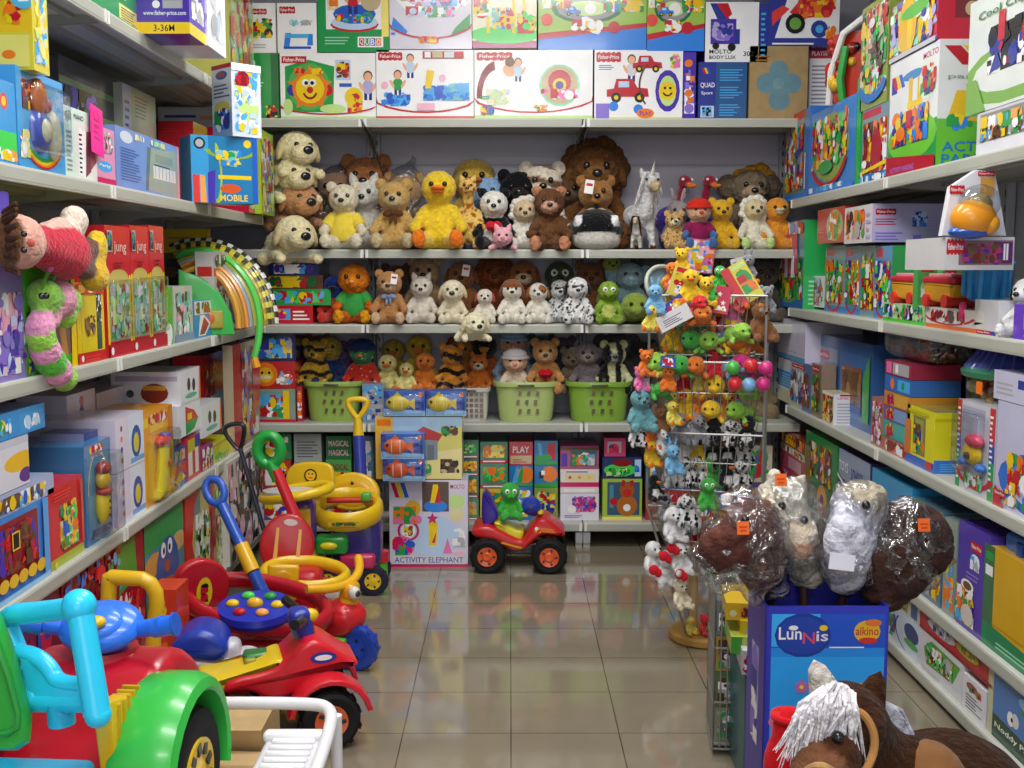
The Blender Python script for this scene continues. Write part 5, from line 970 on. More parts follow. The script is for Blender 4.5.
for i, (x0, x1, ya, yb_, z_, nm) in enumerate(((178, 200, 402, 434, 0, 'white toy box with a red and green half circle, below the topmost white box'), (180, 200, 369, 402, 0, 'topmost white toy box with a small brown mask picture'), (201, 221, 402, 434, 0, 'white toy box with two dark ovals at the end of the white boxes'))):
    lc(x0, x1, ya, z4, nm, 'E4E6EE', ('p .3 0 .3 .9 .7 .7 .9 .4 .7 .1 D02838;p .3 0 .3 .4 .9 .4 .7 .1 28A048;r .4 .45 .2 .2 Y' if i == 0 else 'e .4 .55 .08 .2 2C2848;e .65 .5 .08 .2 2C2848;e .5 .2 .3 .08 5CB8A8;p .9 0 1 0 1 1 .95 1 O'), LOGO if i == 1 else 'l .2 .7 .6 .2 2 H', yb=yb_, d=.24)
lc(150, 178, 399, z4, 'white toy box with lilac print behind the orange phone box', 'D4D0E4', 'b .1 .1 .8 .8 20 3 HRCO', 'b .1 .6 .8 .3 10 4 HRn', Xf=XL - .14, yb=None, d=.2)
lc(96, 148, 386, z4, 'white toy box with two brown pictures, at the back above the clock toys', 'CCC8D4', 'p .1 .2 .25 .2 .2 .8 .05 .8 C8C0D8;r .3 .3 .2 .5 8C4030;b .3 .3 .2 .5 10 4 RYD;r .6 .2 .38 .35 D8A030;b .6 .3 .35 .5 12 4 KRw', Xf=XL - .2, d=.15)
lc(66, 95, 392, z4, 'white narrow toy box with coloured letters at the back, fourth shelf', 'E0DAEA', 'c .5 .92 .05 R;c .5 .84 .05 V;c .5 .76 .05 m;c .5 .68 .05 O;c .5 .6 .05 B', Xf=XL - .2, d=.15)
lc(232, 258, 342, z4, 'red and cream blister pack at the far left below the hoops', 'B8A890', 'p 0 0 .4 0 .3 1 0 1 C82838;b .3 .05 .65 .9 40 5 uYSRwv;r .7 .3 .3 .5 C02830', Xf=XL + .0, d=.04)
lc(202, 231, 352, z4, 'crimson blister pack behind the white boxes at the far left', 'C02030', 'p .3 .9 .9 .9 .6 .3 8C1420;b .05 .4 .4 .5 10 4 rXw;r .75 .1 .25 .85 B0A888', Xf=XL - .12, d=.12)
# ---- bottom shelf
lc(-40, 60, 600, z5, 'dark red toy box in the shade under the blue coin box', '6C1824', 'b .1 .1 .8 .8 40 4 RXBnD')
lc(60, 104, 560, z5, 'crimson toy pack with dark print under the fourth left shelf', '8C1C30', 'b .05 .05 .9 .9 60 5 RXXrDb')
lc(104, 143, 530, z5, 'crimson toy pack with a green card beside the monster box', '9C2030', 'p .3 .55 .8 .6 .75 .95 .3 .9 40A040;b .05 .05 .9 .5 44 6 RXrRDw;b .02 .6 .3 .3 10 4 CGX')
lc(143, 183, 514, z5, 'blue green toy box with a round eyed monster face', '3C90A0', 'p 0 .75 1 .75 1 1 0 1 38A050;p 0 0 1 0 1 .3 .5 .22 0 .35 30984C;e .2 .62 .22 .1 E0A050;e .85 .66 .2 .09 E0B870;e .55 .5 .3 .28 3C58A8;e .5 .3 .3 .12 C06038;e .5 .27 .24 .07 5C1820;c .45 .68 .07 w;c .62 .68 .07 w;c .46 .67 .03 K;c .61 .67 .03 K;c .54 .52 .06 D85828', left='r 0 0 1 1 283C48')
lc(184, 214, 486, z5, 'red toy pack with a leaf shaped window', 'D03028', 'p .5 .98 .78 .75 .85 .5 .7 .2 .5 .06 .32 .2 .2 .5 .28 .75 C8C078;p .5 .98 .5 .5 .28 .75 .3 .85 6C9098;b .28 .2 .5 .55 36 4 GKwlyJw;b .0 0 1 .12 20 5 RrX;r .85 .3 .12 .4 B02030')
lc(214, 226, 476, z5, 'lime and pink toy pack between the leaf window and the spotted fabric', 'A8B050', 'b .05 .05 .9 .9 44 6 YlpGRw')
lc(227, 262, 452, z5, 'white toy bag printed with black spots near the black handle', 'D8D0C8', 'b .02 .02 .96 .96 60 7 KwKkpK', Xf=XL + .02)
# ================================================================== RIGHT WALL
r1, r2, r3, r4 = RZ
r5 = .06
def rc(xa, xb, yt, z, label, base, front='', side='', d=.25, Xf=XR + .012, h=None, lift=0, yb=None, **kw):
    """box on the right shelves, front towards the aisle (image left = far end)"""
    ym = yt if yt is not None else (yb or (560 if z < .2 else 470 if z < .5 else 400))
    Yf_, Yn = atX(xa, ym, Xf).y, atX(xb, ym, Xf).y
    zb = z + lift if yb is None else atX((xa + xb) / 2, yb, Xf).z
    hh = h if h else atX((xa + xb) / 2, yt, Xf).z - zb
    return carton(label, (Xf + d / 2, (Yf_ + Yn) / 2, zb), -PI / 2, abs(Yf_ - Yn) - .004, d, hh, base, front, side=side, **kw)
PEOPLE = 'b .05 .1 .9 .6 30 %d RYGwNDu'
# ---- top shelf
o1 = rc(787, 811, 112, r1, 'blue toy box with a tall village picture, farthest on the top right shelf', '3C78C8', 'r 0 .9 .8 .1 R;r 0 0 .8 .9 708C90;b .02 .1 .75 .75 50 3 nCRYGwO;r .85 .1 .03 .4 w;r 0 0 1 .06 b')
o2 = rc(812, 857, 104, r1, 'large blue toy box with a round town picture and a green edge', '3C88D8', 'e .45 .52 .42 .4 90A850;e .45 .5 .22 .18 405048;e .45 .5 .15 .12 809098;b .05 .3 .8 .6 60 5 RYGwNgOe;a .45 .5 .44 .44 .12 210 340 R;e .4 .3 .16 .08 38A048;r 0 0 1 .06 b;b .02 .03 .9 .06 8 4 Cw', 'r 0 0 1 1 28A048;l .2 .2 .6 .6 6 E')
z_ = r1 + o2.dimensions.z
rc(858, 862, 78, r1, 'narrow green toy box edge between the town box and the small people box', '30B048', '')
o3 = rc(863, 890, 106, r1, 'blue toy box with red and yellow play people', '3C80CC', 'r 0 .12 1 .88 78909C;r 0 .88 .7 .1 R;b .05 .12 .9 .7 40 6 RXYNwDO;e .6 .4 .2 .3 B02838;p 0 .12 1 .2 1 .26 0 .16 Y;b 0 0 1 .1 8 3 Cw')
PARK = 'p 0 0 1 .0 1 .4 0 .3 G;e .5 .3 .5 .2 70C838;r .05 .72 .12 .14 n;M .05 .75 .3 .12;e .5 .82 .22 .04 3C88C8;r .42 .3 .08 .5 E8C020;r .6 .3 .08 .48 E8C020;r .4 .55 .3 .05 Y;t .7 .9 .28 .05 R MOLTO;e .8 .72 .17 .16 E0E8D8;b .66 .6 .3 .25 14 4 nRGO;b .1 .25 .75 .3 26 5 YOnRb;p 0 0 1 0 1 .1 0 .18 B81830;t .1 .025 .5 .045 v ACTIVITY PARKING;e .3 .35 .1 .06 O'
o4 = rc(891, 940, 52, r1, 'white and green toy box with a yellow parking tower and blue lettering on its end', 'E4E8E8', PARK, 'r 0 0 1 .38 68C038;M .05 .8 .8 .15;r .82 0 .18 1 4C58B8;p .1 .36 .6 .36 .55 .6 .2 .6 E8C020;b .1 .3 .7 .12 12 3 YGbO;t .06 .12 .8 .08 2878C8 ACTIVITY;t .06 .02 .8 .08 2878C8 PARKING;t .1 .68 .6 .05 90A898 parking', d=.28)
z4_ = r1 + o4.dimensions.z
# boxes stacked on those
t = thing('toy_tub', 'tall red and gold toy tub with a white arched frame, top right shelf', 'toy tub', (0, 0, 0))
pc = atX(848, 60, XR + .06); t.location = (pc.x + .06, pc.y, z_ + .002)
mb = MB().lathe([(.0, 0), (.11, 0), (.115, .02), (.12, .26), (.0, .26)], 'B8301C', 24); mb.build('tub', 'plastic', t)
mb = MB(); rg = random.Random(5)
for i in range(40): a = rg.uniform(PI * .6, PI * 1.7); mb.ell((.118 * math.cos(a), .118 * math.sin(a), rg.uniform(.04, .25)), rg.uniform(.012, .03), rg.choice(['D8A828', 'C02818', '1C1C1C', 'E8C040', '8C1810']), None, 8, 6)
mb.build('printed_wrap', 'gloss', t)
MB().tube([(-.125, .02, .0), (-.13, -.02, .12), (-.11, -.1, .25), (-.02, -.125, .32)], .014, 'E4E4E0', 8).build('arched_frame', 'plastic', t)
MB().tube([(-.1, -.08, .0), (-.115, -.09, .08), (-.1, -.1, .2)], .015, '30A040', 8).build('green_handle', 'plastic', t)
z3_ = r1 + o3.dimensions.z
rc(863, 890, 0, r1, 'green and gold toy box above the play people box', '90A040', 'b .02 .1 .95 .85 60 5 YGgRWDe;a .5 .3 .6 .25 .3 200 340 3078C8', lift=o3.dimensions.z + .002)
rc(893, 939, -8, r1, 'violet toy box with a yellow giraffe shaped toy on top of the parking box', '7868B8', 'b .0 .1 1 .9 50 6 YEHRnw;e .4 .5 .2 .5 E8B820;r .4 .1 .1 .6 Y;e .55 .7 .3 .12 58B840;r 0 0 1 .08 C8C8CC', 'r 0 0 1 1 C82038;r .2 .35 .6 .5 7C2830;c .4 .5 .12 e;c .6 .5 .12 E8A030;r .5 0 .5 .25 Q;l .55 .05 .35 .15 3 b', lift=o4.dimensions.z + .002, d=.26)
o5 = rc(978, 1075, 98, r1, 'grey and white window box with small toy figures nearest on the top right shelf', 'D0D0D8', 'r 0 0 1 .28 E8E8F0;r .04 .3 .92 .64 8C8C88;b .06 .32 .85 .55 40 5 YwDoCSG')
rc(972, 1090, -30, r1, 'large white toy box with a green racing loop and arched lettering', 'DCE4E0', 'e .45 .28 .52 .26 78B048;e .45 .3 .4 .18 DCE4E0;b .2 .3 .5 .4 26 4 nRKwD;t .1 .78 .55 .09 3C8048 Cool City In;r .3 .55 .06 .25 C82838;p .0 0 .2 0 .1 .3 0 .3 78B048', lift=o5.dimensions.z + .002)
# ---- second shelf
rc(776, 805, 222, r2, 'toy box with a pink castle on a lawn, farthest on the second right shelf', '5C98B0', 'r 0 0 1 .12 3070C0;e .5 .35 .5 .3 60A848;b .02 .1 .95 .5 44 3 GgJYwR;p .3 .4 .85 .4 .8 .9 .5 .95 .3 .8 C85878;r .4 .35 .1 .25 w;r .62 .35 .1 .25 w;b .0 .85 1 .14 8 3 CwR', 'r 0 0 1 1 30B058;l .2 .05 .7 .3 6 E', d=.12)
FIG = 'r 0 .0 1 .1 3C88C8;r .05 .85 .4 .12 R;a .45 .45 .5 .45 .1 210 340 R;b .02 .15 .9 .65 44 %d YGgRwnO'
rc(806, 828, 285, r2, 'slim white toy box with small pictures propped by the green edge', 'E4E4E8', 'b .2 .05 .6 .9 20 3 SQKvR', d=.1, Xf=XR + .06, yb=307, h=.135)
rc(826, 846, 246, r2, 'blue toy box with a garden picture and a red arc, second right shelf', '88A0A8', FIG % 4, Xf=XR + .05)
rc(846, 862, 246, r2, 'blue toy box with small figures between the garden picture and the red figure', '6890B0', FIG % 6, Xf=XR + .05)
rc(862, 876, 246, r2, 'toy box with a tall red figure on the second right shelf', '7898A0', 'e .5 .4 .4 .3 B82030;c .5 .75 .1 D8A050;b .05 .1 .9 .8 24 5 GYRwD', Xf=XR + .05)
rc(876, 893, 246, r2, 'blue and green toy box with a round wheel picture on the second right shelf', '5090C0', FIG % 8, 'r 0 0 1 1 38A858', Xf=XR + .05)
o6 = rc(818, 845, 208, r2, 'red and white toy box lying flat on the blue picture boxes', 'B83038', 'e .65 .5 .3 .45 A0B080;b .45 .1 .4 .8 16 5 GwO;l .05 .2 .25 .3 3 r', yb=243, d=.22)
rc(845, 873, 206, r2, 'long white and lavender toy box with a red logo on its end, lying flat', 'D8D4DC', 'b .05 .1 .7 .8 18 4 KGOSRn;l .8 .1 .15 .8 4 H', 'r 0 0 1 1 C0B8DC;q .04 .72 .26 .14;l .04 .45 .3 .2 3 R;b .5 .4 .2 .4 14 3 bnQ;r .52 .05 .1 .14 v;l .7 .3 .28 .4 5 H;l .04 .05 .4 .25 3 v', yb=243, d=.28)
# display packs with card backs
for i, (x0, x1, y0, y1, Y, nm) in enumerate(((918, 944, 246, 300, 3.5, 'green display card with two red logos behind the boats'), (942, 966, 254, 300, 3.4, 'green display card with one red logo behind the boats'))):
    fr(x0, x1, y0, Y, r2, nm, '50A858', 'q .1 .8 .7 .12;q .1 .6 .5 .1;b .1 .2 .8 .3 10 3 lwE', d=.04, y1=310)
rc(883, 925, 304, r2, 'low green and white toy tray with toy boats standing on it, far one of two', 'B8D8A0', 'r 0 0 1 .2 58C838;b .02 .2 .95 .75 30 4 wnGOKE', d=.12)
rc(926, 985, 309, r2, 'low orange and white toy tray with toy boats standing on it, near one of two', 'E4DCD8', 'r 0 0 1 .2 E87838;a .4 .8 .5 .6 .12 200 340 C03048;b .1 .3 .6 .6 22 4 XrRZwD', d=.12)
def boat(x, y, X, label, L=.16):
    p = atX(x, y, X); t = thing('toy_boat', label, 'toy', p, PI / 2 + .1)
    pts = [(-L / 2, .05), (-L * .36, 0), (L * .36, 0), (L / 2, .055), (L * .45, .06), (-L * .45, .055)]
    MB().prism(pts, -.035, .035, 'DCA020', bev=.008).build('hull', 'plastic', t)
    MB().rbox((0, 0, .066), (L * .96, .075, .02), 'C82038', .006).rbox((.01, 0, .08), (L * .7, .05, .012), 'E090A0', .004).build('deck', 'plastic', t)
    for s in (-.3, .3): MB().cyl((L * s, -.045, .004), (L * s, .045, .004), .02, 'D83028', n=14).build('wheel', 'plastic', t)
boat(913, 299, XR + .06, 'yellow toy boat with a red deck, far one of two', .2); boat(948, 302, XR + .05, 'yellow toy boat with a red deck, near one of two', .2)
# window box and dome toy
o7 = fr(945, 1014, 237, 3.0, r2, 'flat window box with pink and violet toys under the dome toy', 'D0D0D0', 'r .2 .15 .78 .75 8C6870;r .7 .2 .28 .65 6A2878;q .02 .5 .26 .4;b .25 .2 .6 .6 20 5 DmVnuX;r .84 .3 .03 .5 w;r .88 .3 .03 .5 w', d=.3, y1=270)
t = thing('dome_toy_pack', 'white triangular pack with an orange toy under a smoky dome', 'toy', atY(975, 236, 3.02), .12)
MB().prism([(-.10, 0), (.085, 0), (.045, .17), (-.01, .175), (-.08, .13)], -.01, .012, 'DCDCE4', bev=.003).build('backing_card', 'card', t)
fm = MB(); Face(fm, (-.03, -.0125, .1), (.08, 0, 0), (0, 0, .07), (0, -1, 0)).draw('r .4 .1 .5 .7 D8A048;q .3 .85 .6 .16'); fm.build('printed_panel', 'card', t, recalc=False); fm = MB(); Face(fm, (-.09, -.0125, .1), (.06, 0, 0), (0, 0, .04), (0, -1, 0)).draw('q .1 .3 .7 .5'); fm.build('printed_panel', 'card', t, recalc=False)
MB().ell((-.035, -.05, .045), (.06, .05, .05), 'E89820').ell((-.04, -.04, .01), (.055, .045, .02), '2C60C0').ell((.0, -.055, .03), (.03, .04, .03), 'F0A828').build('moulded_base', 'plastic', t)
MB().ell((-.02, -.05, .085), (.055, .05, .05), '6C6858').build('dome', 'clear', t); MB().ell((-.02, -.05, .08), (.035, .03, .03), '8C7C50').build('inner_ball', 'plastic', t)
# bucket, rings, plush dog
t = thing('toy_bucket', 'bright blue plastic toy bucket tipped behind the white plush dog', 'toy', atX(985, 298, XR + .1), 0, rot=(.2, -.15, .4))
MB().lathe([(.0, 0), (.05, 0), (.065, .1), (.072, .1), (.073, .108), (.066, .11), (.06, .1), (.046, .01), (0, .01)], '2C94D8', 20).build('tub', 'plastic', t)
mb = MB()
for i in range(12): a = i * PI / 6; mb.rbox((.062 * math.cos(a), .062 * math.sin(a), .055), (.012, .014, .09), '3CA4E8', .003, Euler((0, 0, a)))
mb.build('rib', 'plastic', t)
t = thing('ring_rattle', 'pink and orange toy ring rattle in front of the blue bucket', 'toy', atX(962, 322, XR + .03), 0, rot=(PI / 2, 0, 1.2))
MB().tube(arc((0, .02, 0), .022, 0, 360, 16, 'xy')[:-1], .009, 'E87838', 8, True).build('ring', 'plastic', t); MB().tube(arc((-.03, .03, 0), .02, 0, 360, 16, 'xy')[:-1], .01, 'D83870', 8, True).build('ring', 'plastic', t)
q = atX(1000, 338, XR - .0); plush('plush_dog', 'white plush dog with black ears beside the blue bucket', 'plush toy', (q.x + .07, q.y, r2), .17, -1.0, body='E8E8E8', ear='flop', earc='1C1C1C', ms=1.2)
rc(975, 1000, 300, r2, 'plain white toy box behind the ring rattle', 'D8D8E0', 'r .1 0 .8 .12 n;q .1 .02 .6 .1', d=.1)
rc(1014, 1050, 305, r2, 'violet toy box at the right edge, second right shelf', '6838C8', 'b .3 .1 .6 .8 10 3 vw')
# ---- third shelf
rc(778, 806, 320, r3, 'pale white toy box above the blue banded one in the far right corner', 'CCC8DC', 'r 0 .0 1 .12 5CA0D0;r .4 .2 .3 .02 7CA8D8', lift=.205)
rc(778, 803, 366, r3, 'white toy box with a sky blue band in the far right corner', 'D0D4E0', 'r 0 .35 1 .38 4C98D8;l .1 .4 .8 .3 5 8CC0E8;r .1 .0 .8 .3 C8CCB0', h=.2)
o8 = rc(804, 874, 338, r3, 'large blue window box with brown and red toys inside', '3C68A8', 'r .02 .55 .14 .3 4C78A8;r .18 .2 .36 .65 8C98A8;r .58 .1 .36 .75 4878B8;q .02 .86 .12 .08;q .22 .7 .2 .1;b .25 .2 .3 .4 20 4 RXOnS;r .62 .2 .26 .5 8C5844;r .62 .16 .26 .18 2C58A8;c .64 .62 .05 E8A858;b .62 .25 .26 .4 14 6 DXcu;p .9 .1 .98 .1 .98 .9 .9 .6 50A858;b .05 .1 .5 .2 14 8 SRQ', Xf=XR + .08)
rc(790, 812, 362, r3, 'slim blue toy box with a red logo in front of the large blue window box', '5878B0', 'q .1 .85 .6 .08;b .05 .1 .9 .7 30 5 CRSnuw', d=.06)
rc(812, 822, 364, r3, 'toy box with a brown and yellow toy next to the white box of print', '8C7868', 'q .05 .85 .7 .1;b .05 .1 .9 .7 30 6 DYRGSu', d=.06)
rc(823, 834, 392, r3, 'white toy box with lines of print and a red fire engine on its end', 'D8D0A0', 'b .05 .05 .9 .9 24 4 YGRwu;r 0 .9 1 .1 w', 'r 0 0 1 1 E4E4EC;r .12 .92 .25 .06 R;t .08 .82 .3 .07 m UPSKY;l .08 .05 .5 .7 7 c8;b .62 .55 .34 .22 14 3 RXKR;b .6 .2 .34 .25 14 5 bnBR;c .7 .1 .09 D8E040'.replace('c8', 'S'), d=.2)
sc = ['C87860', '38A0A0', '8858A0', 'D09038', '3C70C0', '9C3048']
zz = r3
for i, (h_, nm, ar) in enumerate(((.05, 'terracotta', 'b .1 .1 .8 .8 8 3 wuR'), (.06, 'clear and teal', 'r .4 .1 .55 .8 4CB0A8;b .1 .1 .3 .8 6 3 YR'), (.05, 'violet', 'r .4 .1 .5 .8 7C9CD0;b .1 .1 .3 .8 6 3 YR'), (.05, 'amber', 'r .4 .1 .5 .8 E0A848;b .1 .1 .3 .8 6 3 vR'), (.055, 'blue and orange', 'c .3 .5 .35 O;r .5 .15 .45 .7 C;c .7 .5 .25 G'), (.05, 'purple framed', 'r .05 .1 .2 .8 P;r .3 .1 .6 .8 S;r .4 .2 .1 .6 w'))):
    rc(884, 911, None, zz, nm + ' toy box, level %s of the small stack, third right shelf' % ('one', 'two', 'three', 'four', 'five', 'six')[i], sc[i], ar, h=h_ - .002, d=.16); zz += h_
rc(872, 884, 398, r3, 'narrow terracotta toy box left of the stack of small boxes', 'B07860', 'b .1 .05 .8 .9 22 5 RwuSP', d=.14)
# clear bag of red and blue toys
t = thing('toy_bag', 'clear bag of red and blue toys under the second right shelf', 'toy bag', (XR + .2, 3.72, r3 + .325))
mb = MB(); rg = random.Random(9)
for i in range(26): mb.ell((rg.uniform(-.12, .12), rg.uniform(-.16, .16), rg.uniform(.0, .08)), rg.uniform(.015, .03), rg.choice(['B02818', '8C1C18', '28388C', 'C8C8D0', '5A2010']), None, 8, 6)
mb.build('small_toy', 'plastic', t)
MB().rbox((0, 0, .045), (.32, .42, .11), 'w', .045).build('clear_bag', 'bag', t)
# fence of tall support boxes below the bag
rc(884, 911, None, r3, 'dull brown box behind the stack of small boxes', '4C3C38', '', h=.31, Xf=XR + .19, d=.2)
# tub with a blue dome lid
pc = atX(945, 400, XR + .14); t = thing('toy_tub', 'clear tub of red toys with a blue ribbed dome lid and an orange price label', 'toy tub', (XR + .165, 3.12, r3 + .232))
mb = MB(); rg = random.Random(4)
for i in range(60): a = rg.uniform(0, 6.3); k = rg.uniform(.4, 1); mb.ell((.12 * k * math.cos(a), .165 * k * math.sin(a), rg.uniform(.015, .07)), rg.uniform(.012, .022), rg.choice(['8C2828', 'B0882C', '6A3A2C', 'A82038', '5C6038', 'D8B890']), None, 8, 6)
mb.build('small_toy', 'plastic', t)
mb = MB(); mb.M = Matrix.Diagonal((1, 1.35, 1, 1)); mb.lathe([(0, 0), (.13, 0), (.135, .09), (.14, .092)], 'w', 28); mb.build('tub', 'clear', t)
mb = MB(); mb.M = Matrix.Diagonal((1, 1.35, 1, 1)); mb.lathe([(.145, .085), (.148, .1), (.13, .115)], '3C8060', 28); mb.lathe([(.135, .105), (.125, .13), (.095, .16), (.05, .178), (0, .182)], '34409C', 28)
for i in range(28): a = i * PI / 14; mb.tube([(.137 * math.cos(a), .137 * math.sin(a), .108), (.1 * math.cos(a), .1 * math.sin(a), .16), (.04 * math.cos(a), .04 * math.sin(a), .183)], .004, '5058B8', 5)
mb.build('lid', 'plastic', t)
MB().box((-.138, -.06, .06), (.003, .035, .035), 'F07820').build('price_label', 'card', t)
oy = rc(906, 936, 408, r3, 'yellow toy house box with a blue lower edge and a tall window', 'E0D820', 'r .0 0 1 .16 3C68C8;r .28 .2 .42 .65 7C7C48;r .35 .22 .28 .58 A0A040;b .3 .22 .35 .5 14 4 GnDYO;r .0 .15 .2 .6 D87838;r .75 .04 .2 .12 D83030;r .1 .88 .7 .06 C8C010', 'r 0 0 1 .22 3878D0;l .1 .03 .8 .15 4 C;r .0 .85 1 .05 C8C010', topcol='908838', d=.2)
og = rc(958, 997, 404, r3, 'window box with red, blue and green diagonal edges and a yellow toy', 'C8C8D4', 'r .14 .3 .6 .65 A8A8C0;p 0 0 .12 0 .12 1 0 1 C83038;p .86 0 1 0 1 1 .86 1 C83038;p 0 0 .12 0 .12 .5 0 .6 30A050;p .86 0 1 0 1 .5 .86 .6 30A050;p 0 .45 .12 .4 .12 .6 0 .65 4050B0;p .86 .45 1 .4 1 .6 .86 .65 4050B0;l .02 .1 .08 .85 14 w;l .88 .1 .08 .85 14 w;a .5 .25 .5 .2 .2 190 350 C82038;q .1 .2 .2 .06;b .25 .05 .5 .18 14 3 EGwR')
gz = og.dimensions.z; gx = og.dimensions.x
MB().ell((.0, -.13, gz * .45), (gx * .22, .02, gz * .13), 'E8C020').ell((.02, -.135, gz * .6), (gx * .2, .02, gz * .08), 'D84060').ell((-.05, -.13, gz * .33), (gx * .1, .02, gz * .05), '2878D0').ell((.06, -.13, gz * .32), (gx * .1, .02, gz * .05), '2878D0').ell((.01, -.15, gz * .43), (gx * .05, .01, gz * .04), '241810').build('moulded_toy', 'plastic', og)
MB().rbox((0, -.137, gz * .58), (gx * .68, .05, gz * .66), 'w', .012).build('window_pane', 'clear', og)
ow = rc(998, 1060, 408, r3, 'lilac white toy box with a ring of coloured blocks, nearest on the third right shelf', 'C4C4E0', 'o .85 .3 .8 .3 3070D0;b .2 .05 .8 .5 40 4 ORYGbw;e .85 .3 .4 .16 w;p 0 0 .2 0 .05 .2 0 .15 C03038;q .02 .1 .2 .06')
rc(994, 1060, 376, r3, 'white toy box lying on the box with the ring of coloured blocks', 'C8C8E4', 'r .4 .5 .2 .3 n;l .05 .2 .3 .5 3 S', lift=ow.dimensions.z + .002, d=.2)
# loose things on top at the far end of the shelf above
q = atX(968, 390, XR + .3)
t = thing('bath_puff', 'round lilac and brown bagged toy behind the blue dome tub', 'toy', (XR + .3, 2.86, r3 + .30)); mb = MB(); rg = random.Random(8)
for i in range(18): mb.ell((rg.uniform(-.05, .06), rg.uniform(-.1, .08), rg.uniform(.03, .1)), rg.uniform(.02, .035), rg.choice(['9C9CB8', 'B0B0C8', '8C6C44', 'A08050']), None, 8, 6)
mb.build('small_toy', 'cloth', t); MB().rbox((0, 0, .06), (.17, .24, .13), 'w', .05).build('clear_bag', 'bag', t)
rc(955, 1010, None, r3, 'plain brown box at the back under the lilac bagged toy', '5A4438', '', h=.296, Xf=XR + .2, d=.19)
# ---- fourth shelf
zz = r4
for h_, c, ar, nm in ((.09, 'C83858', 'r .3 .2 .4 .5 4CA0D0;c .75 .5 .16 R;b .05 .1 .9 .8 10 3 CRGw', 'pink and blue toy box, lowest of the far right corner stack'), (.075, 'B84868', 'r .35 .15 .5 .7 D098B0;l .4 .3 .3 .4 3 S', 'mauve window box second in the far right corner stack'), (.035, 'D0C8A8', 'b .1 .1 .8 .8 8 3 Owu', 'cream toy box third in the far right corner stack'), (.06, '8C4030', 'b .05 .1 .9 .8 20 4 DOYR', 'brown and orange toy box on top of the far right corner stack')):
    rc(780, 805, None, zz, nm, c, ar, h=h_ - .002); zz += h_
rc(806, 838, 438, r4, 'green toy box with a yellow lion picture on the fourth right shelf', '2C9048', 'b .1 .4 .75 .5 34 4 YODwuY;p .0 0 1 0 1 .38 .3 .45 0 .3 208840;e .6 .18 .16 .22 E8A028;c .6 .2 .08 2C3880;c .3 .85 .05 w;r 0 .3 .2 .5 7C7038')
rc(839, 871, 456, r4, 'dark violet window box with arched white lettering', '4C4080', 'p 0 .7 1 .3 1 1 0 1 90A8C8;b .1 .05 .8 .6 40 5 VDKucv;t .05 .75 .3 .12 w TOYS;t .45 .7 .4 .14 n SCHOOL;p 0 .66 1 .26 1 .3 0 .7 w')
rc(872, 913, 478, r4, 'sky blue toy box with a column of red circles and a yellow cat', '38A0D8', 'e .06 .55 .1 .3 70B048;e .32 .4 .1 .28 28283C;c .32 .55 .06 D84040;c .32 .43 .06 D85848;c .32 .3 .06 E0E0E0;e .72 .5 .2 .2 C8B838;b .55 .35 .35 .3 14 4 YKYw;r .12 0 .12 .3 w')
rc(914, 944, 505, r4, 'green and blue toy box with a grey creature picture on the fourth right shelf', '547890', 'p 0 .6 1 .7 1 1 0 1 3C9048;e .6 .35 .3 .25 7CA0B8;c .55 .42 .08 w;c .55 .42 .04 K;b .05 .05 .9 .9 24 4 ZGOSY')
rc(945, 958, 520, r4, 'slim clear pack with a red and white label on the fourth right shelf', '8CA098', 'r .1 .6 .5 .3 E0D0D0;r .15 .8 .3 .06 R;b .1 .05 .8 .5 16 4 CYOS')
rc(959, 992, 528, r4, 'violet toy box with a red logo and an oval picture', '5038A8', 'q .4 .78 .35 .08;b .4 .6 .3 .15 8 3 SwC;e .35 .42 .2 .06 w;e .35 .42 .14 .04 u;l .3 .5 .4 .08 2 v;b .0 .05 .6 .35 24 5 CYGvwO;e .4 .15 .2 .1 D8D0C8')
rc(984, 1070, 566, r4, 'yellow toy box with green and white corners and red cherries', 'D8A818', 'r 0 0 .14 1 3C7048;r .02 .7 .1 .1 w;r .02 .85 .1 .08 30A048;p 0 0 1 0 1 .16 0 .24 208858;l .2 .05 .6 .08 2 E;c .62 .5 .1 C82020;c .75 .6 .06 C82020;r .68 .3 .02 .25 G;c .62 .3 .07 88C820;r .14 .24 .86 .02 C09010', 'r 0 0 1 1 3C6040')
t = thing('toy_case', 'bright blue plastic carry case on the yellow cherry box', 'toy', (0, 0, 0)); q = atX(1010, 560, XR + .02); zc = q.z
o_ = MB().rbox((XR + .13, q.y - .05, zc + .03), (.18, .26, .055), '3880E0', .012); o_.build('lid', 'plastic', t)
for k in (-.08, .0): MB().rbox((XR + .036, q.y + k - .02, zc + .03), (.012, .03, .04), '1C50A8', .004).build('latch', 'plastic', t)
# things in front of the fourth shelf boxes
t = thing('bagged_toy', 'bagged pale toy with an orange price label lying on the fourth right shelf', 'toy', (XR + .09, 3.18, r4 + .002)); mb = MB(); rg = random.Random(12)
for i in range(16): mb.ell((rg.uniform(-.05, .04), rg.uniform(-.08, .08), rg.uniform(.02, .12)), rg.uniform(.016, .03), rg.choice(['C8C8D0', 'A8B0C0', 'E0D8D0', 'C8C030']), None, 8, 6)
mb.build('small_toy', 'plastic', t); MB().box((-.066, -.02, .05), (.002, .025, .025), 'F06820').build('price_label', 'card', t)
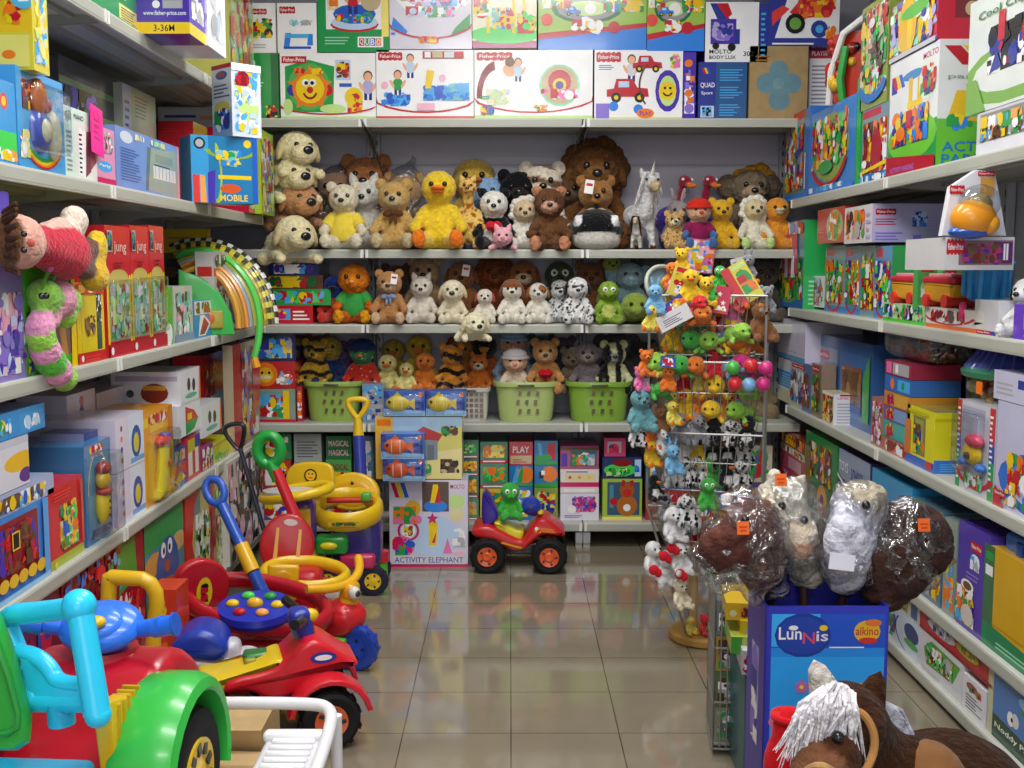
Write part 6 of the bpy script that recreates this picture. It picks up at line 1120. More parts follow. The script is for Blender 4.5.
# ---- bottom shelf
rc(880, 897, 632, r5, 'white and blue toy box with a green side, farthest on the bottom right shelf', 'C8C8D4', 'b .1 .05 .8 .6 16 4 QnGD;r 0 .9 1 .1 B83048', d=.3, h=.17)
rc(897, 922, None, r5, 'white toy box with a dark blue car picture on the bottom right shelf', 'C4D4E8', 'e .7 .6 .3 .25 283C78;e .7 .3 .3 .1 50A850;a .9 .5 .9 .6 .06 150 260 n', h=.12)
ra = rc(900, 922, None, r5, 'olive and blue striped toy box end above the car box', 'C8C4B8', 'r .1 .05 .35 .9 989030;r .6 .05 .3 .7 3C5C90;l .1 .1 .3 .8 5 u', h=.09, lift=.122)
rc(922, 1000, None, r5, 'red toy box with a white puppy and a yellow oval, under the fourth right shelf', 'C02030', 'r 0 0 1 .12 901828;e .32 .42 .2 .2 D8D8E0;b .2 .25 .25 .35 14 4 wSnH;e .68 .45 .15 .18 B8B030;b .6 .35 .18 .2 6 3 GYc;p .3 1 1 .6 1 1 w;p .4 1 1 .7 1 1 5890B0', h=.092, lift=.12)
o9 = rc(922, 968, None, r5, 'white window box with a green toy garden inside', 'D4D4DC', 'p .2 .2 .8 .3 .95 .85 .3 .9 .12 .6 50A038;b .2 .3 .6 .5 34 5 GgDoSJw;l .1 .05 .5 .1 2 S', h=.118)
rc(968, 993, None, r5, 'white toy box with a red blob and small print beside the window box', 'E0E0E8', 'e .4 .75 .25 .12 A83848;l .15 .1 .7 .45 5 Z;b .3 .6 .5 .2 8 4 KGR', h=.1)
rc(994, 1070, None, r5, 'sky blue and green book box with a cow picture and white lettering', '4C7CC0', 'r 0 0 .08 1 C8C8A0;p .08 0 1 0 1 .22 .08 .3 2C5038;t .12 .12 .6 .09 w Noddy Park;c .35 .4 .09 w;c .42 .42 .09 D8D8D8;c .37 .4 .03 K;c .8 .45 .1 D86838;p .5 .55 1 .6 1 .75 .5 .7 3C9048;e .7 .7 .25 .1 8CB8E8', h=.215)
for xa, xb, c, ar, h_, nm in ((782, 806, '8C5060', 'b .1 .1 .8 .8 16 3 YwR', .17, 'mauve toy box farthest on the bottom right shelf behind the wire stand'), (808, 830, '4C78A0', 'b .1 .1 .8 .8 16 4 YwG', .18, 'steel blue toy box on the bottom right shelf behind the hobby horses'), (832, 854, 'B89840', 'b .1 .1 .8 .8 16 5 RwB', .16, 'mustard toy box on the bottom right shelf behind the hobby horses'), (856, 876, '588858', 'b .1 .1 .8 .8 16 6 YwR', .18, 'sage green toy box on the bottom right shelf behind the hobby horses')):
    rc(xa, xb, None, r5, nm, c, ar, h=h_, Xf=XR + .03)
# ================================================================== RIDE-ON TOYS AND PUSH CARTS
def wheel(parent, c, r, w, hub, tyre='1C1C1E', axis='x', spokes=5, m='rubber', hubr=.55, tread=True):
    rot = Euler((0, PI / 2, 0)) if axis == 'x' else Euler((PI / 2, 0, 0))
    mb = MB(); mb.lathe([(r * .5, -w * .42), (r * .82, -w / 2), (r * .95, -w * .42), (r, -w * .2), (r, w * .2), (r * .95, w * .42), (r * .82, w / 2), (r * .5, w * .42)], tyre, 28, c, rot)
    if tread:
        M0 = Matrix.Translation(c) @ rot.to_matrix().to_4x4()
        for i in range(22):
            a = i * 2 * PI / 22; mb.M = M0; mb.box((r * math.cos(a), r * math.sin(a), (w * .2) * (1 if i % 2 else -1)), (r * .05, r * .16, w * .42), tyre, Euler((0, 0, a)))
        mb.M = Matrix()
    o = mb.build('wheel', m, parent)
    h = MB(); M0 = Matrix.Translation(c) @ rot.to_matrix().to_4x4(); h.M = M0
    h.lathe([(0, -w * .5), (r * .2, -w * .52), (r * .3, -w * .44), (r * hubr, -w * .5), (r * hubr, w * .5), (r * .3, w * .44), (r * .2, w * .52), (0, w * .5)], hub, 24)
    for s in (-1, 1):
        for i in range(spokes):
            a = i * 2 * PI / spokes; h.box((r * .4 * math.cos(a), r * .4 * math.sin(a), s * w * .475), (r * .16, r * .12, w * .06), 'k', Euler((0, 0, a + .3)))
    h.build('hub', 'plastic', o); return o
def strip(p0, p1, w, col='F'): pass
# ---------------------------------------------------------------- big red car in the left foreground
hb_ = atY(105, 624, 1.92); A_ = R(-4)
Rm = Matrix.Rotation(A_, 3, 'Z'); base = hb_ - Rm @ Vector((0, .06, .355))
zbase = base.z
t = thing('ride_on_car', 'large red ride-on car with cyan frame, blue handlebar and green mudguards in the left foreground', 'ride-on toy', base, A_)
car = t
mb = MB(); mb.prism([(-.36, .07), (-.36, .14), (-.30, .165), (-.14, .17), (-.08, .20), (-.05, .27), (.0, .305), (.1, .31), (.19, .25), (.23, .16), (.22, .07)], -.13, .13, 'C8182C', Euler((0, 0, PI / 2)), bev=.03)
mb.rbox((.0, .08, .17), (.2, .2, .2), 'C8182C', .05).rbox((0, -.24, .13), (.3, .24, .12), 'C8182C', .04); mb.tube([(0, .06, .27), (0, .06, .315)], [.07, .055], 'C8182C', 20); mb.build('body', 'plastic', t)
st = MB(); st.prism([(-.13, .175), (-.09, .27), (.02, .27), (.0, .175)], .128, .165, 'E8C41C', Euler((0, 0, PI / 2)), (.29, -.02, 0), .008)
st = MB(); st.prism([(0, 0), (.11, 0), (.07, .1), (-.02, .12)], -.012, .018, 'E8C41C', Euler((0, 0, PI / 2)), (.1, -.16, .19), .006)
for k in range(5): st.box((.1, -.15 + .02 * k, .25), (.03, .006, .09), 'D0A810')
st.build('foot_step', 'plastic', t)
st = MB().rbox((-.02, -.26, .196), (.2, .2, .03), '20B8E8', .014); st.build('seat', 'plastic', t)
def fender(x, y, s, col='38B848'):
    pts = []; N = 14
    for k in range(N + 1): a = R(-20 + 205 * k / N); pts.append((y + .15 * math.cos(a), .115 + .15 * math.sin(a)))
    for k in range(N, -1, -1): a = R(-20 + 205 * k / N); pts.append((y + .125 * math.cos(a), .115 + .125 * math.sin(a)))
    f = MB(); mtx = Euler((0, 0, PI / 2)); 
    n = N + 1
    # band as a swept strip with rounded outer edge
    sec = []
    for k in range(N + 1):
        a = R(-18 + 208 * k / N); c, sn = math.cos(a), math.sin(a)
        for rr, xx in ((.134, -.056), (.154, -.056), (.165, -.04), (.165, .028), (.156, .048), (.14, .055), (.134, .05)): sec.append((x + s * xx, y + rr * c, .132 + rr * sn))
    q = 7; fs = []
    for k in range(N):
        for j in range(q): l = (j + 1) % q; fs.append((k * q + j, k * q + l, (k + 1) * q + l, (k + 1) * q + j))
    fs += [tuple(range(q)), tuple(range(N * q, N * q + q))]
    f.add(sec, fs, col); return f.build('mudguard', 'plastic', t)
for s in (-1, 1):
    fender(s * .152, -.03, s); wheel(t, (s * .162, -.03, .12), .12, .075, 'E8C020', 'x' and '1A1A1C', spokes=10, tread=False)
    wheel(t, (s * .14, -.38, .075), .075, .06, 'E8C020', spokes=10, tread=False)
hbm = MB().tube([(0, .06, .29), (0, .06, .34)], [.045, .036], '2060D8', 20).ell((0, .045, .355), (.075, .06, .03), '2C78F4', Euler((.5, 0, 0))).tube(smooth([(-.12, .04, .365), (-.08, .045, .352), (0, .06, .345), (.08, .045, .352), (.12, .03, .368)], 2), .0155, '2C78FA', 14)
for s in (-1, 1): hbm.cyl((s * .10, .036, .358), (s * .138, .03, .367), .0175, '2C74F0', n=18); hbm.cyl((s * .137, .03, .367), (s * .142, .03, .368), .021, '2060D0', n=18)
hbm.ell((0, .03, .365), (.05, .04, .022), '347EF8', Euler((.5, 0, 0))); ho = hbm.build('handlebar', 'plastic', t); MB().ell((.01, .004, .377), (.017, .015, .011), 'F0C018').build('horn_button', 'plastic', ho)
# cyan roll frame: placed from the frame corners seen in the photo, at its own depth behind the seat
Yq = 1.62
def loc_(x, y, Y): return Rm.transposed() @ (atY(x, y, Y) - base)
pA, pB, pC, pD, pE = loc_(22, 615, Yq + .04), loc_(80, 606, Yq - .02), loc_(97, 712, Yq - .05), loc_(48, 690, Yq), loc_(28, 660, Yq + .03)
cf = MB(); cf.tube(smooth([loc_(4, 622, Yq + .05), loc_(14, 614, Yq + .04), loc_(30, 613, Yq + .03), loc_(60, 610, Yq), pB], 1), .0165, '2CD4FF', 14)
cf.tube(smooth([loc_(79, 604, Yq - .02), loc_(84, 635, Yq - .03), loc_(90, 670, Yq - .04), loc_(97, 714, Yq - .05)], 2), .0195, '2CD4FF', 18)
cf.ell(loc_(79, 606, Yq - .02), .0255, '2CD4FF', None, 18, 12).ell(loc_(98, 715, Yq - .05), (.0195, .0195, .019), '2CD4FF')
cf.tube(smooth([loc_(5, 622, Yq + .05), loc_(14, 645, Yq + .04), loc_(26, 672, Yq + .03), loc_(36, 700, Yq + .02)], 2), .0165, '2CD4FF', 14)
cf.tube(smooth([loc_(18, 652, Yq + .03), loc_(36, 656, Yq + .02), loc_(50, 668, Yq + .01), loc_(58, 684, Yq), loc_(92, 686, Yq - .03)], 2), .0135, '2CD4FF', 14)
cf.tube([loc_(34, 702, Yq + .02), loc_(95, 702, Yq - .04)], .0155, '2CD4FF', 14)
q = [loc_(24, 655, Yq + .02), loc_(40, 660, Yq + .02), loc_(56, 684, Yq), loc_(92, 688, Yq - .03), loc_(92, 706, Yq - .04), loc_(36, 706, Yq + .02)]; off = Vector((0, .012, 0))
cf.add([p - off for p in q] + [p + off for p in q], [(0, 1, 2, 3, 4, 5), (11, 10, 9, 8, 7, 6)], '2CD4FF')
cf.tube([loc_(60, 702, Yq), loc_(62, 724, Yq)], .02, '20B4E0', 14)
cf.build('roll_frame', 'plastic', t)
# green side panel at the left edge
g_ = MB(); pts = [(-40, 588), (-14, 598), (2, 625), (18, 668), (32, 722), (30, 742), (18, 750), (-50, 752)]
v0 = [loc_(x, y, Yq - .02) for x, y in pts]; v1 = [p + Vector((-.02, .04, 0)) for p in v0]; c0 = sum(v0, Vector()) / len(v0); vi = [p.lerp(c0, .08) - Vector((0, .012, 0)) for p in v0]
n = len(pts); g_.add(vi + v0 + v1, [tuple(range(n))[::-1]] + [(k * n + j, k * n + (j + 1) % n, (k + 1) * n + (j + 1) % n, (k + 1) * n + j) for k in (0, 1) for j in range(n)] + [tuple(range(2 * n, 3 * n))], '30A83C')
g_.tube([p.lerp(c0, .3) - Vector((0, .012, 0)) for p in v0], .006, '289838', 8, True); g_.build('seat_back', 'plastic', t)
# cartons carrying it
def brown(label, loc, rz, w, d, h): return carton(label, loc, rz, w, d, h, 'B09468', 'l .1 .1 .4 .1 2 c', m='carton', name='cardboard_box', cat='cardboard box', topcol='B89C70')
brown('brown cardboard box under the big red car in the left foreground', (base.x - .0, base.y - .03, 0), A_, .46, .74, zbase - .002)
p = atY(226, 697, 2.38); brown('taller brown cardboard box between the red car and the white tube stool', (atY(222, 720, 2.2).x, 2.29, 0), .0, .16, .18, p.z)
# ---------------------------------------------------------------- white tubular stool with slatted seat
Ys = 1.95; t = thing('step_stool', 'white tubular stool with a slatted seat in front of the quad bikes', 'stool', (0, 0, 0))
def W3(x, y, Y): return atY(x, y, Y)
a0 = W3(214, 698, 2.12); a1 = W3(318, 703, 2.12); a2 = W3(338, 730, 2.08); a3 = W3(346, 775, 2.0); zt = a1.z
fr_ = MB().tube(smooth([(a0.x - .05, 2.12, zt), (a1.x - .03, 2.12, zt), (a1.x + .03, 2.1, zt), (a1.x + .045, 2.0, zt - .005), (a1.x + .045, 1.55, zt - .01)], 3), .0125, 'E8E8EC', 12)
fr_.tube(smooth([(a0.x - .05, 2.12, zt), (a0.x - .085, 2.1, zt), (a0.x - .09, 2.0, zt), (a0.x - .09, 1.55, zt - .01)], 2), .0125, 'E8E8EC', 12); fr_.build('top_rail', 'plastic', t)
for x in (a0.x - .09, a1.x + .045):
    for y in (1.55, 2.06): MB().cyl((x, y, 0), (x, y, zt), .0115, 'E0E0E4', n=12).build('leg', 'plastic', t)
zs = W3(300, 738, 2.02).z
xs0, xs1 = W3(266, 740, 2.02).x, a1.x + .03
se = MB().rbox(((xs0 + xs1) / 2, 1.8, zs - .01), (xs1 - xs0, .44, .02), 'DCDCE2', .009)
for k in range(16): se.rbox(((xs0 + xs1) / 2, 1.61 + .026 * k, zs + .002), (xs1 - xs0 - .03, .015, .008), 'ECECF0', .003, seg=1)
se.rbox(((xs0 + xs1) / 2, 2.02, zs + .004), (xs1 - xs0 + .01, .03, .022), 'E8E8EC', .01); se.build('seat', 'plastic', t)
# ---------------------------------------------------------------- generic profile helper for vehicles seen side-on
def veh(name, label, px, pyb, rz, cat='ride-on toy', z=0):
    p = atZ(px, pyb, z); return thing(name, label, cat, p, rz)
def side_shell(pts, w, col, bev=.012): return MB().prism(pts, -w / 2, w / 2, col, bev=bev)
# red and yellow quad behind the stool, heading right
t = veh('ride_on_quad', 'red quad bike with a yellow seat and fat black wheels behind the white stool', 285, 734, .3)
side_shell([(-.17, .16), (-.16, .205), (-.05, .215), (.0, .24), (.05, .29), (.1, .285), (.16, .235), (.2, .215), (.19, .20), (.12, .21), (.06, .15), (-.05, .13), (-.1, .17)], .17, 'D81C2C', .016).build('body', 'plastic', t)
MB().prism([(-.22, .17), (-.23, .205), (-.18, .2), (-.08, .215), (-.02, .245), (.0, .235), (-.04, .19), (-.12, .165)], -.075, .075, 'E8C81C', bev=.014).build('seat', 'plastic', t)
for s in (-1, 1):
    f = MB(); 
    for cx_, aa in ((.11, 0),): f.prism([(cx_ + .115 * math.cos(R(a)), .085 + .115 * math.sin(R(a))) for a in range(10, 171, 16)] + [(cx_ + .1 * math.cos(R(a)), .085 + .1 * math.sin(R(a))) for a in range(170, 9, -16)], s * .12 - .04, s * .12 + .04, 'D82030', bev=.004)
    f.build('mudguard', 'plastic', t)
    for x in (-.13, .11): wheel(t, (x, s * .12, .082), .082, .075, 'D86030', axis='y')
MB().rbox((.06, 0, .14), (.16, .12, .08), '40308C', .02).build('chassis', 'plastic', t)
hbm = MB().tube([(.06, 0, .27), (.045, 0, .34)], [.03, .035], '2C3CA8', 14).tube(smooth([(.02, -.12, .35), (.05, -.05, .335), (.055, 0, .335), (.05, .05, .335), (.02, .12, .35)], 2), .014, '18181C', 10).rbox((.045, 0, .335), (.06, .07, .05), '2838A8', .018).ell((.075, -.0, .335), (.025, .02, .02), 'E8C020'); hbm.build('handlebar', 'plastic', t)
dm = MB(); Face(dm, (.06, -.0865, .22), (.08, 0, 0), (0, 0, .04), (0, -1, 0)).draw('e .5 .5 .45 .4 n;e .5 .5 .3 .2 w'); dm.build('sticker', 'card', t, recalc=False)
# red trike with yellow handlebars and blue wheels
t = veh('ride_on_trike', 'red ride-on trike with yellow handlebars and blue wheels beside the aisle', 325, 664, -.25)
side_shell([(-.16, .12), (-.15, .17), (-.04, .17), (.0, .2), (.06, .225), (.11, .21), (.13, .16), (.1, .11), (0, .1)], .13, 'C8202C', .03).build('body', 'plastic', t)
MB().ell((.07, 0, .17), (.075, .072, .06), 'D0242C').build('hood', 'plastic', t); MB().tube([(-.13, 0, .12), (.0, -.06, .11)], .018, '48B030', 10).tube([(.02, -.07, .105), (.1, -.06, .1)], .016, '58C038', 10).build('footrest', 'plastic', t)
fk = MB().tube([(.08, 0, .05), (.085, 0, .2), (.09, 0, .25)], [.03, .035, .03], 'E0A820', 14).rbox((.095, 0, .255), (.05, .07, .06), 'E0A020', .02).tube(smooth([(.0, -.13, .29), (.05, -.08, .28), (.09, 0, .275), (.1, .07, .3), (.07, .13, .33)], 2), .015, 'E8B020', 10); fk.ell((.12, -.03, .258), (.02, .02, .022), 'D8D8D0'); fk.ell((.132, -.035, .258), (.01, .012, .012), '283038'); fk.build('fork', 'plastic', t)
wheel(t, (-.02, -.1, .055), .055, .04, '2C50B8', '2848B0', 'y', 5, 'plastic', .6, True); wheel(t, (-.02, .1, .055), .055, .04, '2C50B8', '2848B0', 'y', 5, 'plastic'); wheel(t, (.12, -.02, .075), .075, .045, '2848B8', '2444A8', 'y', 5, 'plastic', .5)
# white scooter with blue seat
t = thing('ride_on_scooter', 'white ride-on scooter with a royal blue seat behind the yellow handle', 'ride-on toy', atY(222, 690, 3.12), .15); t.location.z = 0; t.scale = (1.16,) * 3
zz = atY(222, 647, 3.12).z / 1.16
side_shell([(-.12, zz - .1), (-.13, zz - .02), (-.1, zz), (.02, zz - .02), (.08, zz - .01), (.12, zz - .06), (.05, zz - .11)], .12, 'D8D8DC', .02).build('body', 'plastic', t)
MB().prism([(-.11, zz), (-.115, zz + .03), (-.06, zz + .07), (.0, zz + .055), (.03, zz + .01), (.0, zz - .02), (-.06, zz - .01)], -.07, .07, '2040B0', bev=.02).build('seat', 'plastic', t)
dm = MB(); Face(dm, (-.1, -.0612, zz - .08), (.2, 0, 0), (0, 0, .06), (0, -1, 0)).draw('b .05 .1 .6 .8 10 3 vpw;c .85 .6 .3 m;r .05 .2 .5 .1 v'); dm.build('sticker', 'card', t, recalc=False)
for x in (-.08, .1): wheel(t, (x, 0, .07), .07, .05, 'D8D8DC', '284088', 'y', 5, 'plastic')
MB().rbox((-.0, 0, .17), (.1, .07, max(.06, zz - .2)), 'C8C8D0', .02).build('column', 'plastic', t)
t = thing('toy_camera', 'small green and gold toy viewer wedged behind the red quad', 'toy', atY(258, 668, 3.02), .3); t.scale = (1.15,) * 3; MB().rbox((0, 0, .02), (.07, .05, .05), '2C7838', .01).rbox((-.02, -.03, .02), (.03, .02, .035), '98982C', .006).rbox((.02, -.028, .025), (.025, .015, .03), 'C0B040', .005).build('body', 'plastic', t)
# baby walker: red ring guard, blue play tray
Yw = 3.42; c0 = atY(260, 609, Yw); t = thing('baby_walker', 'red ring baby walker with a round blue play tray and a stickered backrest', 'walker', (c0.x, Yw, 0), -.1)
t.scale = (1.17,) * 3; zr = c0.z / 1.17
ring = []
for k in range(28):
    a = 2 * PI * k / 28; ring.append((.19 * math.cos(a) - .005, .125 * math.sin(a), zr + .015 - .03 * math.cos(a) + .02 * math.sin(a)))
MB().tube(ring, .017, 'B81828', 12, True, flat=1.5).build('guard_ring', 'plastic', t)
bk = MB().prism([(-.03, -.07), (.05, -.09), (.1, -.02), (.09, .06), (.02, .1), (-.05, .08), (-.06, 0)], -.012, .02, 'B81828', Euler((.15, 0, .75)), (-.17, -.03, zr + .05), .01); bo = bk.build('backrest', 'plastic', t)
fm = MB(); fm.M = Matrix.Translation((-.17, -.03, zr + .05)) @ Euler((.15, 0, .75)).to_matrix().to_4x4(); Face(fm, (-.0, -.0135, -.045), (.045, 0, 0), (0, 0, .09), (0, -1, 0)).draw('e .5 .5 .5 .5 E0C820;b .25 .2 .5 .6 6 3 XKR'); fm.build('sticker', 'card', bo, recalc=False)
tr = MB(); tr.M = Matrix.Translation((.02, -.09, zr + .022)) @ Matrix.Rotation(.3, 4, 'X') @ Matrix.Diagonal((1, .72, 1, 1)); tr.lathe([(0, -.03), (.09, -.02), (.105, .0), (.1, .018), (.085, .02), (0, .024)], '2434B4', 28)
for k, c in enumerate('YGgYRo'): a = k * 1.05; tr.ell((.06 * math.cos(a), .06 * math.sin(a), .024), (.018, .018, .01), c, None, 10, 6)
tr.ell((0, .0, .026), (.022, .022, .016), 'E8B828'); tr.build('play_tray', 'plastic', t)
MB().cyl((-.12, 0, .08), (-.12, 0, zr), .02, '208888').build('post', 'plastic', t); MB().cyl((.12, .02, .08), (.12, .02, zr), .02, 'B81828').build('post', 'plastic', t)
MB().rbox((0, 0, .1), (.3, .18, .07), 'B81828', .03).build('body', 'plastic', t)
for x in (-.11, .11):
    for y in (-.09, .09): wheel(t, (x, y, .05), .05, .03, 'E8C020', '28282C', 'y', 5)
# yellow U handle of a push car
Yh = 2.62; pa, pb, pc, pd = atY(107, 640, Yh), atY(109, 577, Yh), atY(160, 580, Yh), atY(152, 645, Yh)
t = thing('push_car', 'red push car with a thick yellow loop handle behind the big red car', 'ride-on toy', ((pa.x + pd.x) / 2, Yh, 0), 0)
o = Vector(t.location); MB().tube(smooth([pa - o - Vector((0, 0, .12)), pa - o, pb - o, pb - o + Vector((.006, 0, .0)), pc - o, pd - o, pd - o - Vector((0, 0, .12))], 2), .0185, 'E0B41C', 14).build('loop_handle', 'plastic', t)
zz = pa.z - .07; side_shell([(-.16, .1), (-.17, zz), (-.05, zz + .02), (.04, zz - .06), (.16, zz - .05), (.18, .12)], .2, 'C83028', .03).build('body', 'plastic', t)
for x in (-.1, .11):
    for y in (-.1, .1): wheel(t, (x, y, .08), .08, .05, 'E8C020', axis='y')
q = atY(160, 598, 2.9); fr(148, 176, 590, 3.1, .0, 'orange and red toy box standing on the floor behind the yellow loop handle', 'D04028', 'b .05 .4 .6 .55 14 3 OYr', d=.12)
# ---------------------------------------------------------------- push carts with poles
def dgrip(mb, c, w, h, r, col, rz=0, ang=0):
    """D-shaped grip: ring above a stem, in a plane facing the camera"""
    c = Vector(c); pts = [(-.1 * w, -.55 * h), (-.5 * w, .2 * h), (-.42 * w, .5 * h), (.42 * w, .5 * h), (.5 * w, .2 * h), (.1 * w, -.55 * h)]
    ca, sa = math.cos(ang), math.sin(ang); P3 = [c + Vector((x * ca - z * sa, 0, x * sa + z * ca)) for x, z in pts]
    mb.tube(smoothc(P3, 2), r, col, 10, True)
# red seat cart
Yc = 3.85; s0 = atY(292, 600, Yc); t = thing('push_cart', 'red seat push cart with a yellow guard ring and green loop handle', 'push cart', (s0.x, Yc, 0), 0); o = Vector(t.location)
def C3(x, y, Y=Yc): return atY(x, y, Y) - o
c1 = C3(287, 545, Yc + .1); sb = MB(); sb.M = Matrix.Translation(c1) @ Euler((-.18, .12, .15)).to_matrix().to_4x4()
sb.prism([(.098 * math.cos(R(a)) * (1 if math.sin(R(a)) > 0 else 1.0), .115 * math.sin(R(a))) for a in range(0, 360, 15)], -.012, .02, 'B8141C', bev=.01); sbo = sb.build('seat_back', 'plastic', t)
stp = MB(); stp.M = sb.M
for s in (-.045, .035): stp.prism([(s, -.08), (s + .016, -.08), (s + .012, .06), (s + .002, .06)], -.017, -.013, 'E0A848')
Face(stp, (-.02, -.0135, .07), (.05, 0, 0), (0, 0, .025), (0, -1, 0)).draw('e .5 .5 .5 .5 C8B8B0'); stp.build('strap', 'plastic', sbo)
gr = [C3(255 + 0, 562, Yc + .08)] ; ring = []
cc_ = C3(305, 574); 
for k in range(24): a = 2 * PI * k / 24; ring.append((cc_.x + .145 * math.cos(a), .1 * math.sin(a), cc_.z + .018 * math.sin(a) - .01 * math.cos(a)))
MB().tube(ring, .018, 'E8C020', 12, True, flat=1.4).build('guard_ring', 'plastic', t)
pn = MB(); pc_ = C3(284, 580, Yc - .16); pn.M = Matrix.Translation(pc_) @ Euler((0, .1, .2)).to_matrix().to_4x4(); pn.rbox((-.005, -.03, 0), (.105, .022, .125), 'E0B018', .03); pn.ell((-.005, -.04, 0), (.036, .006, .045), 'D09C10'); pn.build('front_panel', 'plastic', t)
pl = MB().tube([C3(276, 470, Yc + .18), C3(301, 530, Yc + .14)], .021, 'C81C2C', 12); pl.build('push_pole', 'plastic', t)
gp = MB(); gc = C3(269, 450, Yc + .19); gp.tube([(gc.x + .07 * math.cos(a * PI / 10) * .62, gc.y, gc.z + .055 * math.sin(a * PI / 10)) for a in range(20)], .021, '1CA040', 12, True); gp.tube([C3(271, 463, Yc + .19), C3(279, 480, Yc + .18)], .024, '1CA040', 12); gp.build('loop_grip', 'plastic', t)
MB().rbox((.02, 0, .14), (.24, .2, .1), 'B81828', .03).build('body', 'plastic', t); MB().rbox((.02, .05, .19), (.16, .14, .08), 'B81828', .03).build('seat', 'plastic', t)
for x in (-.09, .12):
    for y in (-.09, .09): wheel(t, (x, y, .06), .06, .035, 'E8C020', '28282C', 'y', 5)
bt = MB().rbox(C3(330, 592, Yc - .06), (.07, .05, .05), 'D0C8C0', .012); bt.build('toy_block', 'plastic', t)
# blue and yellow pole leaning against it, from another cart
t = thing('push_pole', 'blue push pole with a yellow sleeve leaning in front of the spotted bag', 'push pole', (0, 0, 0)); Yb_ = 3.45
P0, P1, P2, P3 = atY(222, 505, Yb_ + .12), atY(241, 545, Yb_ + .06), atY(253, 572, Yb_ + .02), atY(270, 606, Yb_)
MB().tube([P0, P1], .0185, '2454B8', 12).build('upper_tube', 'plastic', t); MB().tube([P1, P2], .024, 'E0B020', 12).build('sleeve', 'plastic', t); MB().tube([P2, P3, P3 + (P3 - P2) * 2.2], .02, '2450B0', 12).build('lower_tube', 'plastic', t)
g = MB(); c = atY(215, 491, Yb_ + .14); dirn = (P0 - P1).normalized(); sd = dirn.cross(Vector((0, 1, 0))).normalized()
g.tube([c + sd * .03 * math.cos(k * PI / 8) + dirn * .045 * math.sin(k * PI / 8) for k in range(16)], .013, '2858C0', 10, True); g.build('loop_grip', 'plastic', t)
# black handled pole
t = thing('push_pole', 'slim black push pole with a D-shaped grip before the far left shelf', 'push pole', (0, 0, 0)); Yb_ = 4.12
P0, P1 = atY(240, 448, Yb_), atY(264, 530, Yb_ - .05); MB().tube([P0, P1, P1 + (P1 - P0) * .9], .009, '20243C', 10).build('tube', 'plastic', t)
g = MB(); tri = [atY(x, y, Yb_) for x, y in ((238, 450), (224, 433), (226, 425), (243, 423), (245, 430), (241, 449))]; g.tube(smoothc(tri, 2), .0085, '141820', 8, True); g.build('grip', 'plastic', t)
# yellow ring cart at the back
Yc = 4.3; s0 = atY(292, 540, Yc); t = thing('push_cart', 'yellow push cart with a white tray ring behind the red seat cart', 'push cart', (s0.x, Yc, 0), 0); o = Vector(t.location)
c1 = C3(298, 487, Yc); MB().prism([(-.1, -.06), (.1, -.06), (.105, .02), (.08, .065), (-.06, .06), (-.1, .02)], -.012, .015, 'E0B81C', Euler((-.1, 0, -.15)), c1 + Vector((.03, .1, .02)), .01).build('seat_back', 'plastic', t)
fm = MB(); fm.M = Matrix.Translation(c1 + Vector((.035, .085, .03))) @ Euler((-.1, 0, -.15)).to_matrix().to_4x4(); Face(fm, (-.03, -.001, -.03), (.06, 0, 0), (0, 0, .06), (0, -1, 0)).draw('c .5 .5 .45 K;c .5 .5 .35 E8B820;c .38 .6 .06 K;c .62 .6 .06 K;r .35 .3 .3 .08 R'); fm.build('sticker', 'card', t, recalc=False)
ring = []
for k in range(24): a = 2 * PI * k / 24; ring.append((c1.x - .0 + .13 * math.cos(a), -.03 + .1 * math.sin(a), c1.z - .015 + .02 * math.cos(a)))
MB().tube(ring, .02, 'E8C420', 12, True).build('guard_ring', 'plastic', t)
tr = MB(); tr.M = Matrix.Translation((c1.x - .02, -.06, c1.z - .005)) @ Matrix.Diagonal((1, .7, 1, 1)); tr.lathe([(0, -.01), (.1, -.01), (.105, .005), (0, .012)], 'D8D8DC', 24); tr.build('tray', 'plastic', t)
MB().rbox((.05, 0, .3), (.09, .1, .2), '5A3C98', .03).rbox((.06, -.05, .3), (.05, .02, .14), 'D8A828', .01).build('column', 'plastic', t); MB().rbox((0, 0, .13), (.22, .2, .1), 'C89828', .03).build('body', 'plastic', t)
for x in (-.08, .1):
    for y in (-.08, .08): wheel(t, (x, y, .06), .06, .035, 'C82830', '28282C', 'y', 5)
# yellow baby seat cart with D handle
Yc = 4.42; s0 = atY(350, 560, Yc); t = thing('push_cart', 'yellow baby seat push cart with a blue pole and yellow D handle', 'push cart', (s0.x, Yc, 0), .05); o = Vector(t.location)
c1 = C3(354, 494, Yc + .1); sh = MB(); sh.M = Matrix.Translation(c1) @ Euler((-.2, 0, -.1)).to_matrix().to_4x4(); sh.prism([(.112 * math.cos(R(a)), (.09 if math.sin(R(a)) > 0 else .07) * math.sin(R(a))) for a in range(0, 360, 15)], -.015, .03, 'E8B81C', bev=.012); sh.ell((0, -.014, -.0), (.085, .006, .055), 'D8A010'); sh.ell((.0, -.02, .045), (.007, .004, .007), '3A3020'); sh.build('seat_back', 'plastic', t)
cc_ = C3(347, 509, Yc - .02); ring = []
for k in range(28): a = 2 * PI * k / 28; ring.append((cc_.x + .125 * math.cos(a), -.02 + .12 * math.sin(a), cc_.z + .028 * math.sin(a)))
go = MB().tube(ring, .021, 'E8C01C', 12, True, flat=2.).build('guard_ring', 'plastic', t)
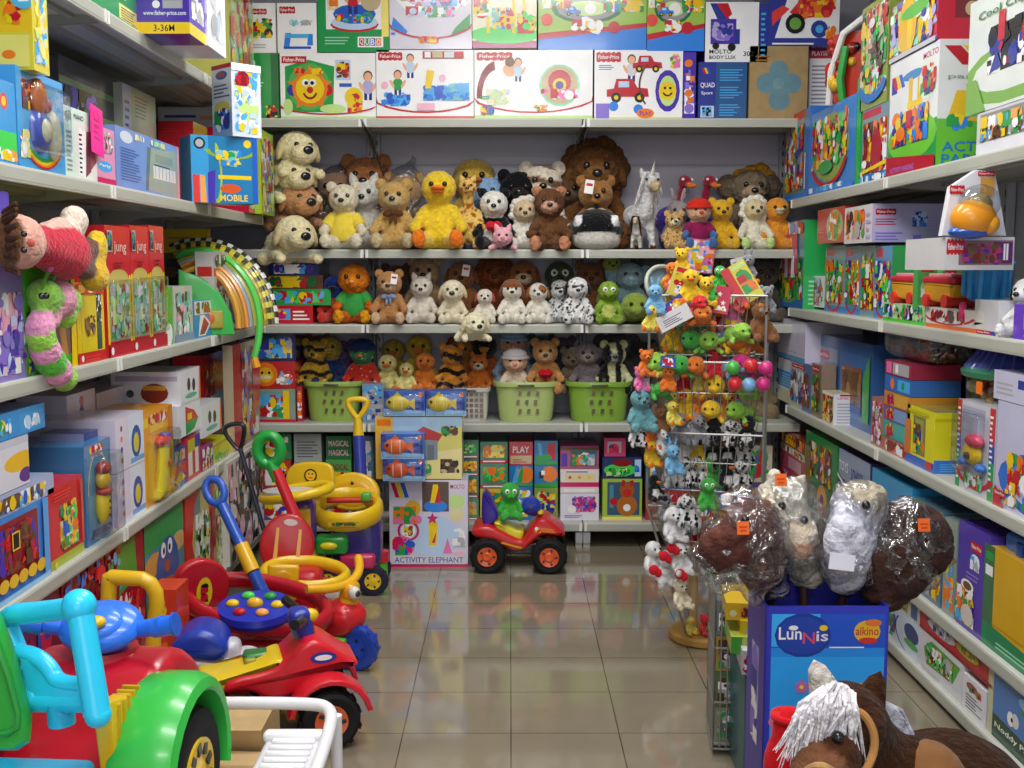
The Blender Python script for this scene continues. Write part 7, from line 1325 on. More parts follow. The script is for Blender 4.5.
fm = MB(); fm.M = Matrix.Translation((cc_.x - .0, -.168, cc_.z - .028)); Face(fm, (-.06, 0, -.012), (.12, 0, 0), (0, 0, .024), (0, -1, 0)).draw('r 0 .1 1 .8 C8A830;b .1 .2 .8 .6 7 3 uDJ'); fm.build('sticker', 'card', go, recalc=False)
MB().tube([C3(326, 500, Yc - .08), C3(372, 500, Yc - .08)], .012, 'C83020', 10).rbox(C3(365, 497, Yc - .09), (.04, .03, .035), '58A840', .008).build('play_bar', 'plastic', t)
MB().rbox((.03, .02, .2), (.2, .2, .2), '38307C', .04).build('body', 'plastic', t); MB().rbox((-.06, -.1, .21), (.13, .06, .08), '28983C', .02).ell((-.07, -.132, .21), (.035, .01, .016), 'E0D020').build('front_light_panel', 'plastic', t); MB().rbox((.04, -.1, .14), (.14, .05, .06), 'C02858', .015).build('bumper', 'plastic', t)
for x in (-.08, .1):
    for y in (-.1, .1): wheel(t, (x, y, .06), .06, .035, 'E8C020', '28283C', 'y', 5)
MB().tube([C3(363, 478, Yc + .16), C3(361, 436, Yc + .2)], .0255, '2C3C9C', 12).build('push_pole', 'plastic', t)
g = MB(); g.tube([C3(361, 438, Yc + .2), C3(360, 418, Yc + .2)], [.024, .016], 'E8C020', 12); dgrip(g, C3(360, 408, Yc + .2), .085, .075, .0125, 'E8C020'); g.build('d_grip', 'plastic', t)
t = thing('toy_bottle', 'green toy bottle with a red cap on the floor beside the white activity box', 'toy bottle', atZ(380, 584, 0)); MB().lathe([(0, 0), (.03, 0), (.034, .01), (.032, .09), (.03, .1)], '58C030', 18).build('bottle', 'plastic', t); MB().lathe([(.035, .095), (.04, .1), (.038, .14), (.0, .15)], 'C8283C', 18).build('cap', 'plastic', t)
# ---------------------------------------------------------------- red quad at the back with a frog rider
p = atZ(520, 571, 0); t = thing('ride_on_quad', 'red quad bike with orange hubs and a violet backrest at the back of the aisle', 'ride-on toy', (p.x, p.y + .09, 0), -.04)
k_ = ph(1, p.y)
MB().prism([(-.205, .15), (-.205, .19), (-.13, .2), (-.06, .165), (.0, .135), (.02, .14), (.05, .2), (.09, .235), (.13, .225), (.19, .175), (.2, .155), (.16, .155), (.1, .165), (.05, .12), (.02, .09), (-.04, .09), (-.1, .13)], -.1, .1, 'CC1C20', bev=.014).build('body', 'plastic', t)
MB().prism([(-.12, .205), (-.07, .15), (-.02, .118), (.01, .125), (.025, .175), (-.03, .175), (-.08, .21)], -.07, .07, 'D8D020', bev=.012).build('seat', 'plastic', t)
MB().prism([(-.165, .185), (-.125, .185), (-.09, .225), (-.1, .255), (-.14, .335), (-.165, .335)], -.05, .05, '3A2498', bev=.012).build('backrest', 'plastic', t)
hbm = MB().tube([(.075, 0, .23), (.06, 0, .27)], [.025, .03], '2C3C9C', 12).tube([(.05, -.08, .285), (.05, .08, .285)], .014, '203090', 10).ell((.05, -.02, .27), (.045, .05, .04), '2C40B0').ell((.09, -.03, .245), (.015, .03, .012), 'E0C020'); hbm.build('handlebar', 'plastic', t)
dm = MB(); Face(dm, (.06, -.1012, .165), (.1, 0, 0), (0, 0, .04), (0, -1, 0)).draw('p 0 .3 1 .1 .8 .6 .2 .8 E87838;c .15 .6 .2 w;b .1 .1 .3 .4 4 3 YR'); Face(dm, (-.08, -.1012, .1), (.09, 0, 0), (0, 0, .03), (0, -1, 0)).draw('p 0 .8 1 .0 1 .25 .1 1 E0B020'); dm.build('sticker', 'card', t, recalc=False)
for x, r_ in ((-.135, .075), (.13, .075)):
    for s in (-1, 1): wheel(t, (x, s * .115, r_), r_, .07, 'E05C28', axis='y')
MB().rbox((0, 0, .09), (.26, .1, .06), '2A2A30', .015).build('chassis', 'plastic', t)
q = atY(510, 520, p.y + .05); plush('plush_frog', 'shiny green toy frog riding the red quad bike', 'toy', (q.x, p.y + .07, q.z - .0), .175, .1, body='3CB040', belly='58C848', ear='none', nose=None, eyes='w', m='plush', hr=1.1)
# ================================================================== WIRE STAND WITH SMALL TOYS
SX, SY, SA = .695, 3.84, R(-14)
t = thing('wire_display_stand', 'four tier chrome wire display stand full of small plush toys on a round wooden foot', 'display stand', (SX, SY, 0), SA); stand = t
MB().lathe([(0, 0), (.115, 0), (.125, .008), (.125, .026), (.115, .034), (0, .034)], 'A8803C', 36, (.0, -.04, 0)).build('base', 'wood', t)
MB().cyl((-.04, -.03, .03), (-.04, -.03, 1.22), .014, 'C8A878', n=14).build('pole', 'wood', t)
HW = .19; TZ = [(1.01, 1.21), (.78, .99), (.55, .75), (.24, .50)]
for zi, (za_, zb_) in enumerate(TZ):
    w = MB(); lo_ = .8 if zi < 3 else .45
    def P_(u, v, z, k): return (u * HW * k, v * HW * k, z)
    for zz_, k, r_ in ((zb_, 1., .004), (za_ + (zb_ - za_) * .5, (1 + lo_) / 2, .002), (za_, lo_, .003)):
        w.tube([P_(-1, -1, zz_, k), P_(1, -1, zz_, k), P_(1, 1, zz_, k), P_(-1, 1, zz_, k)], r_, 'S', 6, True)
    n = 15
    for i in range(n):
        u = -1 + 2 * i / (n - 1)
        for (a, b) in (((u, -1), 0), ((u, 1), 0), ((-1, u), 0), ((1, u), 0)):
            w.tube([P_(a[0], a[1], zb_, 1), P_(a[0], a[1], za_, lo_)], .0018, 'S', 5)
    for i in range(7):
        u = -1 + 2 * i / 6; w.tube([P_(u, -1, za_, lo_), P_(u, 1, za_, lo_)], .0016, 'S', 5); w.tube([P_(-1, u, za_, lo_), P_(1, u, za_, lo_)], .0016, 'S', 5)
    w.build('wire_basket', 'wire', t)
for x, y in ((-1, -1), (1, -1), (1, 1), (-1, 1)): MB().tube([(x * HW, y * HW, 1.21), (x * HW, y * HW, .5), (x * .06, y * .06 - .04, .03)], .0045, 'S', 8).build('corner_rod', 'wire', t)
SM = Matrix.Translation((SX, SY, 0)) @ Matrix.Rotation(SA, 4, 'Z')
# small toy prototypes, one of each kind, copied round the tiers
def mini_pack(label, c1, c2, loc, rot, w=.07, h=.09, seed=1):
    o = carton_mb(w, .018, h, c1, 'b .08 .1 .84 .65 12 %d %sYRw;r .05 .8 .9 .15 %s' % (seed, 'GBOP'[seed % 4], c2), '').build('toy_packet', 'gloss', recalc=False); o.location = loc; o.rotation_euler = rot; return tag(o, label, 'toy packet')
PK = {}
def mini(kind, col, **kw):
    k = (kind, col)
    if k not in PK: PK[k] = kw; return plush, True
protos = {}
KINDS = dict(duck=dict(beak='O', foot='O', ear='none'), bear=dict(ear='round'), dog=dict(ear='flop'), rabbit=dict(ear='long'), fish=dict(ear='none', pose='lie', nose=None), turtle=dict(ear='none', pose='lie', belly='D8B040', nose=None), cat=dict(ear='point'), cow=dict(ear='flop', pat=pat_spots('K', 7, .42)), snowman=dict(ear='none', nose='O', fat=1.1), frog=dict(ear='none', eyes='w', nose=None), penguin=dict(ear='none', belly='E8E8E8', beak='O'))
def mini_plush(kind, cname, col, loc, h, rz, label, group):
    key = (kind, col)
    if key in protos: return dup(protos[key][0], loc, rz, label, group, h / protos[key][1])
    p = plush('plush_' + kind, label, 'plush toy', loc, h, rz, body=col, group=group, **KINDS[kind]); protos[key] = (p, h); return p
CN = dict(yellow='E8C028', lemon='E8D860', orange='E07828', green='48B048', lime='90C848', red='D02830', pink='E878B0', magenta='D03080', white='E6E6E8', grey='8C8C94', teal='68A0A8', black='1C1C20', sky='78B0D8', brown='8C5C38', cream='E8DCC0', violet='7858B8')
rg = random.Random(21)
place = ('far left', 'left', 'left of centre', 'centre', 'right of centre', 'right', 'far right')
def fill(zi, rows, group, tier):
    za_, zb_ = TZ[zi]; lo_ = .8 if zi < 3 else .45; seen = {}
    for ri, row in enumerate(rows):
        n = len(row)
        for i, (kind, cn) in enumerate(row):
            u = -1 + 2 * (i + .5) / n; z = za_ + .004 + ri * .075; k = lo_ + (1 - lo_) * (z - za_) / (zb_ - za_); u *= k * .92; v = -k * .80 + (.16 if ri % 2 else 0) + rg.uniform(0, .08)
            p = SM @ Vector((u * HW, v * HW, z)); pl = place[min(6, int((i + .5) / n * 7))]; dl = ('bottom row', 'second row', 'third row')[ri]
            if kind == 'packet': mini_pack('%s toy packet, %s, %s, %s tier of the wire stand' % (cn, pl, dl, tier), CN[cn], CN[('white', 'red', 'yellow')[i % 3]], p, (rg.uniform(-.4, .1), rg.uniform(-.5, .5), SA + rg.uniform(-.5, .5)), seed=i + ri * 7 + zi * 3)
            else: mini_plush(kind, cn, CN[cn], p, .105 + .02 * rg.random(), SA + rg.uniform(-.6, .6), '%s mini plush %s, %s, %s, %s tier of the wire stand' % (cn, kind, pl, dl, tier), group)
fill(0, [[('duck', 'yellow'), ('packet', 'lemon'), ('turtle', 'green'), ('turtle', 'lime'), ('packet', 'sky'), ('bear', 'yellow'), ('fish', 'orange')], [('packet', 'white'), ('turtle', 'green'), ('fish', 'orange'), ('packet', 'magenta'), ('bear', 'pink'), ('bear', 'brown')], [('duck', 'yellow'), ('packet', 'violet'), ('fish', 'green'), ('turtle', 'green'), ('packet', 'red'), ('bear', 'orange')]], 'toys in the top tier', 'top')
fill(1, [[('bear', 'lemon'), ('duck', 'yellow'), ('duck', 'orange'), ('fish', 'yellow'), ('bear', 'orange'), ('fish', 'lime')], [('packet', 'red'), ('bear', 'red'), ('duck', 'lemon'), ('fish', 'yellow'), ('packet', 'sky'), ('bear', 'lime')], [('turtle', 'lime'), ('turtle', 'green'), ('fish', 'orange'), ('bear', 'red'), ('fish', 'sky'), ('fish', 'magenta')]], 'toys in the second tier', 'second')
fill(2, [[('bear', 'white'), ('cow', 'white'), ('cow', 'white'), ('bear', 'green'), ('penguin', 'black'), ('cow', 'white')], [('dog', 'grey'), ('dog', 'white'), ('frog', 'yellow'), ('penguin', 'black'), ('penguin', 'black'), ('cow', 'white')], [('rabbit', 'sky'), ('dog', 'grey'), ('cat', 'grey'), ('dog', 'black'), ('cow', 'white'), ('penguin', 'black')]], 'toys in the third tier', 'third')
fill(3, [[('snowman', 'white'), ('bear', 'white'), ('fish', 'green')], [('snowman', 'white'), ('bear', 'red'), ('frog', 'green'), ('fish', 'red')], [('cow', 'white'), ('bear', 'white'), ('packet', 'red'), ('frog', 'green')]], 'toys in the bottom tier', 'bottom')
# beach balls netted in the second tier
for i, (x, y, c, nm) in enumerate(((733, 368, 'green', 'green'), (751, 366, 'red', 'red'), (766, 368, 'magenta', 'magenta'), (735, 384, 'red', 'dark pink'), (749, 385, 'sky', 'blue'), (763, 384, 'magenta', 'pink'))):
    b = MB().ell((0, 0, 0), .0235, CN[c], None, 20, 14).ell((0, 0, 0), (.0238, .009, .0238), ('F0F0F0', 'E8C0D0')[i % 2], None, 20, 14); o = b.build('play_ball', 'plastic'); p = atY(x, y, 3.585); o.location = p; tag(o, nm + ' play ball, %s row of six behind the second tier wire' % ('upper', 'lower')[i // 3], 'ball', 'six play balls')
# heap above the top rim
def top_item(x, y, Y, label, f, cat, name, m='gloss', rot=(0, 0, 0)):
    mb = MB(); f(mb); o = mb.build(name, m); o.location = atY(x, y, Y); o.rotation_euler = rot; return tag(o, label, cat)
t = thing('toy_tambourine', 'clear grey round tub tilted at the left of the heap on the wire stand', 'toy', atY(664, 285, 3.72), rot=(1.25, .2, .3))
MB().tube(arc((0, 0, 0), .066, 0, 360, 26, 'xy')[:-1], .007, 'A8B4A8', 8, True).build('rim', 'plastic', t); MB().lathe([(0, -.02), (.055, -.02), (.064, .0)], '7898A8', 26).build('tub', 'plastic', t)
for x, y, kind, cn, h, lb in ((690, 288, 'duck', 'yellow', .13, 'big yellow plush duck in the middle of the heap above the wire stand'), (706, 292, 'bear', 'yellow', .11, 'yellow plush bear beside the big duck in the heap'), (678, 297, 'packet', 'lemon', .1, 'lemon toy packet in front of the heap'), (672, 276, 'duck', 'orange', .1, 'orange plush duck at the back left of the heap'), (702, 312, 'fish', 'orange', .1, 'orange plush fish at the rim below the big duck'), (720, 278, 'frog', 'green', .09, 'small green plush frog at the top of the heap'), (682, 262, 'bear', 'yellow', .1, 'amber plush bear topmost at the left of the heap'), (655, 300, 'rabbit', 'sky', .11, 'pale blue plush rabbit under the round tub'), (652, 318, 'duck', 'lemon', .1, 'lemon plush duck leaning out of the top tier at the left'), (696, 302, 'fish', 'red', .09, 'red plush fish at the rim of the top tier'), (736, 330, 'fish', 'lime', .1, 'lime plush fish behind the top wire rim at the right'), (760, 322, 'bear', 'brown', .15, 'brown yellow bagged plush bear at the right end of the top tier'), (766, 300, 'bear', 'grey', .1, 'grey plush bear on the right rim of the heap'), (748, 268, 'rabbit', 'grey', .1, 'grey plush rabbit behind the red and yellow book')):
    if kind == 'packet': mini_pack(lb, CN[cn], CN['red'], atY(x, y, 3.66), (.1, .3, .1), .08, .1, 5)
    else: q = atY(x, y, 3.72 if y < 285 else 3.65); mini_plush(kind, cn, CN[cn], (q.x, q.y, q.z - h * .45), h, rg.uniform(-.5, .5), lb, None)
def flat(w, h, base, art, d=.012): return lambda mb: (mb.box((0, d / 2, 0), (w, d, h), base), Face(mb, (-w / 2, -.0001, -h / 2), (w, 0, 0), (0, 0, h), (0, -1, 0)).draw(art))
top_item(742, 283, 3.64, 'red and yellow toy book leaning at the right of the heap on the wire stand', flat(.085, .135, 'E0D838', 'p 0 0 .35 0 .35 1 0 1 D02830;b .4 .2 .55 .6 8 3 OGR;r .4 .85 .55 .1 l'), 'toy book', 'toy_book', rot=(0, -.55, SA))
top_item(674, 318, 3.60, 'white packet with black print poking out of the left of the top tier', flat(.115, .052, 'E0E0E4', 'l .15 .2 .7 .5 4 Z;r .05 .2 .08 .6 s'), 'toy packet', 'toy_packet', rot=(0, -.5, SA - .2))
top_item(678, 284, 3.66, 'hot pink and white packet in the heap on the wire stand', flat(.06, .075, 'E860A8', 'p 0 .3 1 .6 1 .8 0 .5 w;b .2 .1 .6 .3 5 3 YR'), 'toy packet', 'toy_packet', rot=(.2, .5, SA))
top_item(722, 300, 3.63, 'crimson packet with white stars beside the red and yellow book', flat(.05, .09, 'C82048', 'x .3 .7 .1 w;x .6 .4 .1 w;b .1 .1 .8 .2 4 3 Yw'), 'toy packet', 'toy_packet', rot=(0, .15, SA))
top_item(676, 306, 3.62, 'navy and orange packet at the left rim of the heap', flat(.07, .05, '3C40A8', 'b .1 .1 .8 .8 8 3 ORwY'), 'toy packet', 'toy_packet', rot=(.1, -.7, SA))
top_item(700, 256, 5.045, 'pink patterned party bag hanging over the top plush shelf edge', flat(.13, .15, 'E070A0', 'b .02 .02 .96 .96 26 3 pMvOCYw'), 'bag', 'gift_bag', rot=(.05, .1, .05))
top_item(740, 262, 3.8, 'white price card behind the red and yellow book', flat(.06, .03, 'E0E0E0', 'l .1 .2 .8 .6 2 n'), 'sign', 'price_sign', rot=(0, -.25, 0))
# cluster hanging on the left outer side
for x, y, kind, cn, h, lb in ((646, 362, 'bear', 'orange', .1, 'orange plush bear hooked highest on the left side of the wire stand'), (660, 364, 'bear', 'lemon', .09, 'lemon plush bear hooked on the left side beside the blue packet'), (640, 378, 'bear', 'pink', .09, 'pink plush bear hooked on the outer left side of the wire stand'), (655, 386, 'fish', 'green', .09, 'round green plush fish hooked on the left side'), (668, 378, 'duck', 'orange', .09, 'orange plush duck hooked inside the left edge'), (640, 408, 'rabbit', 'teal', .16, 'teal plush rabbit hanging from the left side of the wire stand'), (636, 432, 'cow', 'white', .1, 'black and white plush cow hanging below the teal rabbit'), (650, 436, 'duck', 'orange', .09, 'orange plush duck hanging left of the yellow pair'), (650, 452, 'duck', 'yellow', .1, 'yellow plush duck hanging at the left, below the orange one'), (662, 440, 'bear', 'white', .1, 'white plush bear hanging beside the yellow duck'), (660, 418, 'bear', 'brown', .09, 'brown plush bear hooked on the left side by the second tier'), (672, 412, 'duck', 'lemon', .09, 'lemon plush duck hooked at the lower left of the second tier'), (672, 458, 'rabbit', 'sky', .11, 'pale blue plush rabbit hanging at the left of the third tier'), (654, 486, 'penguin', 'black', .1, 'black and white plush penguin hanging at the left of the third tier'), (664, 506, 'cat', 'grey', .1, 'grey plush cat hanging under the penguin at the left'), (672, 522, 'dog', 'white', .13, 'white plush dog hanging over the bottom tier at the left'), (686, 508, 'cow', 'white', .12, 'spotted plush cow hanging over the bottom tier'), (652, 556, 'snowman', 'white', .13, 'white plush snowman hanging lowest at the left of the stand'), (666, 566, 'snowman', 'white', .14, 'white plush snowman with red scarf beside the lowest one'), (680, 556, 'dog', 'white', .12, 'white plush dog hanging at the right of the snowmen'), (680, 592, 'bear', 'cream', .11, 'cream plush bear hanging under the snowmen'), (690, 622, 'duck', 'lemon', .07, 'lemon plush duck standing on the wooden foot of the stand'), (704, 618, 'bear', 'red', .08, 'red plush bear standing on the wooden foot of the stand'), (715, 610, 'frog', 'green', .09, 'green plush frog standing at the right on the wooden foot')):
    Yq = 3.70 if x < 668 else 3.64
    if y > 600: Yq = 3.74
    q = atY(x, y, Yq); p = mini_plush(kind, cn, CN[cn], (q.x, q.y, q.z - h * .5 if y < 600 else .036), h, rg.uniform(-.2, .6), lb, None)
for x, y, c in ((664, 556, 'CC2030'), (672, 548, 'CC2030'), (654, 570, 'CC2030'), (680, 574, 'CC2030')):
    o = MB().ell((0, 0, 0), (.018, .012, .018), c, None, 10, 8).ell((.015, 0, -.01), (.012, .01, .016), c, None, 8, 6).build('felt_scarf', 'cloth'); o.location = atY(x, y, 3.60); tag(o, 'small red felt scarf pinned on the snowmen, ' + {664: 'middle', 672: 'topmost', 654: 'leftmost', 680: 'rightmost'}[x] + ' of four', 'scarf')
top_item(668, 362, 3.6, 'royal blue packet hooked on the left corner of the second tier', flat(.05, .035, '3850B8', 'b .1 .1 .8 .8 6 3 CwR'), 'toy packet', 'toy_packet', rot=(0, .1, SA))
q = atY(708, 492, 3.62); mini_plush('frog', 'green', CN['green'], (q.x, q.y, q.z - .06), .12, 0, 'green plush frog dangling between the third and bottom tiers', None)
# ================================================================== HOBBY HORSES IN THE BLUE BIN
Yb2 = 2.36
p0, p1 = atY(767, 606, Yb2), atY(888, 606, Yb2); bw = p1.x - p0.x; bh = p0.z; bd = .17
t = thing('display_bin', 'bright blue cardboard display bin holding the hobby horses', 'display bin', ((p0.x + p1.x) / 2, Yb2 + bd / 2, 0), 0)
mb = MB(); th = .006
for (x, y, sx, sy, c) in ((0, -bd / 2, bw, th, '3034A0'), (0, bd / 2, bw, th, '3838B0'), (-bw / 2, 0, th, bd, '4038A0'), (bw / 2, 0, th, bd, '3838A8')): mb.box((x, y, bh / 2), (sx, sy, bh), c)
mb.box((0, bd / 2 + .004, bh / 2 + .02), (bw, .006, bh + .04), '3838B4'); mb.build('bin_wall', 'card', t)
fm = MB(); Face(fm, (-bw / 2, -bd / 2 - th / 2 - .0005, 0), (bw, 0, 0), (0, 0, bh), (0, -1, 0)).draw('r 0 0 1 1 3840C0;r .04 0 .94 .97 2858D0;r .04 0 .94 .8 30A8FF;r .04 .84 .4 .13 40B4FF;r .04 .8 .94 .035 2C90F0;e .3 .885 .235 .088 2040A0;e .3 .885 .215 .076 2848B0;t .1 .868 .19 .05 w Lun;t .3 .852 .1 .045 E05070 N;t .41 .862 .1 .04 E8E0F0 is;e .22 .915 .04 .01 w;e .47 .915 .035 .012 Y;e .83 .9 .11 .045 E8B828;t .735 .885 .19 .035 C02838 alkino;e .88 .935 .07 .015 E87838;e .84 .865 .08 .012 D83828;l .52 .835 .3 .012 1 w;e .83 .60 .15 .1 E8A838;p .83 .6 .7 .67 .72 .69 C88828;p .83 .6 .8 .7 .83 .7 C88828;p .83 .6 .9 .69 .93 .67 C88828;v .3 .46 .12 Y;c .23 .475 .028 K;c .37 .475 .028 K;w .13 .53 .05 E87898;w .2 .52 .04 E87898;w .3 .68 .03 B870B8;c .7 .68 .01 P')
fm.build('front_print', 'card', t, recalc=False)
fm = MB(); Face(fm, (-bw / 2 - th / 2 - .0005, bd / 2, 0), (0, -bd, 0), (0, 0, bh), (-1, 0, 0)).draw('r 0 0 1 1 5044A8;r .3 .4 .4 .4 B8B8D8;b .3 .4 .4 .4 8 3 wvn'); fm.build('side_print', 'card', t, recalc=False)
# heads on sticks
def hobby(label, parts, stick, bagell, price, mane=None, vox=.012, m='fur', nose=None, eyes=()):
    t = thing('hobby_horse', label, 'hobby horse', (0, 0, 0))
    me = blob_mesh(parts, vox, 3, jit=.008); me.materials.append(MT[m]); o = bpy.data.objects.new('head', me); COL.objects.link(o); o.parent = t
    MB().cyl(stick[0], stick[1], .011, '3A2420', n=12).build('stick', 'wood', t)
    for e in eyes: MB().ell(e, .01, 'K', None, 10, 8).build('eye', 'bead', t)
    if mane:
        b = MB(); rg_ = random.Random(5)
        for a, bb, c in mane:
            a, bb = Vector(a), Vector(bb)
            for i in range(26):
                p = a.lerp(bb, i / 25); s = rg_.uniform(-1, 1); b.tube([p, p + Vector((s * .012, -.014 + rg_.uniform(-.006, .006), -.008)), p + Vector((s * .022, -.012, -.028 - .012 * rg_.random()))], [.006, .007, .002], c, 5)
        b.build('mane', 'fur', t)
    if bagell:
        me = blob_mesh(bagell, .02, 4); bm_ = bmesh.new(); bm_.from_mesh(me); rg_ = random.Random(3)
        for v in bm_.verts: v.co += v.normal * (.006 * math.sin(v.co.x * 90 + v.co.z * 60) + .005 * math.sin(v.co.z * 130 - v.co.x * 40))
        bm_.to_mesh(me); bm_.free(); me.materials.append(MT['bag']); o = bpy.data.objects.new('clear_bag', me); COL.objects.link(o); o.parent = t
    for q in ([price] if price else []): x_ = MB().box((0, 0, 0), (.026, .002, .028), 'F07028').box((0, -.0012, .002), (.018, .001, .004), 'D04818').box((0, -.0012, -.006), (.014, .001, .004), 'D04818').build('price_label', 'card', t); x_.location = q; x_.rotation_euler = (-.2, 0, .1)
    return t
V = lambda x, y, Y: tuple(atY(x, y, Y))
BR, BR2 = '5A3630', '6E443A'
binc = Vector(((p0.x + p1.x) / 2, Yb2 + bd / 2, .05))
hobby('brown hobby horse head in a shiny clear bag leaning left out of the blue bin', limb(V(762, 568, 2.42), V(752, 540, 2.42), .055, .065, BR, 4) + [(V(752, 532, 2.42), (.072, .06, .075), BR2), (V(736, 545, 2.38), (.055, .05, .06), BR), (V(715, 552, 2.38), (.04, .04, .05), '50302C'), (V(713, 541, 2.37), (.028, .025, .03), BR2), (V(748, 512, 2.42), (.02, .02, .035), BR2), (V(768, 515, 2.44), (.02, .02, .035), BR2)], (V(765, 560, 2.44), (binc.x - .04, binc.y, .1)),
      [(V(748, 545, 2.42), (.105, .09, .115), 'w'), (V(715, 560, 2.40), (.06, .06, .075), 'w'), (V(740, 505, 2.42), (.06, .06, .05), 'w'), (V(765, 580, 2.42), (.06, .05, .07), 'w')], V(743, 528, 2.325), eyes=(V(745, 520, 2.36),))
hobby('cream hobby horse head with a peach muzzle rising behind the brown bagged head', limb(V(808, 570, 2.5), V(788, 512, 2.5), .045, .05, 'C8C0AC', 5) + [(V(780, 500, 2.5), (.06, .055, .05), 'D0C8B4'), (V(795, 535, 2.46), (.05, .05, .045), 'D0C0AC'), (V(797, 545, 2.45), (.042, .045, .03), 'D0A890'), (V(774, 484, 2.5), (.02, .02, .04), 'D0C8B8'), (V(800, 488, 2.5), (.02, .02, .035), 'C8C0B0')], (V(803, 560, 2.5), (binc.x - .005, binc.y, .1)),
      [(V(788, 505, 2.5), (.08, .075, .07), 'w'), (V(800, 545, 2.48), (.07, .07, .08), 'w')], V(781, 480, 2.43), mane=[(V(765, 490, 2.46), V(790, 530, 2.44), 'D8D0C0')], eyes=(V(782, 506, 2.44), V(804, 520, 2.44)))
hobby('white hobby horse head wrapped in crumpled film in the middle of the blue bin', limb(V(845, 565, 2.44), V(858, 510, 2.44), .056, .062, 'CCC8D4', 5) + [(V(862, 502, 2.44), (.06, .06, .05), 'B8AC98'), (V(850, 540, 2.4), (.06, .04, .08), 'DCDCEC'), (V(846, 572, 2.42), (.05, .05, .05), 'B0B0B8')], (V(846, 570, 2.45), (binc.x + .015, binc.y, .1)),
      [(V(857, 512, 2.44), (.075, .075, .075), 'w'), (V(848, 556, 2.43), (.075, .07, .09), 'w')], None, eyes=(V(866, 505, 2.37),))
lm = MB(); lm.box((0, 0, 0), (.055, .002, .035), 'E8E8F4'); o = lm.build('paper_label', 'card'); o.location = V(842, 562, 2.335); o.rotation_euler = (-.1, .12, 0); o.parent = bpy.data.objects['hobby_horse.002'] if 'hobby_horse.002' in bpy.data.objects else None
hobby('shaggy dark brown hobby horse head in a bag at the right of the blue bin', limb(V(885, 585, 2.45), V(895, 550, 2.45), .06, .085, '4A302A', 4) + [(V(912, 540, 2.45), (.09, .08, .085), '46302A'), (V(930, 550, 2.42), (.05, .05, .06), '402A26'), (V(885, 525, 2.45), (.05, .05, .05), '4A302A'), (V(880, 560, 2.42), (.05, .05, .06), '503830'), (V(905, 572, 2.42), (.06, .05, .06), '44302A')], (V(890, 570, 2.46), (binc.x + .05, binc.y, .1)),
      [(V(903, 546, 2.45), (.115, .09, .115), 'w'), (V(885, 590, 2.44), (.045, .045, .05), 'w'), (V(905, 512, 2.45), (.06, .05, .03), 'w')], V(924, 525, 2.355))
# small yellow packet behind the heads
q = atY(812, 540, 2.75)
# ---------------------------------------------------------------- big plush horse in the front right corner
t = thing('plush_rocking_horse', 'brown plush horse with white mane and tan bridle in the lower right corner', 'plush toy', (0, 0, 0)); Yh = 1.64
Vo = V; V = lambda x, y, Y: Vo(x + (8 if x > 895 else 2), y + 9, Y)
HB = '3E2415'
P = limb(V(872, 790, Yh + .05), V(852, 722, Yh), .095, .06, HB, 4) + [(V(846, 712, Yh - .01), (.062, .075, .06), HB), (V(828, 745, Yh - .10), (.045, .06, .055), '4E2E1C'), (V(817, 764, Yh - .14), (.042, .05, .042), '7A5038')]
for sx_ in (-.06, .06):
    for lx in (905, 965): c_ = Vector(V(lx, 790, Yh + .05 + sx_)); P += limb(c_ + Vector((0, 0, -.02)), (c_.x, c_.y, .05), .05, .035, HB, 9) + [((c_.x, c_.y - .01, .035), (.045, .05, .035), 'D8D0C8')]
P += [(V(940, 800, Yh + .06), (.14, .14, .125), '382012'), (V(900, 800, Yh + .02), (.09, .1, .12), '382012')]
me = blob_mesh(P, .012, 3); me.materials.append(MT['fur']); o = bpy.data.objects.new('body', me); COL.objects.link(o); o.parent = t
MB().ell(V(918, 772, Yh - .0), (.06, .07, .062), '7C5430', Euler((0, .35, 0)), 20, 12).build('saddle', 'cloth', t)
for x, y in ((822, 680), (868, 692)):
    b = MB(); c_ = Vector(V(x, y, Yh + .0)); b.lathe([(.022, -.03), (.024, 0), (.014, .035), (.0, .05)], 'D8D0C8' if x < 850 else HB, 12, c_, Euler((0, -.35 if x < 850 else .3, 0))); b.build('ear', 'fur', t)
b = MB(); rg_ = random.Random(6)
for i in range(330):
    k = rg_.random(); p = Vector(V(813 + 40 * k, 690 - 12 * math.sin(k * 3.1) + rg_.uniform(-5, 8), Yh - .07 - .02 * rg_.random())); dx = rg_.uniform(-.03, .012) - .015
    b.tube([p, p + Vector((dx * .9, -.03 - .02 * rg_.random(), -.01)), p + Vector((dx * 1.3 + rg_.uniform(-.02, .02), -.04, -.055 - .05 * rg_.random()))], [.0032, .003, .0005], ('E8E4E8', 'D8D4DC', 'F0ECF0')[i % 3], 5)
b.build('forelock', 'fur', t)
b = MB()
for i in range(160):
    k = rg_.random(); p = Vector(V(868 + 16 * k, 685 + 40 * k, Yh + .03)); d_ = Vector((.03 + .05 * rg_.random(), .02 * rg_.random(), -.06 - .04 * rg_.random())); b.tube([p, p + d_ * .5 + Vector((.012, 0, .01)), p + d_], [.0035, .0035, .0006], ('B8B8C8', 'C8C8D4')[i % 2], 5)
b.build('mane', 'fur', t)
b = MB(); b.tube(smooth([V(850, 700, Yh - .10), V(864, 706, Yh - .105), V(874, 728, Yh - .11), V(870, 752, Yh - .115), V(852, 778, Yh - .16)], 3), .006, 'B8844C', 8, flat=.4 if False else 1.); b.tube(smooth([V(804, 762, Yh - .16), V(818, 756, Yh - .2), V(834, 764, Yh - .18), V(848, 780, Yh - .14)], 3), .0065, 'B08858', 8); b.build('bridle', 'cloth', t)
for x in (836,): MB().ell(V(x, 728, Yh - .14), .009, 'K', None, 10, 8).build('eye', 'bead', t)
V = Vo
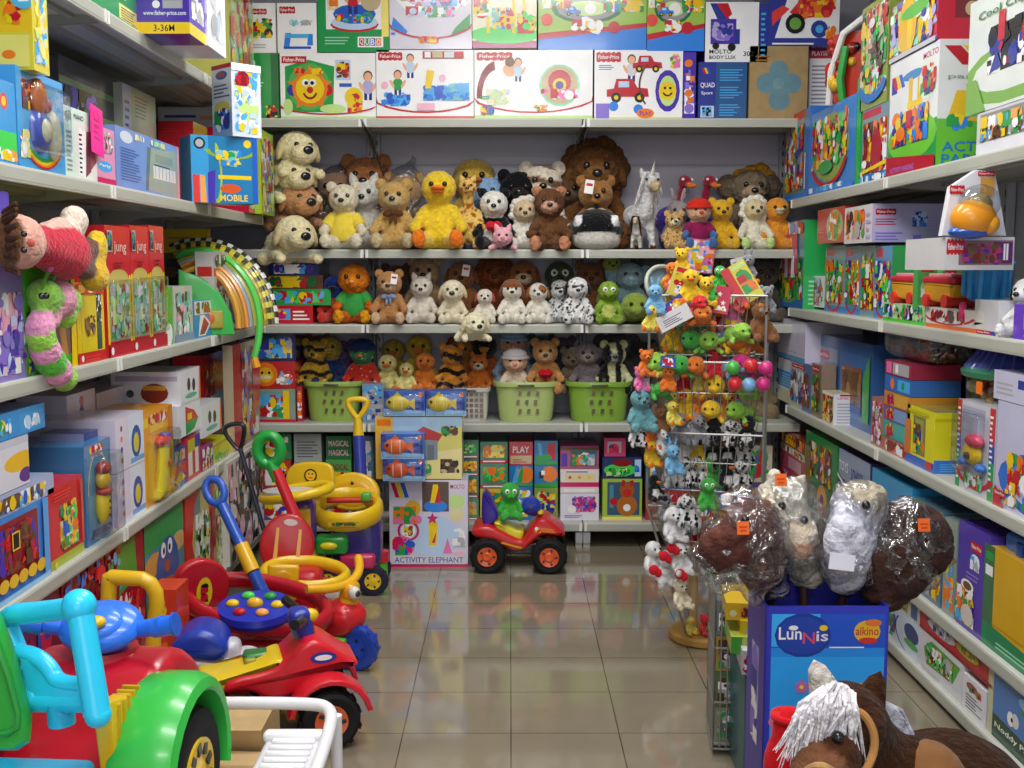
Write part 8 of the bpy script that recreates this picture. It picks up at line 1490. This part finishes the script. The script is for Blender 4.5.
# red felt stocking in front of the bin
t = thing('felt_bag', 'red felt drawstring bag in front of the blue bin', 'bag', (0, 0, 0)); Yr = 2.05
P = [(V(788, 768, Yr), (.05, .035, .09), 'C4101C'), (V(790, 730, Yr), (.036, .03, .05), 'CC1420'), (V(786, 800, Yr), (.055, .04, .06), 'BC101C')]
me = blob_mesh(P, .01, 3); me.materials.append(MT['cloth']); o = bpy.data.objects.new('bag', me); COL.objects.link(o); o.parent = t
MB().tube(arc(V(790, 716, Yr), .03, 0, 360, 18, 'xy')[:-1], .008, 'D01824', 8, True).build('collar', 'cloth', t)
q = V(787, 800, Yr); carton('brown cardboard box carrying the red felt bag, lower right', (q[0], Yr + .02, 0), .1, .16, .15, q[2] - .035, 'B09468', m='carton', name='cardboard_box', cat='cardboard box')
# ---------------------------------------------------------------- teal tub of boxes at the aisle end beside the bin
Yt = 2.66; a_, b_ = atY(750, 660, Yt), atY(780, 660, Yt); ht = a_.z
t = thing('plastic_tub', 'teal plastic tub of small boxes on the floor left of the blue bin', 'tub', (b_.x, Yt + .16, 0), 0)
MB().rbox((0, 0, ht / 2), ((b_.x - a_.x) * 2.2, .3, ht), '206068', .012).rbox((0, 0, ht - .008), ((b_.x - a_.x) * 2.3, .32, .016), '287078', .006).build('tub', 'plastic', t)
for x0, x1, y0, y1, Y, c, art, nm in ((730, 758, 604, 621, 2.72, 'D8B020', 'c .25 .4 .2 E0D8A0;b .5 .2 .4 .6 8 3 OD', 'yellow box with a round badge on the tub left of the blue bin'), (744, 770, 622, 641, 2.7, 'E0C020', 'e .55 .45 .35 .3 B8B0C8;b .3 .3 .5 .3 6 3 nKw', 'yellow box with a lilac oval, second on the tub'), (735, 772, 638, 655, 2.68, 'B8C850', 'r 0 0 .3 1 48A038;l .4 .3 .5 .3 2 l', 'lime green box third on the tub'), (746, 776, 652, 676, 2.64, 'D8D0D8', 'p 0 .2 .4 1 .5 1 .2 0 C02840;b .05 .2 .3 .7 4 3 RXw', 'white and red box lowest on the tub')):
    p0_, p1_ = atY(x0, y1, Y), atY(x1, y0, Y); carton(nm, ((p0_.x + p1_.x) / 2, Y + .09, p0_.z), -.1, p1_.x - p0_.x, .17, p1_.z - p0_.z, c, art)
# grey wire bin edge beside the tub
t = thing('wire_bin', 'grey wire bin at the end of the right hand aisle by the wire stand', 'bin', (atY(732, 640, 2.85).x, 2.95, 0), -.1)
w = MB(); q0 = .035; hz = atY(722, 592, 2.85).z
for i in range(5):
    for j in (-1, 1): w.tube([(-q0 + 2 * q0 * i / 4, j * .1, .02), (-q0 + 2 * q0 * i / 4, j * .1, hz)], .002, 'S', 6)
for i in range(9):
    for j in (-1, 1): w.tube([(j * q0, -.1 + .2 * i / 8, .02), (j * q0, -.1 + .2 * i / 8, hz)], .002, 'S', 6)
for z in (.02, hz * .33, hz * .66, hz): w.tube([(-q0, -.1, z), (q0, -.1, z), (q0, .1, z), (-q0, .1, z)], .0035, 'S', 6, True)
w.build('wire_side', 'wire', t)
MB().box((0, 0, .03), (q0 * 1.9, .19, .006), '8C8C88').build('floor_plate', 'steel', t)
for k, (c, nm) in enumerate((('8C8C78', 'grey'), ('5C7048', 'moss green'), ('A89048', 'straw'), ('707880', 'slate'))):
    carton(nm + ' slim toy box standing in the grey wire bin, level %s' % ('one', 'two', 'three', 'four')[k], (t.location.x, 2.95, .034 + k * (hz - .06) / 4), -.1, .06, .17, (hz - .06) / 4 - .002, c, 'b .1 .1 .8 .8 10 %d SZDGw' % (k + 2), left='b .05 .05 .9 .9 16 %d SZDGu' % (k + 3))
